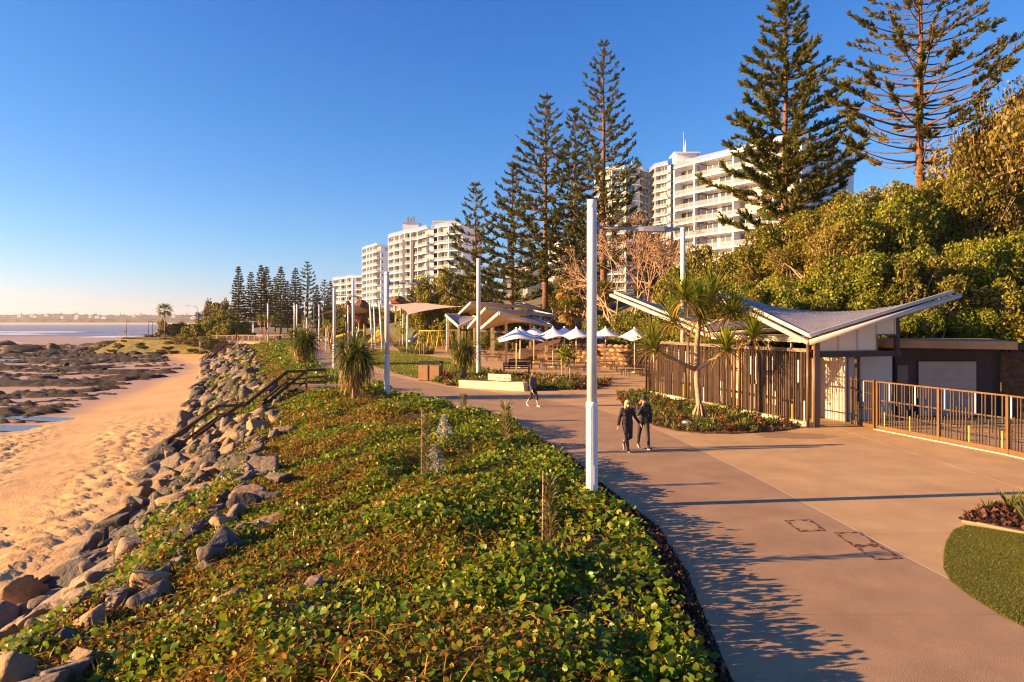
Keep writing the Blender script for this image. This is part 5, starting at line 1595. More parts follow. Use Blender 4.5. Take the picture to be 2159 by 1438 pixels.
# ------------------------------------------------------------------ apartment blocks
def apartment(name, label, plan, z0, floors, fh, wall='wall_white', glass='glass', depth=14, over=1.3, bay=4.0, rail='rail_glass', parapet=1.0, fins=True, skip_floor0=0, win_h=2.45, slab_h=0.36, seed=0, solid_rail=False, back=None):
    """plan: list of (x, y) along the seaward face, from its far left end to its right end"""
    rr = random.Random(seed)
    ox, oy = plan[0]
    t = thing(name, label, 'building', (ox, oy, z0))
    loc = [(x - ox, y - oy) for x, y in plan]
    H = floors * fh
    n = len(loc)
    # body: the face pushed back
    def normal(i):
        ax, ay = loc[max(0, i - 1)]; bx, by = loc[min(n - 1, i + 1)]
        d = Vector((bx - ax, by - ay, 0)).normalized()
        return Vector((d.y, -d.x, 0))          # towards the viewer/sea
    if back is None:
        bk = [(loc[i][0] - normal(i).x * depth, loc[i][1] - normal(i).y * depth) for i in range(n)]
    else:
        bk = [(x - ox, y - oy) for x, y in back]
    mb = MB(); mb.prism(loc + bk[::-1], 0, H); mb.build('wall', MT[wall], t)
    frontp = [(loc[i][0] + normal(i).x * over, loc[i][1] + normal(i).y * over) for i in range(n)]
    mb = MB(); mb.prism(frontp + bk[::-1], H, H + 0.35); rf = mb.build('roof', MT[wall], t)
    if parapet:
        pm = MB()
        for a, b in zip(frontp[:-1], frontp[1:]):
            pm.bar((a[0], a[1], H + 0.35 + parapet / 2), (b[0], b[1], H + 0.35 + parapet / 2), 0.15, parapet)
        pm.build('parapet', MT[rail if not solid_rail else wall], rf)
    wcache = {}
    for f in range(skip_floor0, floors):
        z = f * fh
        mb = MB(); mb.prism(frontp + [(loc[i][0] - normal(i).x * 0.3, loc[i][1] - normal(i).y * 0.3) for i in range(n)][::-1], z - slab_h / 2, z + slab_h / 2)
        sl = mb.build('balcony_slab', MT[wall], t)
        rm = MB()
        for i, (a, b) in enumerate(zip(frontp[:-1], frontp[1:])):
            na = normal(i)
            rm.bar((a[0] - na.x * 0.08, a[1] - na.y * 0.08, z + slab_h / 2 + 0.5), (b[0] - na.x * 0.08, b[1] - na.y * 0.08, z + slab_h / 2 + 0.5), 0.06, 1.0)
        rm.build('balustrade', MT[rail] if not solid_rail else MT[wall], sl)
        for i in range(n - 1):
            (ax, ay), (bx, by) = loc[i], loc[i + 1]
            L = math.hypot(bx - ax, by - ay); an = math.atan2(by - ay, bx - ax)
            nb = max(1, int(L / bay)); w = L / nb
            nn = Vector((math.sin(an), -math.cos(an), 0))
            for k in range(nb):
                s = (k + 0.5) * w
                ww = round(w * 0.88, 2)
                key = (ww, glass)
                if key not in wcache:
                    g1 = MB(); g1.box((0, 0, 0), (ww, 0.12, win_h)); m1 = g1.mesh('window', MT[glass])
                    g2 = MB()
                    for q in range(1, 3):
                        g2.box((-ww / 2 + q * ww / 3, -0.08, 0), (0.07, 0.05, win_h))
                    g2.box((0, -0.08, win_h / 2), (ww + 0.1, 0.05, 0.09)); g2.box((-ww / 2, -0.08, 0), (0.09, 0.05, win_h)); g2.box((ww / 2, -0.08, 0), (0.09, 0.05, win_h))
                    wcache[key] = (m1, g2.mesh('frame', MT['white_paint']))
                jit = (rr.random() - 0.5) * w * 0.12
                o = link('window', wcache[key][0], t, (ax + math.cos(an) * (s + jit) + nn.x * 0.02, ay + math.sin(an) * (s + jit) + nn.y * 0.02, z + slab_h / 2 + win_h / 2 + 0.02)); o.rotation_euler = (0, 0, an)
                fo = link('frame', wcache[key][1], o)
                if fins and (k % 2 == 0):
                    fm_key = ('fin', over)
                    if fm_key not in wcache:
                        fb = MB(); fb.box((0, -over / 2, 0), (0.22, over * 0.94, fh - slab_h)); wcache[fm_key] = fb.mesh('dividing_wall', MT[wall])
                    d_ = link('dividing_wall', wcache[fm_key], t, (ax + math.cos(an) * k * w, ay + math.sin(an) * k * w, z + fh / 2)); d_.rotation_euler = (0, 0, an)
    return t, H, frontp, rf

def PX(px, d): return (xat(px, d), d)
# right-hand block, seaward face running from far left to near right
tR, HR, _, rfR = apartment('apartment_block', 'large white apartment block with open balconies behind the dense tall pine', [PX(1437, 150), PX(1478, 145), PX(1560, 137), PX(1690, 126)], 4.0, 11, 3.05, over=2.3, bay=4.2, seed=1, parapet=0.9, solid_rail=False, back=[PX(1530, 170), PX(1600, 160), PX(1700, 150), PX(1800, 138)])
def add_blocks():
    # details on the right-hand block: blue fins, set-back top floor, shaded end wall windows
    o = Vector(tR.location)
    for f in range(4, 11):
        mb = MB(); p = PX(1481, 144.2); mb.box((p[0] - o.x, p[1] - o.y, f * 3.05 + 1.5), (1.3, 1.2, 2.6)); mb.build('blue_fin', MT['wall_blue'], tR)
    mb = MB(); mb.prism([(PX(1500, 150)[0] - o.x, PX(1500, 150)[1] - o.y), (PX(1680, 131)[0] - o.x, PX(1680, 131)[1] - o.y), (PX(1760, 137)[0] - o.x, 137 - o.y), (PX(1600, 158)[0] - o.x, 158 - o.y)], HR + 0.35, HR + 3.1)
    mb.build('penthouse', MT['wall_white'], tR)
    for f in range(3, 11):
        for k in range(3):
            a = Vector((*PX(1690, 126), 0)); b = Vector((*PX(1800, 138), 0)); q = a + (b - a) * (0.22 + 0.28 * k) - o
            mb = MB(); an = math.atan2((b - a).y, (b - a).x); mb.box((q.x + 0.02, q.y - 0.05, f * 3.05 + 1.6), (1.6, 0.2, 1.4), an); w_ = mb.build('window', MT['glass'], tR)
            mb = MB(); mb.box((q.x + 0.02, q.y - 0.18, f * 3.05 + 2.36), (1.9, 0.3, 0.12), an); mb.build('sun_hood', MT['wall_blue'], w_)
add_blocks()
# curved block behind it
tC, HC, fpC, rfC = apartment('apartment_tower', 'tall white apartment tower with wavy balconies and a rooftop spire', [PX(1262, 262), PX(1292, 252), PX(1318, 250), PX(1340, 250), PX(1352, 256), PX(1376, 256), PX(1388, 248), PX(1408, 244), PX(1432, 246), PX(1452, 252)], 13.0, 16, 2.95, wall='wall_cream', glass='glass_blue', over=1.7, bay=4.4, seed=2, depth=18, parapet=1.1)
def tower_top():
    o = Vector(tC.location)
    c = at(1443, 338, 258)
    def B(px, d, w, dpt, z0, z1, nm, m):
        mb = MB(); x, y = PX(px, d); mb.box((x - o.x, y - o.y, (z0 + z1) / 2 - o.z), (w, dpt, z1 - z0)); return mb.build(nm, MT[m], tC)
    zt = o.z + HC
    B(1443, 258, 7.5, 7, zt + 0.4, zt + 6.8, 'lift_tower', 'wall_white'); B(1443, 258, 9.5, 9, zt + 6.8, zt + 7.3, 'tower_cap', 'wall_white')
    mb = MB(); x, y = PX(1445, 258); mb.tube([(x - o.x, y - o.y, zt + 7.3 - o.z), (x - o.x, y - o.y, zt + 13 - o.z)], [0.5, 0.03], 6); mb.build('spire', MT['white_paint'], tC)
    mb = MB(); x, y = PX(1441, 258); mb.tube([(x - o.x, y - o.y, zt + 7.3 - o.z), (x - o.x, y - o.y, zt + 16 - o.z)], [0.1, 0.03], 5); mb.build('mast', MT['white_paint'], tC)
    mb = MB(); x, y = PX(1331, 258); mb.tube([(x - o.x, y - o.y, zt + 0.3 - o.z), (x - o.x, y - o.y, zt + 5 - o.z)], [0.25, 0.03], 5); mb.build('mast', MT['white_paint'], tC)
    B(1312, 262, 14, 8, zt + 0.35, zt + 2.6, 'roof_terrace', 'wall_cream')
    for k in range(9):
        mb = MB(); x, y = PX(1425 + k * 2.2, 250); mb.bar((x - o.x, y - o.y, zt + 2.6 - o.z + k * 0.12), (x - o.x + 1.5, y - o.y + 5, zt + 3.4 - o.z + k * 0.1), 0.25, 0.25); mb.build('pergola_beam', MT['white_paint'], tC)
tower_top()
# blocks seen between the pine trunks
apartment('apartment_block', 'white balcony block showing between the pine trunks', [PX(1160, 228), PX(1180, 222), PX(1208, 222), PX(1245, 226)], 6.0, 8, 2.95, over=1.2, bay=4.2, seed=3, depth=12, parapet=0.8, wall='wall_white')
apartment('apartment_block', 'low grey fronted block left of the leaning pine trunk', [PX(1062, 214), PX(1110, 210), PX(1142, 212)], 6.0, 5, 2.95, over=0.9, bay=4.6, seed=4, depth=10, parapet=0.5, wall='wall_grey')
# middle block with curved balconies
tM, HM, fpM, rfM = apartment('apartment_block', 'white apartment block with sweeping curved balconies and roof antennas', [PX(826, 282), PX(838, 276), PX(851, 272), PX(858, 268), PX(872, 266), PX(888, 262), PX(906, 254), PX(912, 258), PX(930, 252), PX(950, 248), PX(975, 246)], 3.0, 12, 3.0, over=1.6, bay=3.9, seed=5, depth=16, parapet=1.0)
def middle_top():
    o = Vector(tM.location); zt = HM
    x, y = PX(868, 272)
    mb = MB(); mb.box((x - o.x, y - o.y, zt + 2.2), (6.2, 6, 4.0)); pl = mb.build('plant_room', MT['wall_white'], tM)
    mb = MB(); mb.box((x - o.x, y - o.y, zt + 4.3), (6.8, 6.6, 0.3)); mb.build('plant_room_roof', MT['wall_grey'], pl)
    for k in range(3):
        mb = MB(); mb.box((x - o.x + (-1.2, 0.0, 1.1)[k], y - o.y - 1, zt + 5.7), ((0.7, 0.6, 0.5)[k], 0.4, (2.6, 2.2, 3.0)[k])); mb.build('antenna', MT['pale_bark' if k < 2 else 'grey_metal'], tM)
    x, y = PX(938, 256)
    mb = MB(); mb.box((x - o.x, y - o.y, zt + 2.6), (9, 6, 0.4)); mb.build('terrace_roof', MT['wall_cream'], tM)
    for k in (-4, 0, 4):
        mb = MB(); mb.box((x - o.x + k, y - o.y - 2.6, zt + 1.4), (0.4, 0.4, 2.2)); mb.build('terrace_post', MT['wall_white'], tM)
    for px in (869, 851):
        mb = MB(); xx, yy = PX(px, 263); mb.box((xx - o.x, yy - o.y, 18), (0.9, 0.9, 30)); mb.build('stair_shaft', MT['wall_grey'], tM)
middle_top()
# slender tower with a plain end wall
tT, HT, fpT, rfT = apartment('apartment_tower', 'slender white tower with a blank end wall and fanned balconies', [PX(772, 322), PX(781, 314), PX(788, 311), PX(794, 307), PX(803, 302)], 3.0, 12, 2.95, over=2.0, bay=3.6, seed=6, parapet=0.6, back=[PX(800, 330), PX(808, 326), PX(815, 322), PX(822, 318), PX(829, 312)])
def tower2():
    o = Vector(tT.location)
    a = Vector((*PX(803, 302), 0)); b = Vector((*PX(829, 312), 0)); an = math.atan2((b - a).y, (b - a).x)
    for f, k0, wd in [(11, 0.55, 4.0)] + [(f, 0.12, 0.9) for f in range(2, 11)] + [(f, 0.93, 0.9) for f in range(2, 10)]:
        q = a + (b - a) * k0 - o
        mb = MB(); mb.box((q.x, q.y - 0.06, f * 2.95 + 1.5), (wd, 0.25, 1.3), an); mb.build('window', MT['glass'], tT)
tower2()
apartment('apartment_block', 'lower white stepped block beyond the slender tower', [PX(708, 345), PX(722, 338), PX(733, 336), PX(736, 330), PX(752, 326), PX(770, 324)], 2.0, 8, 2.95, over=1.5, bay=3.8, seed=7, depth=14, parapet=0.8)
apartment('apartment_block', 'low white podium building behind the playground', [PX(735, 290), PX(770, 284), PX(800, 280)], 2.0, 3, 2.9, over=1.4, bay=4, seed=8, depth=12, parapet=0.6)
# ------------------------------------------------------------------ lawns and garden beds
MT['lawn'] = mat('lawn_soil', (0.07, 0.09, 0.012), (0.12, 0.13, 0.018), 1.5, 0.95, bump=0.6, bscale=40)
def pts_px(l): return [g(px, py)[:2] for px, py in l]
def in_poly(x, y, poly):
    c = np.zeros(x.shape, bool); n = len(poly)
    for i in range(n):
        (x1, y1), (x2, y2) = poly[i], poly[(i + 1) % n]
        m = ((y1 > y) != (y2 > y)) & (x < (x2 - x1) * (y - y1) / (y2 - y1 + 1e-12) + x1)
        c ^= m
    return c
def scatter_poly(rg, poly, n):
    P = np.array(poly); lo, hi = P.min(0), P.max(0)
    X = rg.uniform(lo[0], hi[0], n * 3); Y = rg.uniform(lo[1], hi[1], n * 3)
    m = in_poly(X, Y, poly)
    return X[m][:n], Y[m][:n]
def smooth_poly(poly, it=2):
    for _ in range(it):
        q = []
        for a, b in zip(poly, poly[1:] + poly[:1]):
            q += [(0.75 * a[0] + 0.25 * b[0], 0.75 * a[1] + 0.25 * b[1]), (0.25 * a[0] + 0.75 * b[0], 0.25 * a[1] + 0.75 * b[1])]
        poly = q
    return poly
def lawn(poly, n, blade, label, seed, cols):
    o = poly_obj('lawn', poly, 0.012, MT['lawn'], kind='structure')
    rg = np.random.default_rng(seed)
    x, y = scatter_poly(rg, poly, n); n = len(x)
    A = rand_dirs(rg, n, 1.6); N = rand_dirs(rg, n)
    C = np.array(cols)[rg.integers(0, len(cols), n)] * (0.7 + 0.6 * fbm(x * 0.8, y * 0.8, 3))[:, None] * rg.uniform(0.8, 1.2, (n, 1))
    V, q, c = leaves(np.stack([x, y, np.full(n, 0.012)], 1), A, N, blade * rg.uniform(0.6, 1.3, n), C, LEAF_NEEDLE, width=4.5)
    tag(link('grass', np_mesh('grass', V, [q], MT['leaf'], c)), label, 'grass', kind='stuff')
GRASS = [(0.16, 0.19, 0.012), (0.20, 0.215, 0.014), (0.12, 0.155, 0.012), (0.24, 0.22, 0.02)]
lawn_near = pts_px([(2036, 1108), (2010, 1118), (1996, 1140), (1989, 1165), (1989, 1200), (2003, 1226), (2050, 1262), (2110, 1298), (2180, 1335), (2300, 1380), (2420, 1300), (2420, 1150), (2159, 1127)])
lawn(lawn_near, 90000, 0.024, 'short dull green lawn beside the curved path edge', 81, [(0.12, 0.14, 0.012), (0.15, 0.155, 0.015), (0.20, 0.16, 0.02), (0.09, 0.115, 0.012)])
lawn_mid = pts_px([(712, 742), (740, 738), (790, 736), (845, 742), (905, 752), (960, 758), (1000, 764), (1035, 785), (1020, 797), (960, 799), (905, 801), (872, 797), (830, 786), (790, 772), (745, 757)])
lawn(smooth_poly(lawn_mid, 1), 60000, 0.13, 'bright sunlit lawn beside the curving path and the bins', 82, GRASS)
lawn_far = pts_px([(560, 711), (640, 711), (600, 706), (625, 697), (590, 692), (520, 692), (530, 702)])
poly_obj('lawn', [(-72, 165), (-50, 152), (-44, 158), (-40, 185), (-60, 235), (-95, 240), (-95, 190)], 0.02, mat('far_lawn', (0.20, 0.17, 0.02), (0.30, 0.22, 0.03), 0.3, 0.95, bump=0.4, bscale=3), kind='structure')

def bed(name, poly, label, seed, n_plants, hgt, cols, mulch_n=2500, avoid=None, grassy=0.3):
    """a mulched bed: soil sheet, chips and low plants"""
    rg = np.random.default_rng(seed)
    poly_obj(name, poly, 0.03, MT['mulch'], kind='structure', thick=0.05)
    x, y = scatter_poly(rg, poly, mulch_n); n = len(x)
    C = np.array([(0.12, 0.045, 0.022), (0.18, 0.075, 0.035), (0.06, 0.028, 0.016)])[rg.integers(0, 3, n)] * rg.uniform(0.7, 1.3, (n, 1))
    V, q, c = leaves(np.stack([x, y, np.full(n, 0.04) + 0.03 * rg.random(n)], 1), rand_dirs(rg, n), rand_dirs(rg, n, 1.4), rg.uniform(0.06, 0.13, n), C, LEAF_DIAM)
    tag(link('mulch_chips', np_mesh('mulch_chips', V, [q], MT['needle'], c)), 'reddish bark mulch lying in the ' + label, 'mulch', kind='stuff')
    # low plants: tufts of leaves
    px_, py_ = scatter_poly(rg, poly, n_plants)
    parts = []
    for i in range(len(px_)):
        if avoid is not None and (px_[i] - avoid[0]) ** 2 + (py_[i] - avoid[1]) ** 2 < avoid[2] ** 2: continue
        h = hgt * rg.uniform(0.5, 1.25)
        tone = np.array(cols[int(fbm(np.array(px_[i] * 0.9), np.array(py_[i] * 0.9 + seed), 2) * 2.0 * len(cols)) % len(cols)])
        if rg.random() < grassy:
            m = 26; a = rg.uniform(0, 6.28, m)
            A = np.stack([np.cos(a) * 0.5, np.sin(a) * 0.5, np.ones(m)], 1) + rg.normal(0, .15, (m, 3))
            P = np.array([px_[i], py_[i], 0.02]) + np.stack([np.cos(a), np.sin(a), 0 * a], 1) * 0.04
            V, q, c = leaves(P, A, rand_dirs(rg, m), h * rg.uniform(0.8, 1.4, m), np.array([(0.14, 0.16, 0.03)]) * rg.uniform(.7, 1.4, (m, 1)), LEAF_LONG, width=0.2)
        else:
            m = 60; d = rand_dirs(rg, m, 0.6); d[:, 2] = np.abs(d[:, 2])
            P = np.array([px_[i], py_[i], 0.03]) + d * np.array([h * 0.9, h * 0.9, h]) * rg.uniform(0.5, 1, (m, 1))
            V, q, c = leaves(P, rand_dirs(rg, m, 0.3), d + 0.6 * rg.normal(size=(m, 3)), h * 0.30 * rg.uniform(.6, 1.3, m), tone[None] * rg.uniform(.7, 1.35, (m, 1)), LEAF_DIAM)
        parts.append((V, q, c))
    V, q, c = join_np(parts)
    tag(link('low_plants', np_mesh('low_plants', V, [q], MT['leaf'], c)), 'low mixed plants growing in the ' + label, 'plants', kind='stuff')
BEDC = [(0.075, 0.11, 0.014), (0.13, 0.14, 0.02), (0.16, 0.045, 0.022), (0.05, 0.09, 0.014), (0.20, 0.15, 0.03), (0.13, 0.04, 0.025), (0.10, 0.13, 0.016)]
bedA = pts_px([(1301, 835), (1312, 852), (1340, 874), (1378, 898), (1425, 909), (1478, 914), (1540, 915), (1589, 913), (1640, 909), (1687, 902)]) + [(11.35, 27.2), (9.9, 31.5), (8.2, 37.0), (7.5, 39.6), (6.6, 39.2)]
bed('garden_bed', bedA, 'curved garden bed round the forked pandanus', 91, 330, 0.30, BEDC, 5000, avoid=(8.1, 29.5, 0.6))
bedB = smooth_poly(pts_px([(905, 800), (930, 810), (960, 816), (1000, 814), (1100, 812), (1115, 824), (1180, 823), (1250, 820), (1293, 812), (1262, 803), (1200, 799), (1120, 797), (1060, 793), (1030, 786), (985, 789), (940, 792)]), 1)
bed('garden_bed', bedB, 'garden bed behind the pale concrete bench', 92, 420, 0.42, BEDC, 3000)
bedC = pts_px([(2036, 1086), (2080, 1070), (2159, 1056), (2300, 1040), (2420, 1080), (2420, 1140), (2159, 1122), (2060, 1104), (2030, 1100)])
bed('garden_bed', bedC, 'mulched bed at the edge of the near lawn', 93, 14, 0.34, [(0.20, 0.16, 0.05), (0.10, 0.12, 0.02)], 3500, grassy=0.95)
mb = MB(); e = pts_px([(2028, 1101), (2060, 1106), (2159, 1125), (2300, 1150)])
for a, b in zip(e[:-1], e[1:]): mb.bar((a[0], a[1], 0.03), (b[0], b[1], 0.015), 0.07, 0.05)
tag(mb.build('bed_edging', MT['path']), kind='structure')
bedD = smooth_poly(pts_px([(830, 728), (880, 727), (900, 733), (870, 737), (835, 735)]), 1)
bed('garden_bed', bedD, 'small bed beside the swings', 94, 60, 0.6, BEDC, 300)
bedE = smooth_poly(pts_px([(845, 741), (885, 740), (915, 744), (910, 748), (870, 747), (845, 744)]), 1)
bed('garden_bed', bedE, 'grassy strip bed at the lawn edge', 95, 90, 0.7, [(0.16, 0.17, 0.03)], 200, grassy=1.0)
bedF = [(7.6, 72.0), (12.5, 66.0), (14.5, 60.5), (16.5, 62), (15, 72), (9, 78)]
# sloping mulched bank under the palms
mb = MB(); mb.add([(1.2, 76, 0.1), (6.3, 71.0, 1.6), (9.6, 68.0, 1.7), (11.5, 80, 4.2), (4, 92, 4.0)], [(0, 1, 2, 3, 4)]); tag(mb.build('mulched_bank', MT['mulch']), kind='structure')

# white pebbles at the foot of the forked pandanus
def pebbles():
    rg = np.random.default_rng(12); P0, Fc = rock_geo(601, 2, (1, .8, .5), 0.05)
    V, Fs, off = [], [], 0
    for k in range(160):
        a = rg.uniform(0, 6.28); r = 0.28 + 0.55 * math.sqrt(rg.random()); s = rg.uniform(0.035, 0.08)
        rot = np.array(Matrix.Rotation(rg.uniform(0, 6.28), 3, 'Z'))
        V.append((P0 @ rot.T) * s + np.array([8.1 + r * math.cos(a) * 1.2, 29.3 + r * math.sin(a), 0.06])); Fs.append(Fc + off); off += len(P0)
    me = np_mesh('pebbles', np.concatenate(V), [np.concatenate(Fs)], mat('pale_pebble', (0.40, 0.33, 0.26), (0.55, 0.47, 0.38), 9, 0.8))
    tag(link('pebbles', me), 'pale pebbles round the foot of the forked pandanus', 'pebbles', kind='stuff')
pebbles()
x, y, _ = g(1448, 900)
mb = MB(); mb.lathe([(0.17, 0), (0.18, 0.2), (0.16, 0.21)], 14); o = mb.build('uplight', MT['grey_metal'], None, True, (x, y, 0.03)); tag(o, 'short grey drum light in the bed below the forked pandanus', 'garden light')
# slim dark bollard light at the end of the bed
x, y, _ = g(1660, 897)
bl = thing('bollard_light', 'slim dark bollard light at the screen beside the pavilion corner', 'bollard', (x, y, 0))
mb = MB(); mb.box((0, 0, 0.5), (0.09, 0.06, 1.0)); mb.build('post', MT['dark_metal'], bl)
mb = MB(); mb.box((-0.10, 0, 1.0), (0.30, 0.07, 0.06)); mb.build('lamp_head', MT['dark_metal'], bl)

# inspection covers let into the path
def cover(px4, where):
    P = [Vector(g(*p)) for p in px4]; c = sum(P, Vector()) / 4
    t = thing('inspection_cover', where, 'access cover', (c.x, c.y, 0.004))
    mb = MB(); mb.add([(p.x - c.x, p.y - c.y, 0.0) for p in P], [(0, 1, 2, 3)]); o = mb.build('cover_plate', MT['path'], t)
    fr = MB()
    for a, b in zip(P, P[1:] + P[:1]):
        fr.bar((a.x - c.x, a.y - c.y, 0.002), (b.x - c.x, b.y - c.y, 0.002), 0.018, 0.006)
    fr.build('frame', MT['rusty_frame'], t)
    for i in range(4):
        a, b = P[i], P[(i + 1) % 4]
        for f in (0.2, 0.8):
            q = a + (b - a) * f; q = q + (c - q) * 0.10
            mb = MB(); mb.box((q.x - c.x, q.y - c.y, 0.003), (0.11, 0.06, 0.005), math.atan2((b - a).y, (b - a).x)); mb.build('key_hole', MT['rusty_frame'], t)
MT['rusty_frame'] = mat('rusty_frame', (0.05, 0.025, 0.015), (0.16, 0.06, 0.025), 12, 0.8)
cover([(1686, 1121), (1738, 1119), (1706, 1096), (1654, 1098)], 'single square access cover let into the path')
cover([(1798, 1151), (1850, 1149), (1811, 1122), (1758, 1124)], 'access cover touching another one beside the pale joint, farther of the pair')
cover([(1846, 1181), (1901, 1178), (1852, 1151), (1801, 1153)], 'access cover touching another one beside the pale joint, nearer of the pair')
# damp stain on the plaza by the pavilion
dm, nt_, b_ = new_mat('damp_concrete'); b_.inputs['Base Color'].default_value = (0.31, 0.195, 0.10, 1); b_.inputs['Roughness'].default_value = 0.5
_ds = []
for k in range(70):
    an = 2 * math.pi * k / 70; r = 0.45 + 1.1 * float(fbm(np.array(1.7 * math.cos(an) + 3.3), np.array(1.7 * math.sin(an) + 8.1), 4))
    cx_, cy_, _z = g(1672, 918); _ds.append((cx_ + 1.25 * r * math.cos(an), cy_ + 0.75 * r * math.sin(an)))
tag(poly_obj('damp_stain', _ds, 0.003, dm), kind='structure')

# ------------------------------------------------------------------ lamp posts
def lamp_post(label, x, y, h, r=0.11, arm=1.8, az=0.0, collar=2.3, group=None, z0=0.0, arm_z=None):
    t = thing('lamp_post', label, 'lamp post', (x, y, z0), az, group)
    mb = MB(); mb.lathe([(r * 1.0, collar), (r * 0.98, h - 0.22), (r * 0.9, h - 0.2), (r * 0.9, h - 0.17), (r * 0.98, h - 0.16), (r * 0.98, h)], 20); mb.build('pole', MT['white_paint'], t, True)
    mb = MB(); n = 16
    for k in range(n):
        a = 2 * math.pi * k / n
        mb.box((r * 1.03 * math.cos(a), r * 1.03 * math.sin(a), collar / 2), (0.03, 0.032, collar), a)
    mb.lathe([(r * 1.05, 0), (r * 1.05, collar - 0.02)], 20); mb.build('fluted_base', MT['white_paint'], t)
    mb = MB(); mb.lathe([(r * 1.16, collar - 0.06), (r * 1.2, collar - 0.03), (r * 1.2, collar + 0.03), (r * 1.05, collar + 0.06)], 20); mb.build('collar', MT['white_paint'], t, True)
    if arm:
        za = arm_z or h - 0.62
        mb = MB(); mb.box((r + 0.02, 0, za), (0.06, 0.10, 0.26)); mb.tube([(r, 0, za + 0.02), (r + arm * 0.52, 0, za - 0.02)], 0.035, 8); ar = mb.build('arm', MT['grey_metal'], t, True)
        mb = MB(); a0, a1 = r + arm * 0.50, r + arm
        prof = [(a0, 0.06, 0.05), (a0 + 0.10, 0.10, 0.06), (a0 + 0.30, 0.13, 0.065), (a0 + 0.55, 0.14, 0.06), (a1, 0.06, 0.02)]
        vs = []
        for xx, hw, hh in prof:
            vs += [(xx, -hw, za - hh - 0.02), (xx, hw, za - hh - 0.02), (xx, hw * 0.8, za + hh - 0.03), (xx, -hw * 0.8, za + hh - 0.03)]
        fs = [(0, 3, 2, 1), (16, 17, 18, 19)]
        for i in range(4):
            for k in range(4):
                k2 = (k + 1) % 4; fs.append((4 * i + k, 4 * i + k2, 4 * i + 4 + k2, 4 * i + 4 + k))
        mb.add(vs, fs); mb.build('lamp_head', MT['grey_metal'], ar)
    mb = MB(); mb.box((0, -r * 1.08, 0.75), (0.09, 0.03, 0.42)); mb.build('service_hatch', MT['white_paint'], t)
    mb = MB(); mb.box((r * 0.55, -r * 0.84, (collar + h) / 2), (0.014, 0.012, h - collar - 0.5)); mb.build('cable_groove', MT['grey_metal'], t)
    return t
lamp_post('tall white lamp post standing at the planted edge beside the walking women', xat(1248, 15.2), 15.2, 6.85, 0.112, 1.85, 0.0, arm_z=6.22, z0=-0.02)
def lp(px, top, d, label, r=0.11, arm=1.8, az=0.05):
    lamp_post(label, xat(px, d), d, HCAM + (HY - top) * d / F, r, arm, az)
lp(816, 573, 37.5, 'white lamp post beside the shaggy pandanus with the dead leaf skirt', 0.13)
lp(1009, 545, 52, 'slim white lamp post at the end of the pale concrete bench', 0.15, 0)
lp(705, 607, 54, 'white lamp post on the far side of the shaggy pandanus', 0.12)
lp(745, 585, 68, 'white lamp post rising from behind the shaggy pandanus crown', 0.14, 0)
lp(565, 640, 147, 'white lamp post at the end of the timber deck', 0.17, 1.8)
lp(1440, 480, 41, 'white lamp post rising behind the wing roof of the pavilion', 0.14, 0)
for px, top, d in ((621, 642, 128), (626, 642, 132)):
    lp(px, top, d, 'thin white lamp post with an arm, paired with a bare one beyond the dark pandanus' if px == 621 else 'thin armless white lamp post, paired with one that has an arm', 0.14, 1.6 if px == 621 else 0, 0.0)

# ------------------------------------------------------------------ umbrellas and picnic sets
MT['cream_pole'] = mat('cream_pole', (0.62, 0.52, 0.36), (0.68, 0.57, 0.40), 3, 0.5)
def umbrella_meshes():
    N = 16; S, T = np.meshgrid(np.linspace(-1, 1, N + 1), np.linspace(-1, 1, N + 1), indexing='ij')
    m = np.maximum(np.abs(S), np.abs(T)); r = np.sqrt(S ** 2 + T ** 2)
    prof = 1.05 * (1 - np.clip(r / 1.42, 0, 1)) ** 1.7
    edge_lift = 0.16 * np.clip(m, 0, 1) ** 6 * (1 - np.clip((r - 1) / 0.42, 0, 1))
    sx = S * (1 - 0.10 * (1 - np.abs(T)) * np.abs(S) ** 3); sy = T * (1 - 0.10 * (1 - np.abs(S)) * np.abs(T) ** 3)
    can = grid_mesh('canopy', sx * 1.8, sy * 1.8, 2.62 + prof + edge_lift, MT['umbrella'])
    pm = MB(); pm.tube([(0, 0, 0), (0, 0, 3.6)], 0.05, 10); pm.lathe([(0.22, 0), (0.22, 0.05), (0.05, 0.07)], 12)
    tip = MB(); tip.lathe([(0.10, 3.62), (0.08, 3.72), (0.0001, 3.74)], 10)
    return can, pm.mesh('pole', MT['cream_pole'], True), tip.mesh('finial', MT['umbrella'])
um = umbrella_meshes()
UMB = [(1089, 53, 0.25, 'white square umbrella over the black slatted bench'), (1097, 62, 0.4, 'white umbrella half hidden behind the umbrella over the black bench'), (1126, 69, 0.3, 'white umbrella in front of the mulched slope by the shelter'), (1166, 63, 0.5, 'white umbrella between the shelter and the staked young tree'),
       (1215, 61, 0.45, 'white umbrella beyond the staked young tree'), (1190, 70, 0.2, 'white umbrella tucked behind the one beyond the staked young tree'), (1277, 63, 0.3, 'white umbrella before the tan stone wall, beside the tall lamp post'), (1338, 56, 0.5, 'white umbrella next to the end of the slatted screen')]
for px, d, rz, lab in UMB:
    t = thing('umbrella', lab, 'umbrella', (xat(px, d), d, 0), rz, 'white umbrellas over the picnic tables')
    link('canopy', um[0], t); link('pole', um[1], t); link('finial', um[2], t)

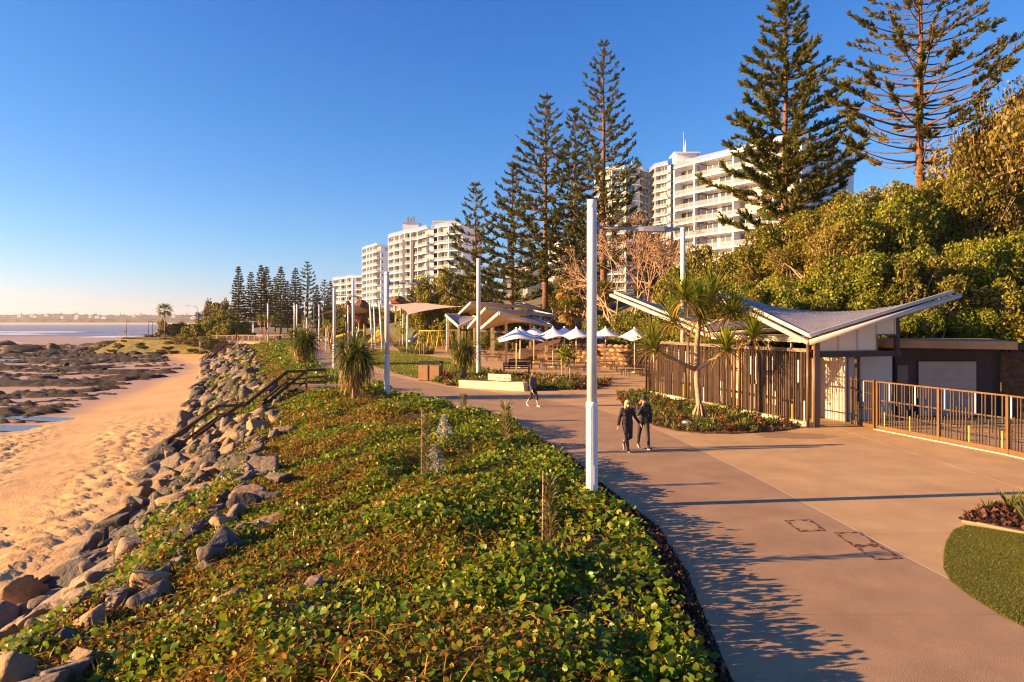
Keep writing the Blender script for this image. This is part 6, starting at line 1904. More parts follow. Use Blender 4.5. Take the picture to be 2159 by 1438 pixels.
def picnic_meshes():
    tops, seats = [], []
    leg = MB()
    for sx in (-0.75, 0.75):
        leg.box((sx, -0.3, 0.36), (0.07, 0.06, 0.72)); leg.box((sx, 0.3, 0.36), (0.07, 0.06, 0.72)); leg.box((sx, 0, 0.70), (0.07, 0.66, 0.05))
    bl = MB()
    for sx in (-0.75, 0.75):
        bl.box((sx, -0.14, 0.2), (0.06, 0.05, 0.4)); bl.box((sx, 0.14, 0.2), (0.06, 0.05, 0.4)); bl.box((sx, 0, 0.40), (0.06, 0.36, 0.04))
    sl = MB(); sl.box((0, 0, 0), (2.0, 0.105, 0.045))
    return leg.mesh('table_frame', MT['grey_metal']), bl.mesh('bench_frame', MT['grey_metal']), sl.mesh('slat', MT['red_timber'])
pm_ = picnic_meshes()
def picnic(x, y, rz, label):
    t = thing('picnic_table', label, 'picnic table', (x, y, 0), rz, 'picnic tables under the umbrellas')
    link('table_frame', pm_[0], t)
    for k in range(6): link('slat', pm_[2], t, (0, -0.3 + 0.12 * k, 0.745))
    for sy, tag_ in ((-0.85, 'near'), (0.85, 'far')):
        b = thing('bench', 'slatted reddish timber bench, %s side of: %s' % ('seaward' if sy < 0 else 'landward', label.split(' beside')[0].split(' under')[0]), 'bench', (x - sy * math.sin(rz), y + sy * math.cos(rz), 0), rz, 'benches of the picnic tables')
        link('bench_frame', pm_[1], b)
        for k in range(3): link('slat', pm_[2], b, (0, -0.12 + 0.12 * k, 0.44))
PT = [(1128, 60.5, 0.25, 'picnic table under the umbrella by the shelter'), (1160, 59, 0.2, 'picnic table beside the umbrella pole near the staked young tree'), (1218, 56.5, 0.15, 'picnic table under the umbrella beyond the staked young tree'), (1190, 64, 0.2, 'picnic table behind the staked young tree'),
      (1276, 58.5, 0.15, 'picnic table in front of the tan stone wall'), (1338, 52.5, 0.15, 'picnic table at the end of the slatted screen'), (1040, 73, 0.2, 'picnic table under the front shelter roof'), (1065, 78, 0.2, 'picnic table deep under the shelters'), (1010, 86, 0.2, 'picnic table under the rear shelter')]
for px, d, rz, lab in PT: picnic(xat(px, d), d, rz, lab)
# black slatted seat with back, two of them back to back
def park_seat(x, y, rz, label):
    t = thing('park_bench', label, 'bench', (x, y, 0), rz)
    for k in range(4):
        mb = MB(); mb.box((0, -0.15 + 0.11 * k, 0.45), (2.1, 0.09, 0.04)); mb.build('seat_slat', MT['black'], t)
    for k in range(3):
        mb = MB(); mb.box((0, 0.27 + 0.03 * k, 0.60 + 0.13 * k), (2.1, 0.04, 0.10)); mb.build('back_slat', MT['black'], t)
    for sx in (-1.0, 1.0):
        mb = MB(); mb.box((sx, -0.18, 0.32), (0.07, 0.07, 0.64)); mb.box((sx, 0.25, 0.45), (0.07, 0.07, 0.9)); mb.box((sx, 0.03, 0.64), (0.07, 0.5, 0.05)); mb.build('end_frame', MT['dark_metal'], t)
x, y, _ = g(1089, 789); park_seat(x, y, 0.12, 'black slatted seat with backrest under the foremost umbrella')
x, y, _ = g(1097, 778); park_seat(x, y, 3.26, 'black slatted seat turned away, behind the foremost one')

# pale block counter by the shelter (barbecue)
x, y, _ = g(1113, 757)
t = thing('barbecue_counter', 'pale panelled barbecue counter beside the shelter column', 'barbecue', (x, y, 0), 0.1)
mb = MB(); mb.box((0, 0, 0.5), (1.9, 0.9, 1.0)); mb.build('body', MT['pale_timber'], t)
mb = MB(); mb.box((0, 0, 1.03), (2.0, 1.0, 0.06)); mb.build('worktop', MT['grey_metal'], t)

# ------------------------------------------------------------------ picnic shelters
def shelter(label, Fr, Lf, Rt, Bk, cols, group='picnic shelters with folded roofs'):
    o = Vector((cols[0][0], cols[0][1], 0))
    t = thing('picnic_shelter', label, 'shelter', o, 0, group)
    P = [np.array(p) - np.array(o) for p in (Fr, Lf, Rt, Bk)]
    T, S = np.meshgrid(np.linspace(0, 1, 13), np.linspace(0, 1, 13), indexing='ij')
    Q = hypar(P[0], P[1], P[2], P[3], S, T)
    link('roof_sheet', grid_mesh('roof_sheet', Q[..., 0], Q[..., 1], Q[..., 2] + 0.10, MT['roof_sheet']), t)
    link('soffit', grid_mesh('soffit', Q[..., 0], Q[..., 1], Q[..., 2] - 0.10, MT['soffit']), t)
    for a, b in ((0, 1), (0, 2), (1, 3), (2, 3)):
        mb = MB(); mb.bar(P[a], P[b], 0.14, 0.26); mb.build('fascia', MT['fascia'], t)
        mb = MB(); mb.tube([P[a] + np.array((0, 0, 0.16)), P[b] + np.array((0, 0, 0.16))], 0.07, 8); mb.build('gutter', MT['fascia'], t, True)
    for cx_, cy_, cz_ in cols:
        mb = MB(); mb.box((cx_ - o.x, cy_ - o.y, cz_ / 2), (0.28, 0.28, cz_)); mb.build('column', MT['soffit'], t)
    for a, b in zip(cols[:-1], cols[1:]):
        mb = MB(); mb.bar((a[0] - o.x, a[1] - o.y, min(a[2], 3.1)), (b[0] - o.x, b[1] - o.y, min(b[2], 3.1)), 0.14, 0.22); mb.build('beam', MT['dark_metal'], t)
shelter('foremost folded roof shelter beside the umbrellas', at(1052, 661, 66), at(1013, 694, 72), at(1165, 689, 73), at(1120, 668, 82), [(xat(1067, 70), 70, 4.3), (xat(1037, 75), 75, 3.6), (xat(1152, 74), 74, 3.7), (xat(1118, 80), 80, 4.0)])
shelter('second folded roof shelter just behind the foremost one', at(1023, 651, 74), at(986, 692, 80), at(1172, 667, 86), at(1120, 655, 95), [(xat(1040, 80), 80, 4.6), (xat(1000, 84), 84, 3.8), (xat(1150, 86), 86, 4.6)])
shelter('third folded roof shelter, rearmost and highest of the row', at(992, 639, 86), at(962, 668, 92), at(1143, 650, 100), at(1100, 640, 108), [(xat(985, 92), 92, 4.6), (xat(975, 96), 96, 4.2), (xat(1140, 98), 98, 5.4)])
shelter('upturned grey wing roof at the shade sail end of the shelters', at(967, 689, 84), at(939, 665, 88), at(1010, 672, 86), at(985, 664, 94), [(xat(967, 86), 86, 3.5), (xat(945, 90), 90, 4.7), (xat(984, 92), 92, 4.3)])

# ------------------------------------------------------------------ shade sails and their posts
def sail(label, P, sag=0.10, n=14):
    P = [np.array(p) for p in P]
    S, T = np.meshgrid(np.linspace(0, 1, n + 1), np.linspace(0, 1, n + 1), indexing='ij')
    cen = sum(P) / 4
    # pull edges inwards
    u = S - 0.5; v = T - 0.5
    s2 = 0.5 + u * (1 - sag * (1 - 4 * v * v) * 2.0); t2 = 0.5 + v * (1 - sag * (1 - 4 * u * u) * 2.0)
    Q = hypar(P[0], P[1], P[2], P[3], s2, t2)
    o = thing('shade_sail', label, 'shade sail', P[0])
    link('cloth', grid_mesh('cloth', Q[..., 0] - P[0][0], Q[..., 1] - P[0][1], Q[..., 2] - P[0][2], MT['sail']), o)
    for p in P:
        d = cen - p; d = d / np.linalg.norm(d)
        mb = MB(); mb.tube([p - P[0], p - P[0] + d * 0.5], 0.03, 5); mb.build('corner_fitting', MT['grey_metal'], o)
def sail_post(px, top, d, label, r=0.13, lean=0.0):
    x = xat(px, d); h = HCAM + (HY - top) * d / F
    t = thing('sail_post', label, 'post', (x, d, 0))
    mb = MB(); mb.tube([(0, 0, 0), (lean, 0, h)], [r, r * 0.85], 12); mb.build('mast', MT['white_paint'], t, True)
    mb = MB(); mb.box((lean * 0.94, 0, h * 0.62), (0.4, 0.2, 0.16)); mb.build('cable_bracket', MT['grey_metal'], t)
sail('large tan shade sail stretched beside the shelters', [at(821, 642, 118), at(859, 664, 92), at(885, 636, 125), at(972, 646, 104)])
sail('smaller tan shade sail turned up behind the large one', [at(852, 642, 140), at(892, 634, 130), at(870, 648, 150), at(915, 648, 128)])
sail('pale shade sail far along the path near the pine grove', [at(648, 670, 120), at(702, 652, 128), at(672, 662, 148), at(712, 658, 150)])
sail('orange brown shade sail behind the near lamp posts', [at(712, 655, 130), at(745, 640, 138), at(735, 664, 150), at(800, 660, 150)])
sail_post(859, 664, 92, 'white sail post holding the low corner of the large tan sail')
sail_post(807, 634, 97, 'leaning white sail post at the lawn edge', 0.15, -0.5)
sail_post(786, 640, 104, 'leaning white sail post beside another one', 0.15, -0.45)
sail_post(792, 644, 112, 'thinner white sail post behind the leaning pair', 0.13, -0.3)
sail_post(884, 667, 120, 'white sail post at the end of the yellow swings', 0.12)
sail_post(734, 643, 104, 'white sail post beside the lamp post behind the shaggy pandanus', 0.13)
sail_post(673, 642, 124, 'white sail post between the two yellowish pandanus trees', 0.13)
sail_post(647, 670, 118, 'low white sail post holding the pale far sail', 0.12)
sail_post(688, 693, 100, 'short white post beside the spreading pandanus', 0.10)
sail_post(942, 670, 95, 'white sail post behind the swings by the wing roof', 0.10)
sail_post(850, 662, 118, 'white sail post behind the low corner of the large tan sail', 0.12)

# ------------------------------------------------------------------ playground
def make_swings():
    d = 104; xa, xb = xat(886, d), xat(968, d); zb = 2.85
    t = thing('swing_set', 'long yellow swing frame with splayed legs on the playground', 'swing set', (xa, d, 0), 0.0)
    W = xb - xa
    mb = MB(); mb.tube([(-0.2, 0, zb), (W + 0.2, 0, zb)], 0.09, 8); mb.build('top_beam', MT['yellow'], t, True)
    for k in range(5):
        x = W * k / 4
        for s in (-1, 1):
            mb = MB(); mb.tube([(x + 0.06 * s, 0, zb), (x + 0.45 * s, 1.0 * s, 0)], 0.075, 8); mb.build('leg', MT['yellow'], t, True)
    for k in range(4):
        x = W * (k + 0.5) / 4
        sw = MB(); sw.tube([(x - 0.25, 0, zb), (x - 0.25, 0.1, 0.55)], 0.015, 4); sw.tube([(x + 0.25, 0, zb), (x + 0.25, 0.1, 0.55)], 0.015, 4); c = sw.build('chain', MT['grey_metal'], t)
        mb = MB(); mb.box((x, 0.1, 0.52), (0.55, 0.2, 0.05)); mb.build('seat', MT['black'], t)
make_swings()
def make_play_tower(label, px, d, py_top, py_bot, wpx, seed, mast=True):
    x = xat(px, d); zt = HCAM + (HY - py_top) * d / F; zb = HCAM + (HY - py_bot) * d / F; R = wpx * d / F / 2
    t = thing('play_tower', label, 'play tower', (x, d, 0))
    rr = random.Random(seed)
    rings = []
    n = 7; prof = [(0.45, 0.0), (0.95, 0.28), (1.0, 0.55), (0.62, 0.86), (0.16, 1.0)]
    mb = MB(); vs = []
    for i, (r, f) in enumerate(prof):
        for k in range(n):
            a = 2 * math.pi * (k + 0.5 * (i % 2)) / n
            vs.append((R * r * math.cos(a), R * r * math.sin(a), zb + (zt - zb) * f))
    fs = []
    for i in range(len(prof) - 1):
        for k in range(n):
            k2 = (k + 1) % n
            fs += [(i * n + k, i * n + k2, (i + 1) * n + k), (i * n + k2, (i + 1) * n + k2, (i + 1) * n + k)]
    mb.add(vs, fs); mb.build('faceted_shell', MT['rust'], t)
    for i in range(len(prof) - 1):
        for k in range(n):
            fr = MB(); fr.tube([vs[i * n + k], vs[(i + 1) * n + k]], 0.05, 5); fr.build('frame_tube', MT['gold_post'], t)
    for k in range(4):
        a = math.pi / 4 + k * math.pi / 2
        mb = MB(); mb.tube([(0.5 * R * math.cos(a), 0.5 * R * math.sin(a), 0), (0.42 * R * math.cos(a), 0.42 * R * math.sin(a), zb + 0.6)], 0.12, 8); mb.build('support_post', MT['yellow' if k % 2 else 'dark_metal'], t, True)
    if mast:
        mb = MB(); mb.tube([(0.1, 0, zt - 1), (0.1, 0, zt + 2.4)], 0.2, 8); mb.build('mast', MT['green_paint'], t, True)
    return t
make_play_tower('rusty faceted climbing tower with a bright green mast', 840, 165, 624, 646, 36, 1)
make_play_tower('dark rusty faceted climbing pod between the lamp posts', 762, 150, 632, 682, 44, 2, mast=False)
make_play_tower('small orange rust climbing pod beside the lamp post', 733, 146, 634, 664, 16, 3, mast=False)
# tube slide
t = thing('tube_slide', 'grey tube slide slanting down beside the swings', 'slide', (xat(866, 128), 128, 0))
mb = MB(); mb.tube([(-0.5, 0, 0.5), (0.3, 0, 0.7), (2.6, 0.3, 3.0), (3.1, 0.3, 3.3)], [0.45, 0.45, 0.42, 0.42], 14); mb.build('tube', MT['grey_metal'], t, True)
for x_ in (1.0, 2.4):
    mb = MB(); mb.tube([(x_, 0.2, 0), (x_, 0.2, 0.6 + x_ * 0.8)], 0.06, 6); mb.build('support', MT['grey_metal'], t)
# rope pyramid
def net_pyramid():
    px, d = 806, 142; x = xat(px, d); R = 3.0; H_ = 3.6
    t = thing('rope_pyramid', 'yellow rope climbing pyramid behind the sail posts', 'climbing net', (x, d, 0))
    mb = MB(); mb.tube([(0, 0, 0), (0, 0, H_)], 0.1, 8); mb.build('centre_mast', MT['dark_metal'], t, True)
    m = MB()
    base = [(R * math.cos(a), R * math.sin(a), 0) for a in np.linspace(0, 2 * math.pi, 9)[:-1]]
    ringn = 7
    for i, b in enumerate(base):
        b2 = base[(i + 1) % 8]
        for k in range(9):
            f = k / 8; p = (b[0] + (b2[0] - b[0]) * f, b[1] + (b2[1] - b[1]) * f, 0)
            m.tube([p, (p[0] * 0.04, p[1] * 0.04, H_)], 0.035, 4, False)
        for k in range(1, ringn * 2):
            f = k / (ringn * 2); z = H_ * f
            m.tube([(b[0] * (1 - f), b[1] * (1 - f), z), (b2[0] * (1 - f), b2[1] * (1 - f), z)], 0.035, 4, False)
    m.build('rope_net', MT['yellow'], t)
net_pyramid()
t = thing('spring_slide', 'small dark slide with a yellow arch at the playground edge', 'slide', (xat(722, 112), 112, 0))
mb = MB(); mb.tube([(-1.4, 0, 0.1), (-0.6, 0, 0.5), (0.6, 0, 1.5), (1.2, 0, 1.7)], [0.35, 0.35, 0.35, 0.35], 10); mb.build('chute', MT['black'], t, True)
mb = MB(); mb.tube([(-2.2, 0.4, 0.7), (-1.0, 0.4, 1.7), (0.3, 0.4, 2.1), (1.2, 0.4, 2.0)], 0.25, 8); mb.build('arch', MT['yellow'], t, True)

# ------------------------------------------------------------------ bins, concrete bench
x, y, _ = g(908, 803)
t = thing('litter_bins', 'pair of brown panelled litter bins under one curved black hood', 'litter bin', (x, y, 0), -0.25)
for sx in (-0.42, 0.42):
    mb = MB(); mb.box((sx, 0, 0.58), (0.74, 0.72, 1.06)); b_ = mb.build('cabinet', MT['bin'], t)
    mb = MB(); mb.box((sx, -0.365, 0.58), (0.66, 0.02, 0.98)); mb.build('door', MT['bin'], b_)
    mb = MB(); mb.box((sx, 0, 0.03), (0.70, 0.68, 0.06)); mb.build('plinth', MT['black'], b_)
    hd = MB(); nseg = 8
    for k in range(nseg):
        a0 = math.pi * k / nseg; a1 = math.pi * (k + 1) / nseg
        hd.bar((sx, -0.38 * math.cos(a0), 1.26 + 0.13 * math.sin(a0)), (sx, -0.38 * math.cos(a1), 1.26 + 0.13 * math.sin(a1)), 0.78, 0.03)
    hd.build('hood', MT['black'], t)
    for q in (-0.34, 0.34):
        for r_ in (-0.34, 0.34):
            mb = MB(); mb.box((sx + q, r_, 1.18), (0.03, 0.03, 0.18)); mb.build('hood_post', MT['black'], t)
def concrete_bench():
    a = Vector(g(967, 817)); b = Vector(g(1103, 825)); c = (a + b) / 2
    t = thing('concrete_bench', 'long pale concrete bench with timber slats and a white backrest', 'bench', (c.x, c.y, 0), math.atan2(b.y - a.y, b.x - a.x))
    L = (b - a).length
    mb = MB(); h = 0.46
    vs = []
    for x_ in (-L / 2, L / 2 - 0.45, L / 2):
        for yy, zz in ((-0.26, 0), (0.26, 0), (0.32, h), (-0.32, h)):
            vs.append((x_ + (0.05 if x_ == L / 2 and zz == 0 else 0), yy + 0.3, zz * (1.12 if x_ > L / 4 else 1)))
    fs = [(0, 1, 2, 3), (8, 11, 10, 9)]
    for i in range(2):
        for k in range(4):
            k2 = (k + 1) % 4; fs.append((4 * i + k, 4 * i + 4 + k, 4 * i + 4 + k2, 4 * i + k2))
    mb.add(vs, fs); mb.build('concrete_base', MT['cream'], t)
    n = 34
    for k in range(n):
        m = MB(); m.box((-L / 2 + 0.1 + (L - 0.7) * k / (n - 1), 0.3, h + 0.03), (0.06, 0.60, 0.045)); m.build('slat', MT['red_timber'], t)
    for k in range(4):
        m = MB(); m.box((-0.35 + 0.42 * k, 0.66, 0.70), (0.40, 0.06, 0.40)); m.build('back_panel', MT['cream'], t)
    for x_ in (0.45, 1.25):
        m = MB(); m.tube([(x_, 0.05, h), (x_, 0.05, h + 0.24), (x_, 0.5, h + 0.26)], 0.025, 6); m.build('armrest', MT['white_paint'], t)
concrete_bench()
x, y, _ = g(690, 720)
mb = MB(); mb.prism([(-1.5, 0), (1.4, -0.3), (1.6, 0.4), (-1.4, 0.7)], 0, 0.5); o = mb.build('concrete_bench', MT['cream'], None, False, (x, y, 0)); tag(o, 'small pale concrete seat block at the bend of the far path', 'bench')

# young staked trees
def staked_tree(label, px, py, top, seed, w=24):
    x, y, _ = g(px, py); h = HCAM + (HY - top) * y / F
    t = thing('young_tree', label, 'young tree', (x, y, 0.02))
    mb = MB(); mb.tube([(0, 0, 0), (0.03, 0, h * 0.5), (0, 0, h * 0.85)], [0.03, 0.025, 0.012], 6); mb.build('trunk', MT['pale_bark'], t, True)
    for s in (-0.28, 0.28):
        m = MB(); m.tube([(s, 0, 0), (s, 0, min(1.6, h * 0.6))], 0.03, 6); m.build('stake', MT['pale_timber'], t)
    m = MB(); m.bar((-0.28, 0, 1.2), (0.28, 0, 1.2), 0.02, 0.05); m.build('tie', MT['pale_joint'], t)
    rg = np.random.default_rng(seed); n = 420; R = w * y / F
    d = rand_dirs(rg, n); P = np.array([0, 0, h * 0.72]) + d * np.array([R, R, h * 0.28]) * (rg.random((n, 1)) ** 0.5)
    C = np.array(BRIGHT + GOLD[:1])[rg.integers(0, 5, n)] * rg.uniform(.9, 1.5, (n, 1))
    V, q, c = leaves(P, rand_dirs(rg, n, -0.2), rand_dirs(rg, n, 0.6), rg.uniform(0.12, 0.26, n), C, LEAF_DIAM)
    link('crown', np_mesh('crown', V, [q], MT['leaf'], c), t)
staked_tree('young bright leaved tree tied to two stakes by the picnic tables', 1193, 806, 722, 1)
staked_tree('thin young tree tied to stakes at the edge of the lawn', 889, 748, 700, 2, 10)
staked_tree('dark young tree in the small bed by the leaning sail posts', 846, 733, 685, 3, 12)

# saplings and stakes in the creeper bank
def sapling(label, px, base, top, z, seed, feathery=True, white=False, stake=True, bush_w=0.25):
    x, y, _ = g(px, base, z); h = HCAM + (HY - top) * y / F - z
    z = float(bank_z(np.array(x), np.array(y)))
    t = thing('sapling', label, 'sapling', (x, y, z - 0.02))
    rg = np.random.default_rng(seed)
    if stake:
        m = MB(); m.box((0.0, 0, h * 0.42), (0.026, 0.026, h * 0.84)); m.build('stake', MT['red_timber'], t)
        m = MB(); m.tube([(-0.07, 0.02, 0), (-0.05, 0.02, h)], 0.012, 5); m.build('cane', MT['pale_timber'], t)
    m = MB(); m.tube([(0.08, 0, 0), (0.06, 0, h * 0.5), (0.05, 0, h * 0.85)], [0.012, 0.01, 0.006], 5); m.build('trunk', MT['pale_bark'], t)
    n = 520 if white else 300
    f = rg.random(n); zz = h * (0.22 + 0.68 * f); an = rg.uniform(0, 6.28, n)
    P = np.stack([0.06 + 0 * an, 0 * an, zz], 1)
    A = np.stack([np.cos(an), np.sin(an), 0.9 + 0 * an], 1) + rg.normal(0, 0.2, (n, 3))
    if white:
        P = P + np.stack([np.cos(an), np.sin(an), 0 * an], 1) * (bush_w * rg.random((n, 1)) * (1.1 - f)[:, None])
        C = np.array([(0.42, 0.42, 0.34), (0.30, 0.33, 0.24), (0.5, 0.48, 0.4)])[rg.integers(0, 3, n)]
        V, q, c = leaves(P, A, rand_dirs(rg, n), rg.uniform(0.05, 0.09, n), C, LEAF_DIAM)
    else:
        C = np.array([(0.20, 0.19, 0.05), (0.14, 0.15, 0.035), (0.28, 0.22, 0.07)])[rg.integers(0, 3, n)]
        V, q, c = leaves(P, A, rand_dirs(rg, n), rg.uniform(0.10, 0.30, n) * (bush_w / 0.25), C, LEAF_LONG, width=0.18)
    link('crown', np_mesh('crown', V, [q], MT['leaf'], c), t)
sapling('feathery sapling on the thick rusty stake in the creepers', 894, 1050, 862, -0.15, 1)
sapling('thin feathery sapling on a cane in the lush creepers by the tall lamp post', 1152, 1205, 1005, -0.05, 2)
sapling('pale feathery sapling in the creepers near the path bend', 1063, 962, 848, -0.05, 3, stake=False, bush_w=0.35)
sapling('small feathery sapling in the mulch gap near the path bend', 974, 893, 832, -0.05, 4, stake=False)
sapling('silvery white leaved sapling beside the rusty stake', 932, 958, 868, -0.1, 5, white=True, stake=False, bush_w=0.34)
sapling('low silvery leaved sapling just below the taller silvery one', 912, 1010, 930, -0.1, 6, white=True, stake=False, bush_w=0.34)

# ------------------------------------------------------------------ timber stair with handrails (near) and stair with deck (far)
def near_stair():
    top = Vector((xat(604, 42), 42, 0)); ta = Vector((xat(646, 42.4), 42.4, 0)); l1 = Vector((xat(515, 39), 39, -1.69)); l2 = Vector((xat(458, 38.5), 38.5, -1.7)); bt = Vector((xat(352, 35.5), 35.5, -3.15))
    t = thing('timber_stair', 'dark brown timber stair with handrails crossing the rock slope', 'stair', top)
    W = 1.6
    def off(a, b, s):
        d = (b - a); d.z = 0; d.normalize(); return Vector((-d.y, d.x, 0)) * s
    runs = [(ta, top), (top, l1), (l1, l2), (l2, bt)]
    sides = (-W, 0.0)
    perp_ = Vector((0.5, 0.85, 0)).normalized()
    for a, b in runs:
        for s in (0.0, W):
            o = perp_ * s
            for z, hh in ((1.08, 0.16), (0.62, 0.10), (0.32, 0.10)) if abs(a.z - b.z) < 0.1 else ((1.05, 0.20), (0.45, 0.14)):
                mb = MB(); mb.bar(a - top + o + Vector((0, 0, z)), b - top + o + Vector((0, 0, z)), 0.05, hh); mb.build('handrail', MT['timber'], t)
    for p in (ta, top, l1, l2, bt, top.lerp(l1, 0.5), l2.lerp(bt, 0.5)):
        for s in (0.0, W):
            mb = MB(); q = p - top + perp_ * s; mb.box((q.x, q.y, q.z + 0.3), (0.10, 0.10, 1.75)); mb.build('post', MT['timber'], t)
    for a, b, n in ((top, l1, 11), (l2, bt, 10)):
        for k in range(n):
            f = (k + 0.5) / n; p = a.lerp(b, f) - top
            mb = MB(); mb.bar(p, p + perp_ * W, 0.28, 0.05); mb.build('tread', MT['timber'], t)
    mb = MB(); a = l1 - top; b = l2 - top; mb.add([a, b, b + perp_ * W, a + perp_ * W], [(0, 1, 2, 3)]); mb.build('landing', MT['timber'], t)
near_stair()
# concrete spur to the stair
tag(poly_obj('stair_path', [(float(path_l(44)) + 0.3, 44.6), (float(path_l(43)) + 0.2, 42.7), (-13.4, 42.5), (-13.7, 44.4)], 0.10, MT['path'], thick=0.3), kind='structure')

def far_deck():
    P = [Vector((xat(446, 152), 152, 0)), Vector((xat(560, 143), 143, 0))]
    d = (P[1] - P[0]).normalized(); nrm = Vector((-d.y, d.x, 0))
    t = thing('timber_deck', 'raised timber lookout deck with slatted balustrade above the far rocks', 'deck', P[0])
    L = (P[1] - P[0]).length; D = 5.0
    def W(s, q, z): return d * s + nrm * q + Vector((0, 0, z))
    for k in range(26):
        q = 0.1 + k * 0.19
        mb = MB(); mb.bar(W(0, q, 0.02), W(L, q, 0.02), 0.17, 0.05); mb.build('deck_board', MT['pale_timber'], t)
    mb = MB(); mb.bar(W(-0.1, -0.06, -0.25), W(L, -0.06, -0.25), 0.12, 0.5); mb.build('edge_beam', MT['pale_bark'], t)
    mb = MB(); mb.bar(W(0, 1.2, -0.7), W(L * 0.95, 1.2, -0.7), 0.3, 0.6); mb.build('bearer', MT['timber'], t)
    for k in range(5):
        s = 0.8 + k * (L - 1.5) / 4
        mb = MB(); mb.bar(W(s, 1.0, -4.5), W(s, 1.0, -0.1), 0.25, 0.25); mb.build('pile', MT['timber'], t)
    mb = MB(); mb.bar(W(0, 0, 1.28), W(L, 0, 1.28), 0.12, 0.08); mb.build('top_rail', MT['red_timber'], t)
    mb = MB(); mb.bar(W(0, 0, 1.28), W(0, D, 1.28), 0.12, 0.08); mb.build('top_rail', MT['red_timber'], t)
    mb = MB(); mb.bar(W(0, D, 1.28), W(L, D, 1.28), 0.12, 0.08); mb.build('top_rail', MT['red_timber'], t)
    for k in range(11):
        mb = MB(); mb.bar(W(L * k / 10, -0.02, -0.3), W(L * k / 10, -0.02, 1.3), 0.16, 0.10); mb.build('rail_post', MT['cream'] if k else MT['red_timber'], t)
    sl = MB(); sl.box((0, 0, 0.62), (0.03, 0.03, 1.2)); me = sl.mesh('baluster', MT['pale_timber'])
    for k in range(110):
        p = W(L * (k + 0.5) / 110, 0, 0); link('baluster', me, t, p)
    for k in range(60):
        p = W(L * (k + 0.5) / 60, D, 0); link('baluster', me, t, p)
    # stair down to the sand
    s = thing('beach_stair', 'timber beach stair going down from the lookout deck to the sand', 'stair', (xat(447, 121), 121, -3.4))
    a = Vector((xat(447, 121), 121, -3.4)); b = Vector((xat(492, 133), 133, -0.3)); n = 18; side = Vector((1.0, 0.0, 0)) * 3.4
    for k in range(n):
        p = a.lerp(b, (k + 0.5) / n) - a
        mb = MB(); mb.bar(p - side * 0.5, p + side * 0.5, 0.42, 0.10); mb.build('tread', MT['red_timber'], s)
    for sg in (-0.5, 0.5):
        mb = MB(); mb.bar(side * sg + Vector((0, 0, 1.2)), b - a + side * sg + Vector((0, 0, 1.2)), 0.12, 0.12); mb.build('handrail', MT['timber' if sg < 0 else 'cream'], s)
        mb = MB(); mb.bar(side * sg + Vector((0, 0, 0.6)), b - a + side * sg + Vector((0, 0, 0.6)), 0.08, 0.08); mb.build('handrail', MT['timber'], s)
        mb = MB(); mb.bar(side * sg, b - a + side * sg, 0.1, 0.4); mb.build('stringer', MT['timber'], s)
        for k in range(5):
            p = (b - a) * (k / 4) + side * sg; mb = MB(); mb.box((p.x, p.y, p.z + 0.5), (0.14, 0.14, 1.6)); mb.build('post', MT['timber' if sg < 0 else 'cream'], s)
far_deck()
x, y, _ = g(422, 735, -1.0)
mb = MB(); mb.tube([(0, 0, -1), (0, 0, 2.0)], 0.06, 6); o = mb.build('marker_post', MT['grey_metal'], None, True, (x, y, -1.0)); tag(o, 'thin grey marker post on the slope beside the beach stair', 'post')

# far street lights and banner
def street_light(label, px, base_d, top, reach, bn=False, m='grey_metal'):
    x = xat(px, base_d); h = HCAM + (HY - top) * base_d / F
    t = thing('street_light', label, 'street light', (x, base_d, 0))
    mb = MB(); mb.tube([(0, 0, -0.5), (0, 0, h * 0.9), (reach * 0.25, 0, h * 0.98), (reach, 0, h)], [0.10, 0.08, 0.06, 0.05], 6); mb.build('pole', MT[m], t, True)
    mb = MB(); mb.box((reach * 1.1, 0, h), (0.8, 0.3, 0.14)); mb.build('lamp_head', MT[m], t)
    if bn:
        mb = MB(); mb.box((0.65, 0, h * 0.55), (0.9, 0.05, 2.2)); b_ = mb.build('banner', mat('blue_banner', (0.03, 0.14, 0.34), (0.04, 0.18, 0.42), 2, 0.6), t)
        mb = MB(); mb.box((0.65, -0.03, h * 0.55 + 0.25), (0.5, 0.01, 0.22)); mb.box((0.65, -0.03, h * 0.55 - 0.1), (0.5, 0.01, 0.12)); mb.build('banner_print', MT['white_slat'], b_)
street_light('street light with a blue banner behind the mound', 417, 185, 645, -2.4, True)
street_light('curved neck street light in front of the far pines', 643, 175, 628, 1.6)
street_light('second curved street light beside the far pines', 662, 190, 634, -1.8)
street_light('thin dark lamp on the grassy point beside the lone walker', 267, 215, 678, 0.5, m='dark_metal')
street_light('thin dark lamp near the palm on the point', 313, 222, 678, 0.5, m='dark_metal')
street_light('thin dark lamp near the palm, the nearer to the shrubs', 321, 226, 679, 0.5, m='dark_metal')
# white ramp rail on the point
t = thing('ramp_rail', 'white handrail of a beach ramp on the grassy point', 'handrail', (xat(243, 212), 212, -1.5))
for z in (0.6, 1.2):
    mb = MB(); mb.tube([(0, 0, z - 0.6), (2.2, 0, z + 1.1), (4.2, 0, z + 1.1)], 0.06, 5); mb.build('rail', MT['white_paint'], t)
for k in range(4):
    mb = MB(); mb.tube([(k * 1.3 + 0.2, 0, -0.6), (k * 1.3 + 0.2, 0, 1.2 + min(k, 2) * 0.5)], 0.05, 5); mb.build('post', MT['white_paint'], t)

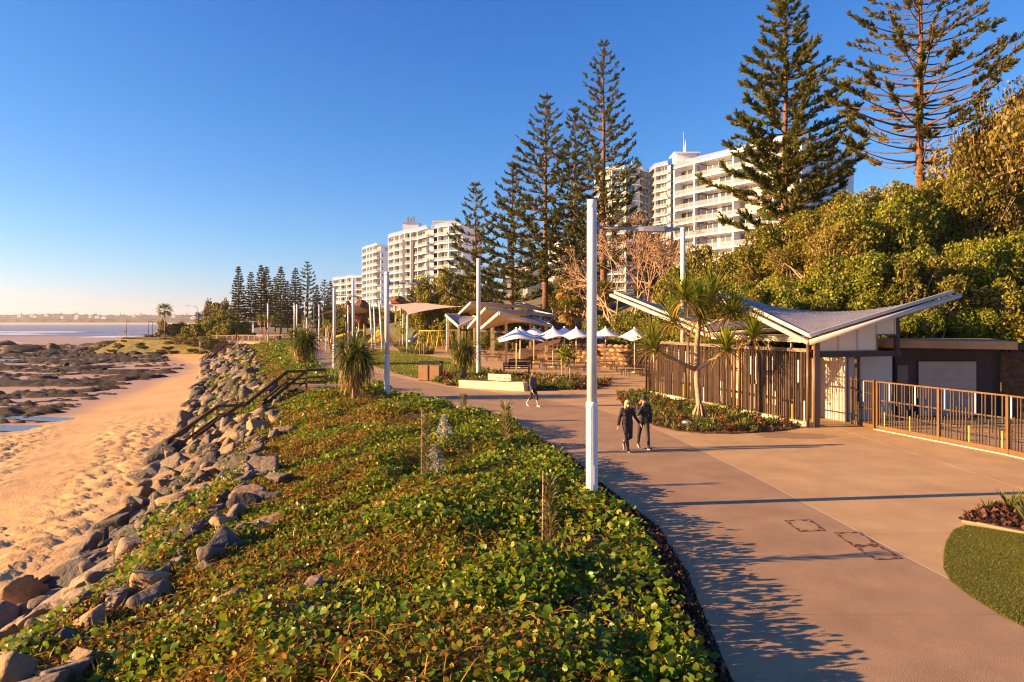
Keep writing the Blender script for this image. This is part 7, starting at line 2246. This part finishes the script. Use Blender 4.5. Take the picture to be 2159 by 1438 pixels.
# bus-stop like flat canopy and white wall by the grove
t = thing('park_shelter', 'small flat roofed park shelter under the far pines', 'shelter', (xat(520, 196), 196, 0))
mb = MB(); mb.box((0, 0, 4.4), (6, 4, 0.3)); mb.build('roof', MT['fascia'], t)
for sx in (-2.6, 2.4):
    mb = MB(); mb.box((sx, -1.5, 2.1), (0.5, 0.3, 4.3)); mb.build('column', MT['white_paint'], t)
mb = MB(); mb.box((4.5, -3, 0.4), (2.4, 0.7, 0.6)); mb.build('seat', MT['white_paint'], t)

# ------------------------------------------------------------------ far shore
def far_shore():
    rg = np.random.default_rng(77)
    D = 3300.0
    xs = np.arange(-5200, 1400, 14.0)
    h = 24 + 26 * fbm(xs * 0.0012 + 3, xs * 0, 3) + 10 * np.abs(fbm(xs * 0.02, xs * 0 + 5, 3) - 0.5)
    ridge = h + 8 * rg.random(len(xs)) * (rg.random(len(xs)) < 0.35)
    rows = []
    for yy, zz in ((D - 60, np.full(len(xs), SEA_Z - 0.5)), (D - 10, np.full(len(xs), 0.5)), (D, np.full(len(xs), 3.0)), (D + 15, 8 + 0.3 * h), (D + 60, h * 0.8 + 6 * fbm(xs * 0.03, xs * 0 + 9, 2)), (D + 140, ridge), (D + 420, h * 0.7)):
        rows.append(np.stack([xs, np.full(len(xs), yy), zz], 1))
    P = np.stack(rows, 0)
    sandm = mat('far_sand', (0.50, 0.36, 0.22), (0.56, 0.42, 0.27), 0.02, 0.9)
    woodm = mat('far_wood', (0.018, 0.02, 0.012), (0.04, 0.04, 0.02), 0.05, 0.95)
    me = grid_mesh('far_shore', P[..., 0], P[..., 1], P[..., 2], [woodm, sandm], smooth=False)
    k = len(xs) - 1
    me.polygons.foreach_set('material_index', np.repeat([1, 1, 0, 0, 0, 0], k).astype(np.int32))
    tag(link('far_shore', me), kind='structure')
    # wood: rounded crowns and conifers too far away to count
    n = 1700
    x = rg.uniform(-4200, 700, n); y = D + rg.uniform(10, 150, n)
    hh = np.interp(x, xs, h)
    zb = 3 + (hh - 3) * np.clip((y - D) / 140, 0, 1) ** 0.6
    V, Fs, off = [], [], 0
    P0, Fc = ICO[2]
    for i in range(n):
        if rg.random() < 0.10:
            s = np.array([5, 5, rg.uniform(14, 26)]); base = np.array([(math.cos(a), math.sin(a), 0) for a in np.linspace(0, 6.28, 7)[:-1]] + [(0, 0, 1.0)])
            V.append(base * s + np.array([x[i], y[i], zb[i] - 2])); Fs.append(np.array([(k_, (k_ + 1) % 6, 6) for k_ in range(6)]) + off); off += 7
        else:
            s = rg.uniform(5, 13); pp = P0 * (1 + 0.3 * (rg.random((len(P0), 1)) - 0.5))
            V.append(pp * np.array([s * 1.5, s, s * 0.8]) + np.array([x[i], y[i], zb[i]])); Fs.append(Fc + off); off += len(P0)
    me = np_mesh('far_wood', np.concatenate(V), [np.concatenate(Fs)], woodm)
    tag(link('far_wood', me), 'low dark belt of trees along the far shore across the bay', 'wood', kind='stuff')
    for i in range(14):
        px = rg.uniform(10, 430); x_ = xat(px, D + 20); zz = float(np.interp(x_, xs, h)) * rg.uniform(0.5, 0.85) + 4
        mb = MB(); w = rg.uniform(10, 22); mb.box((0, 0, 5), (w, 10, 10)); 
        t = thing('far_house', 'tiny pale house among the trees of the far shore', 'house', (x_, D + 8, zz - 4), 0, 'houses on the far shore')
        mb.build('wall', MT['wall_cream'], t)
        mb = MB(); mb.add([(-w / 2 - 1, -6, 10), (w / 2 + 1, -6, 10), (w / 2 + 1, 6, 10), (-w / 2 - 1, 6, 10), (-w / 4, 0, 14), (w / 4, 0, 14)], [(0, 1, 5, 4), (1, 2, 5), (2, 3, 4, 5), (3, 0, 4), (3, 2, 1, 0)]); mb.build('roof', MT['wall_grey'], t)
far_shore()

# low scrub and rocks on the seaward slope of the point
def point_scrub():
    rg = np.random.default_rng(55)
    for i in range(60):
        yy = rg.uniform(140, 205); U = rg.uniform(0.02, 0.95)
        left = path_l(yy) if yy < 150 else np.interp(yy, [150, 160, 175, 190, 230], [-50, -72, -100, -108, -112])
        wd = np.interp(yy, [128, 142, 150, 175, 420], [14, 20, 22, 12, 10])
        x = float(left - wd * U); z = -0.1 - 4.9 * U ** 0.8
        kind = ['far', 'fargold', 'fargold', 'far'][i % 4]
        put_shrub(kind, x, yy, z - 0.15, rg.uniform(0.35, 0.75), 'in the low scrub on the seaward side of the grassy point', 'low scrub on the grassy point', i, sz=0.42)
    ms = [np_mesh('shore_rock', P, [Fc], MT['wet_rock']) for P, Fc in [rock_geo(700 + k, 3, (1.0, 0.6, 0.5), 0.14, planes=12) for k in range(3)]]
    for i in range(30):
        px = rg.uniform(215, 400); py = np.interp(px, [215, 300, 400], [722, 728, 748]) + rg.uniform(-6, 10)
        x, y, z = g(px, py, -4.0)
        o = link('shore_rock', ms[i % 3], None, (x, y, z - 0.1)); s = rg.uniform(0.8, 2.6)
        o.scale = (s * 1.4, s, s * 0.9); o.rotation_euler = (0, 0, rg.uniform(0, 6.28))
        tag(o, 'dark jagged rock at the foot of the grassy point', 'rock', 'dark rocks at the foot of the point')
point_scrub()
# ------------------------------------------------------------------ people
def capsule_pts(bm, a, b, ra, rb, n=10):
    a, b = Vector(a), Vector(b); vs = []
    for c, r in ((a, ra), (b, rb)):
        for i in range(1, n // 2):
            th = math.pi * i / (n // 2)
            for k in range(n):
                ph = 2 * math.pi * k / n
                vs.append(bm.verts.new(c + Vector((math.sin(th) * math.cos(ph), math.sin(th) * math.sin(ph), math.cos(th))) * r))
        vs.append(bm.verts.new(c + Vector((0, 0, r)))); vs.append(bm.verts.new(c - Vector((0, 0, r))))
    res = bmesh.ops.convex_hull(bm, input=vs)
    junk = [e for e in res['geom_interior'] if isinstance(e, bmesh.types.BMVert)]
    if junk: bmesh.ops.delete(bm, geom=junk, context='VERTS')

def blob_mesh(name, caps, voxel, smooth=2):
    """caps: (a, b, ra, rb, squash or None) merged into one closed surface"""
    bm = bmesh.new()
    for c in caps:
        capsule_pts(bm, *c[:4])
    me = bpy.data.meshes.new(name + '_raw'); bm.to_mesh(me); bm.free()
    o = bpy.data.objects.new(name + '_raw', me); COL.objects.link(o)
    r = o.modifiers.new('r', 'REMESH'); r.mode = 'VOXEL'; r.voxel_size = voxel
    s = o.modifiers.new('s', 'SMOOTH'); s.factor = 0.5; s.iterations = smooth
    dg = bpy.context.evaluated_depsgraph_get(); dg.update()
    out = bpy.data.meshes.new_from_object(o.evaluated_get(dg))
    out.name = name
    bpy.data.objects.remove(o); bpy.data.meshes.remove(me)
    out.polygons.foreach_set('use_smooth', [True] * len(out.polygons))
    return out

def finger_caps(wrist, d, up, s, hold=0.25):
    """palm and five fingers hanging from the wrist along d; up = thumb side"""
    d = Vector(d).normalized(); up = Vector(up); up = (up - d * up.dot(d)).normalized(); nn = d.cross(up).normalized()
    w = Vector(wrist); c = []
    for k in (-1, 0, 1):
        c.append((w + up * 0.018 * k * s, w + d * 0.085 * s + up * 0.024 * k * s, 0.016 * s, 0.014 * s))
    for k, ln in zip((-1.5, -0.5, 0.5, 1.5), (0.055, 0.07, 0.075, 0.068)):
        a = w + d * 0.085 * s + up * 0.019 * k * s
        b = a + (d + nn * hold).normalized() * ln * 0.55 * s; e = b + (d + nn * (hold * 2.6)).normalized() * ln * 0.5 * s
        c.append((a, b, 0.0095 * s, 0.009 * s)); c.append((b, e, 0.009 * s, 0.0075 * s))
    a = w + d * 0.02 * s + up * 0.026 * s; b = a + (d * 0.7 + up * 0.7 + nn * 0.2).normalized() * 0.045 * s; e = b + (d + up * 0.15).normalized() * 0.035 * s
    c.append((a, b, 0.012 * s, 0.011 * s)); c.append((b, e, 0.010 * s, 0.008 * s))
    return c

def person(label, loc, rz, H, J, top_m, leg_m, shoe_m, hair_m, hair='long', cap=None, sleeves='long', calf_bare=False, voxel=0.011, group=None, puffer=False, glasses=False, skirt=False):
    """J: joints in metres for a 1.68 m figure facing -y: dict of hip/knee/ankle/shoulder/elbow/wrist L and R"""
    t = thing('person', label, 'person', loc, rz, group)
    s = H / 1.68
    def v(p): return Vector(p) * s
    hipc = v((0, J.get('hip_y', 0), 0.90)); chest = v((0, J.get('chest_y', 0) , 1.22)); neck = v((0, J.get('neck_y', 0), 1.40)); head = v((J.get('head_x', 0), J.get('neck_y', 0) - 0.015, 1.555))
    sk, legs, tops, shoes = [], [], [], []
    # head and neck
    sk += [(neck - Vector((0, 0, 0.05 * s)), head - Vector((0, 0, 0.05 * s)), 0.052 * s, 0.050 * s), (head + Vector((0, 0.012 * s, 0.022 * s)), head + Vector((0, -0.012 * s, -0.055 * s)), 0.090 * s, 0.058 * s),
           (head + Vector((0, -0.075 * s, -0.02 * s)), head + Vector((0, -0.098 * s, -0.035 * s)), 0.012 * s, 0.014 * s),      # nose
           (head + Vector((0, -0.055 * s, -0.085 * s)), head + Vector((0, -0.06 * s, -0.09 * s)), 0.026 * s, 0.026 * s)]      # chin
    for sx in (-1, 1):
        sk.append((head + Vector((sx * 0.080 * s, 0.01 * s, 0.01 * s)), head + Vector((sx * 0.083 * s, 0.012 * s, -0.03 * s)), 0.016 * s, 0.012 * s))   # ears
        sk.append((head + Vector((sx * 0.022 * s, -0.068 * s, -0.068 * s)), head + Vector((0, -0.078 * s, -0.066 * s)), 0.010 * s, 0.012 * s))              # lips
    # torso
    torso = [(hipc + Vector((-0.065 * s, 0, 0)), chest + Vector((-0.05 * s, 0, -0.14 * s)), 0.105 * s, 0.09 * s), (hipc + Vector((0.065 * s, 0, 0)), chest + Vector((0.05 * s, 0, -0.14 * s)), 0.105 * s, 0.09 * s),
             (chest + Vector((-0.05 * s, 0, -0.14 * s)), chest + Vector((-0.085 * s, 0, 0.09 * s)), 0.09 * s, 0.085 * s), (chest + Vector((0.05 * s, 0, -0.14 * s)), chest + Vector((0.085 * s, 0, 0.09 * s)), 0.09 * s, 0.085 * s),
             (v(J['shL']), v(J['shR']), 0.06 * s, 0.06 * s), (chest + Vector((0, 0, 0.1 * s)), neck, 0.09 * s, 0.055 * s)]
    arms = []
    for S in 'LR':
        sh, el, wr = v(J['sh' + S]), v(J['el' + S]), v(J['wr' + S])
        arms += [(sh, el, 0.050 * s, 0.040 * s), (el, wr, 0.040 * s, 0.027 * s)]
        d = (wr - el).normalized(); up = J.get('thumb' + S, (0, -1, 0.2))
        sk += finger_caps(wr + d * 0.01 * s, J.get('hand' + S, d), up, s * 1.0)
        hp, kn, an = v(J['hip' + S]), v(J['kn' + S]), v(J['an' + S])
        legs += [(hp, kn, 0.092 * s, 0.055 * s)]
        mid = kn.lerp(an, 0.3); back = Vector((0, 0.018 * s, 0))
        low = [(kn, mid + back, 0.053 * s, 0.052 * s), (mid + back, an, 0.052 * s, 0.034 * s)]
        legs += low
        sk += [(an, an + Vector((0, 0, 0.05 * s)), 0.032 * s, 0.032 * s)]
        ft = Vector(J.get('foot' + S, (0, -1, 0))).normalized()
        shoes.append([(an + Vector((0, 0, -0.045 * s)) - ft * 0.03 * s, an + Vector((0, 0, -0.055 * s)) + ft * 0.09 * s, 0.040 * s, 0.036 * s), (an + Vector((0, 0, -0.058 * s)) + ft * 0.09 * s, an + Vector((0, 0, -0.068 * s)) + ft * 0.165 * s, 0.038 * s, 0.026 * s)])
    body = blob_mesh('body', sk + torso + arms + legs, voxel)
    body.materials.append(MT['skin'])
    link('body', body, t)
    def infl(c, k): return [(a, b, ra + k, rb + k) for a, b, ra, rb in c]
    cut = 1.0
    lg = infl(legs, 0.008 * s)
    if calf_bare:
        lg = []
        for S in 'LR':
            hp, kn, an = v(J['hip' + S]), v(J['kn' + S]), v(J['an' + S]); q = kn.lerp(an, 0.35)
            lg += [(hp, kn, 0.10 * s, 0.063 * s), (kn, q, 0.063 * s, 0.06 * s)]
    lg += infl(torso[:2], 0.0)[:2] and [(hipc + Vector((-0.06 * s, 0, -0.01)), hipc + Vector((0.06 * s, 0, -0.01)), 0.118 * s, 0.118 * s)]
    me = blob_mesh('leggings', lg, voxel); me.materials.append(leg_m); link('leggings', me, t)
    k = 0.022 * s if puffer else 0.016 * s
    tp = infl(torso, k) + infl(arms[:2] + arms[2:], k * 0.8)
    if sleeves != 'long': tp = infl(torso, k)
    me = blob_mesh('jacket' if sleeves == 'long' else 'top', tp, voxel)
    me.materials.append(top_m); jo = link('jacket' if sleeves == 'long' else 'top', me, t)
    if puffer:
        rb = MB()
    for c in shoes:
        me = blob_mesh('shoe', c, voxel * 0.8); me.materials.append(shoe_m); so = link('shoe', me, t)
        sb = MB(); a, b = c[0][0], c[1][1]
        sb.bar(a + Vector((0, 0, -0.033 * s)), b + Vector((0, 0, -0.018 * s)), 0.075 * s, 0.022 * s); sb.build('sole', MT['white_slat'], so)
    hc = [(head + Vector((0, 0.022 * s, 0.035 * s)), head + Vector((0, 0.03 * s, 0.0)), 0.097 * s, 0.095 * s)]
    if hair == 'long':
        for sx in (-1, 1):
            hc += [(head + Vector((sx * 0.065 * s, 0.01 * s, 0.03 * s)), head + Vector((sx * 0.085 * s, -0.005 * s, -0.15 * s)), 0.045 * s, 0.035 * s)]
        hc += [(head + Vector((0, 0.06 * s, 0)), head + Vector((0, 0.075 * s, -0.17 * s)), 0.075 * s, 0.05 * s)]
    elif hair == 'mid':
        hc += [(head + Vector((-0.05 * s, 0.05 * s, 0)), head + Vector((-0.10 * s, 0.04 * s, -0.09 * s)), 0.06 * s, 0.05 * s), (head + Vector((0.05 * s, 0.05 * s, 0)), head + Vector((0.09 * s, 0.06 * s, -0.09 * s)), 0.06 * s, 0.045 * s)]
    me = blob_mesh('hair', hc, voxel); me.materials.append(hair_m); link('hair', me, t)
    if cap is not None:
        me = blob_mesh('cap', [(head + Vector((0, 0.01 * s, 0.055 * s)), head + Vector((0, 0.0, 0.06 * s)), 0.105 * s, 0.10 * s), (head + Vector((-0.04 * s, -0.09 * s, 0.035 * s)), head + Vector((0.04 * s, -0.15 * s, 0.02 * s)), 0.022 * s, 0.02 * s), (head + Vector((0.04 * s, -0.09 * s, 0.035 * s)), head + Vector((-0.04 * s, -0.15 * s, 0.02 * s)), 0.022 * s, 0.02 * s)], voxel)
        me.materials.append(cap); link('cap', me, t)
    if glasses:
        gm = MB()
        for sx in (-1, 1):
            p = head + Vector((sx * 0.036 * s, -0.083 * s, 0.005 * s)); gm.box(p, (0.05 * s, 0.014 * s, 0.034 * s))
        gm.box(head + Vector((0, -0.088 * s, 0.012 * s)), (0.04 * s, 0.01 * s, 0.008 * s)); gm.build('sunglasses', MT['black'], t)
    return t

def puffer_mat():
    m, nt, b = new_mat('quilted_black'); L = nt.links.new
    tc = nt.nodes.new('ShaderNodeTexCoord')
    w = nt.nodes.new('ShaderNodeTexWave'); w.bands_direction = 'Z'; w.inputs['Scale'].default_value = 7.5; w.inputs['Distortion'].default_value = 0.4
    L(tc.outputs['Object'], w.inputs['Vector'])
    b.inputs['Base Color'].default_value = (0.034, 0.026, 0.026, 1); b.inputs['Roughness'].default_value = 0.42
    bp = nt.nodes.new('ShaderNodeBump'); bp.inputs['Strength'].default_value = 0.9; bp.inputs['Distance'].default_value = 0.03
    L(w.outputs['Fac'], bp.inputs['Height']); L(bp.outputs[0], b.inputs['Normal'])
    return m
MT['puffer'] = puffer_mat()
MT['black_cloth'] = mat('black_cloth', (0.010, 0.010, 0.012), (0.018, 0.018, 0.021), 20, 0.75)
MT['leggings'] = mat('dark_leggings', (0.010, 0.008, 0.007), (0.016, 0.012, 0.010), 20, 0.7)
MT['blonde'] = mat('blonde_hair', (0.52, 0.36, 0.16), (0.68, 0.50, 0.26), 40, 0.55, stretch=(1, 1, 0.2), bump=0.4)
MT['auburn'] = mat('auburn_hair', (0.20, 0.06, 0.02), (0.30, 0.10, 0.035), 40, 0.55, stretch=(1, 1, 0.2), bump=0.4)
MT['brown_hair'] = mat('brown_hair', (0.16, 0.07, 0.03), (0.26, 0.12, 0.05), 40, 0.55)
MT['dark_shoe'] = mat('dark_shoe', (0.03, 0.022, 0.02), (0.06, 0.045, 0.04), 20, 0.7)
MT['grey_knit'] = mat('grey_knit', (0.07, 0.075, 0.08), (0.10, 0.10, 0.105), 30, 0.85, bump=0.3)
MT['red_cloth'] = mat('red_cloth', (0.40, 0.03, 0.03), (0.48, 0.05, 0.04), 10, 0.8)
MT['tan_cloth'] = mat('tan_cloth', (0.35, 0.26, 0.18), (0.42, 0.32, 0.23), 10, 0.8)
MT['grey_tee'] = mat('grey_tee', (0.25, 0.26, 0.32), (0.3, 0.31, 0.37), 10, 0.8)

# blonde woman in the quilted jacket: right leg forward, left foot lifted behind
JA = dict(hipL=(0.085, 0, 0.86), hipR=(-0.085, 0, 0.86), knR=(-0.06, -0.12, 0.50), anR=(-0.02, -0.14, 0.105), footR=(0.15, -1, -0.05), knL=(0.10, -0.05, 0.47), anL=(-0.03, 0.30, 0.24), footL=(0, -0.55, -0.83),
          shL=(0.17, 0, 1.345), shR=(-0.17, 0, 1.345), elR=(-0.25, 0.03, 1.09), wrR=(-0.31, -0.02, 0.86), elL=(0.27, 0.05, 1.11), wrL=(0.38, -0.06, 0.92), chest_y=-0.01, neck_y=-0.02)
x, y, _ = g(1323, 951)
person('walking woman with long blonde hair and a black quilted jacket', (x, y, 0), 0.12, 1.64, JA, MT['puffer'], MT['leggings'], MT['dark_shoe'], MT['blonde'], 'long', puffer=True, glasses=True, voxel=0.010)
tt = MB(); 
# woman in the black cap: hand raised to her face
JB = dict(hipL=(0.09, 0, 0.87), hipR=(-0.09, 0, 0.87), knR=(-0.13, 0.05, 0.50), anR=(-0.14, 0.16, 0.17), footR=(0.1, -0.9, -0.25), knL=(0.11, -0.14, 0.49), anL=(0.12, -0.24, 0.105), footL=(0.35, -1, 0.1),
          shL=(0.175, 0, 1.345), shR=(-0.175, 0, 1.345), elR=(-0.20, -0.16, 1.13), wrR=(-0.09, -0.17, 1.36), handR=(0.5, 0.0, 0.85), thumbR=(0.6, 0.6, 0.2), elL=(0.23, 0.03, 1.08), wrL=(0.22, -0.05, 0.84), chest_y=-0.01, neck_y=-0.03, head_x=0.0)
x, y, _ = g(1357, 946)
person('walking woman in black with a cap, one hand raised to her face', (x, y, 0), 0.0, 1.70, JB, MT['black_cloth'], MT['leggings'], MT['dark_shoe'], MT['auburn'], 'mid', cap=MT['black_cloth'], voxel=0.010)
# woman in grey top striding to the right with calf-length tights
JC = dict(hipL=(0.08, 0, 0.86), hipR=(-0.08, 0, 0.86), knL=(0.09, -0.17, 0.49), anL=(0.09, -0.24, 0.10), knR=(-0.09, 0.05, 0.48), anR=(-0.09, 0.34, 0.16), footR=(0, -0.8, -0.5),
          shL=(0.165, 0, 1.34), shR=(-0.165, 0, 1.34), elL=(0.25, 0.10, 1.09), wrL=(0.27, 0.18, 0.86), elR=(-0.24, -0.02, 1.09), wrR=(-0.24, -0.14, 0.86), neck_y=-0.01)
x, y, _ = g(1124, 857)
person('striding woman in a grey top and dark calf length tights', (x, y, 0), 0.75, 1.66, JC, MT['grey_knit'], MT['leggings'], MT['pale_timber'], MT['brown_hair'], 'mid', calf_bare=True, voxel=0.012)
# people in the distance
JW = dict(JC)
def far_person(label, px, py, H, top, leg, hair, rz=0.0, z=0.0):
    x, y, _ = g(px, py, z)
    person(label, (x, y, z), rz, H, JW, top, leg, MT['dark_shoe'], hair, 'mid', voxel=0.03)
far_person('distant walker in a red top on the far path', 583, 722, 1.65, MT['red_cloth'], MT['tan_cloth'], MT['blonde'], 3.0)
far_person('distant walker in dark clothes beside the one in red', 590, 723, 1.75, MT['black_cloth'], MT['leggings'], MT['brown_hair'], 3.2)
far_person('person in a brick red top standing on the lookout deck', 497, 720, 1.7, MT['red_cloth'], MT['leggings'], MT['brown_hair'], 2.0)
far_person('person in dark clothes standing on the lookout deck', 501, 720, 1.75, MT['black_cloth'], MT['leggings'], MT['brown_hair'], 2.5)
far_person('lone dark figure standing on the grassy point', 263, 706, 1.75, MT['black_cloth'], MT['leggings'], MT['brown_hair'], 2.5, z=-0.4)
far_person('person in tan clothes standing by the swings', 938, 737, 1.6, MT['tan_cloth'], MT['tan_cloth'], MT['brown_hair'], 1.0)
far_person('child in dark clothes at the playground edge', 681, 716, 1.3, MT['black_cloth'], MT['tan_cloth'], MT['brown_hair'], 2.0)
# ------------------------------------------------------------------ sea air
def make_haze():
    m = bpy.data.materials.new('sea_haze'); m.use_nodes = True
    nt = m.node_tree
    for n_ in list(nt.nodes): nt.nodes.remove(n_)
    out = nt.nodes.new('ShaderNodeOutputMaterial')
    v = nt.nodes.new('ShaderNodeVolumePrincipled')
    v.inputs['Color'].default_value = (0.95, 0.95, 1.0, 1)
    v.inputs['Density'].default_value = 0.00008
    v.inputs['Anisotropy'].default_value = 0.3
    nt.links.new(v.outputs[0], out.inputs['Volume'])
    mb = MB(); mb.box((-1800, 2000, 37), (9000, 4200, 90))
    o = mb.build('haze', m)
    tag(o, 'thin pale sea haze in the air over the whole coast', 'haze', kind='stuff')
make_haze()
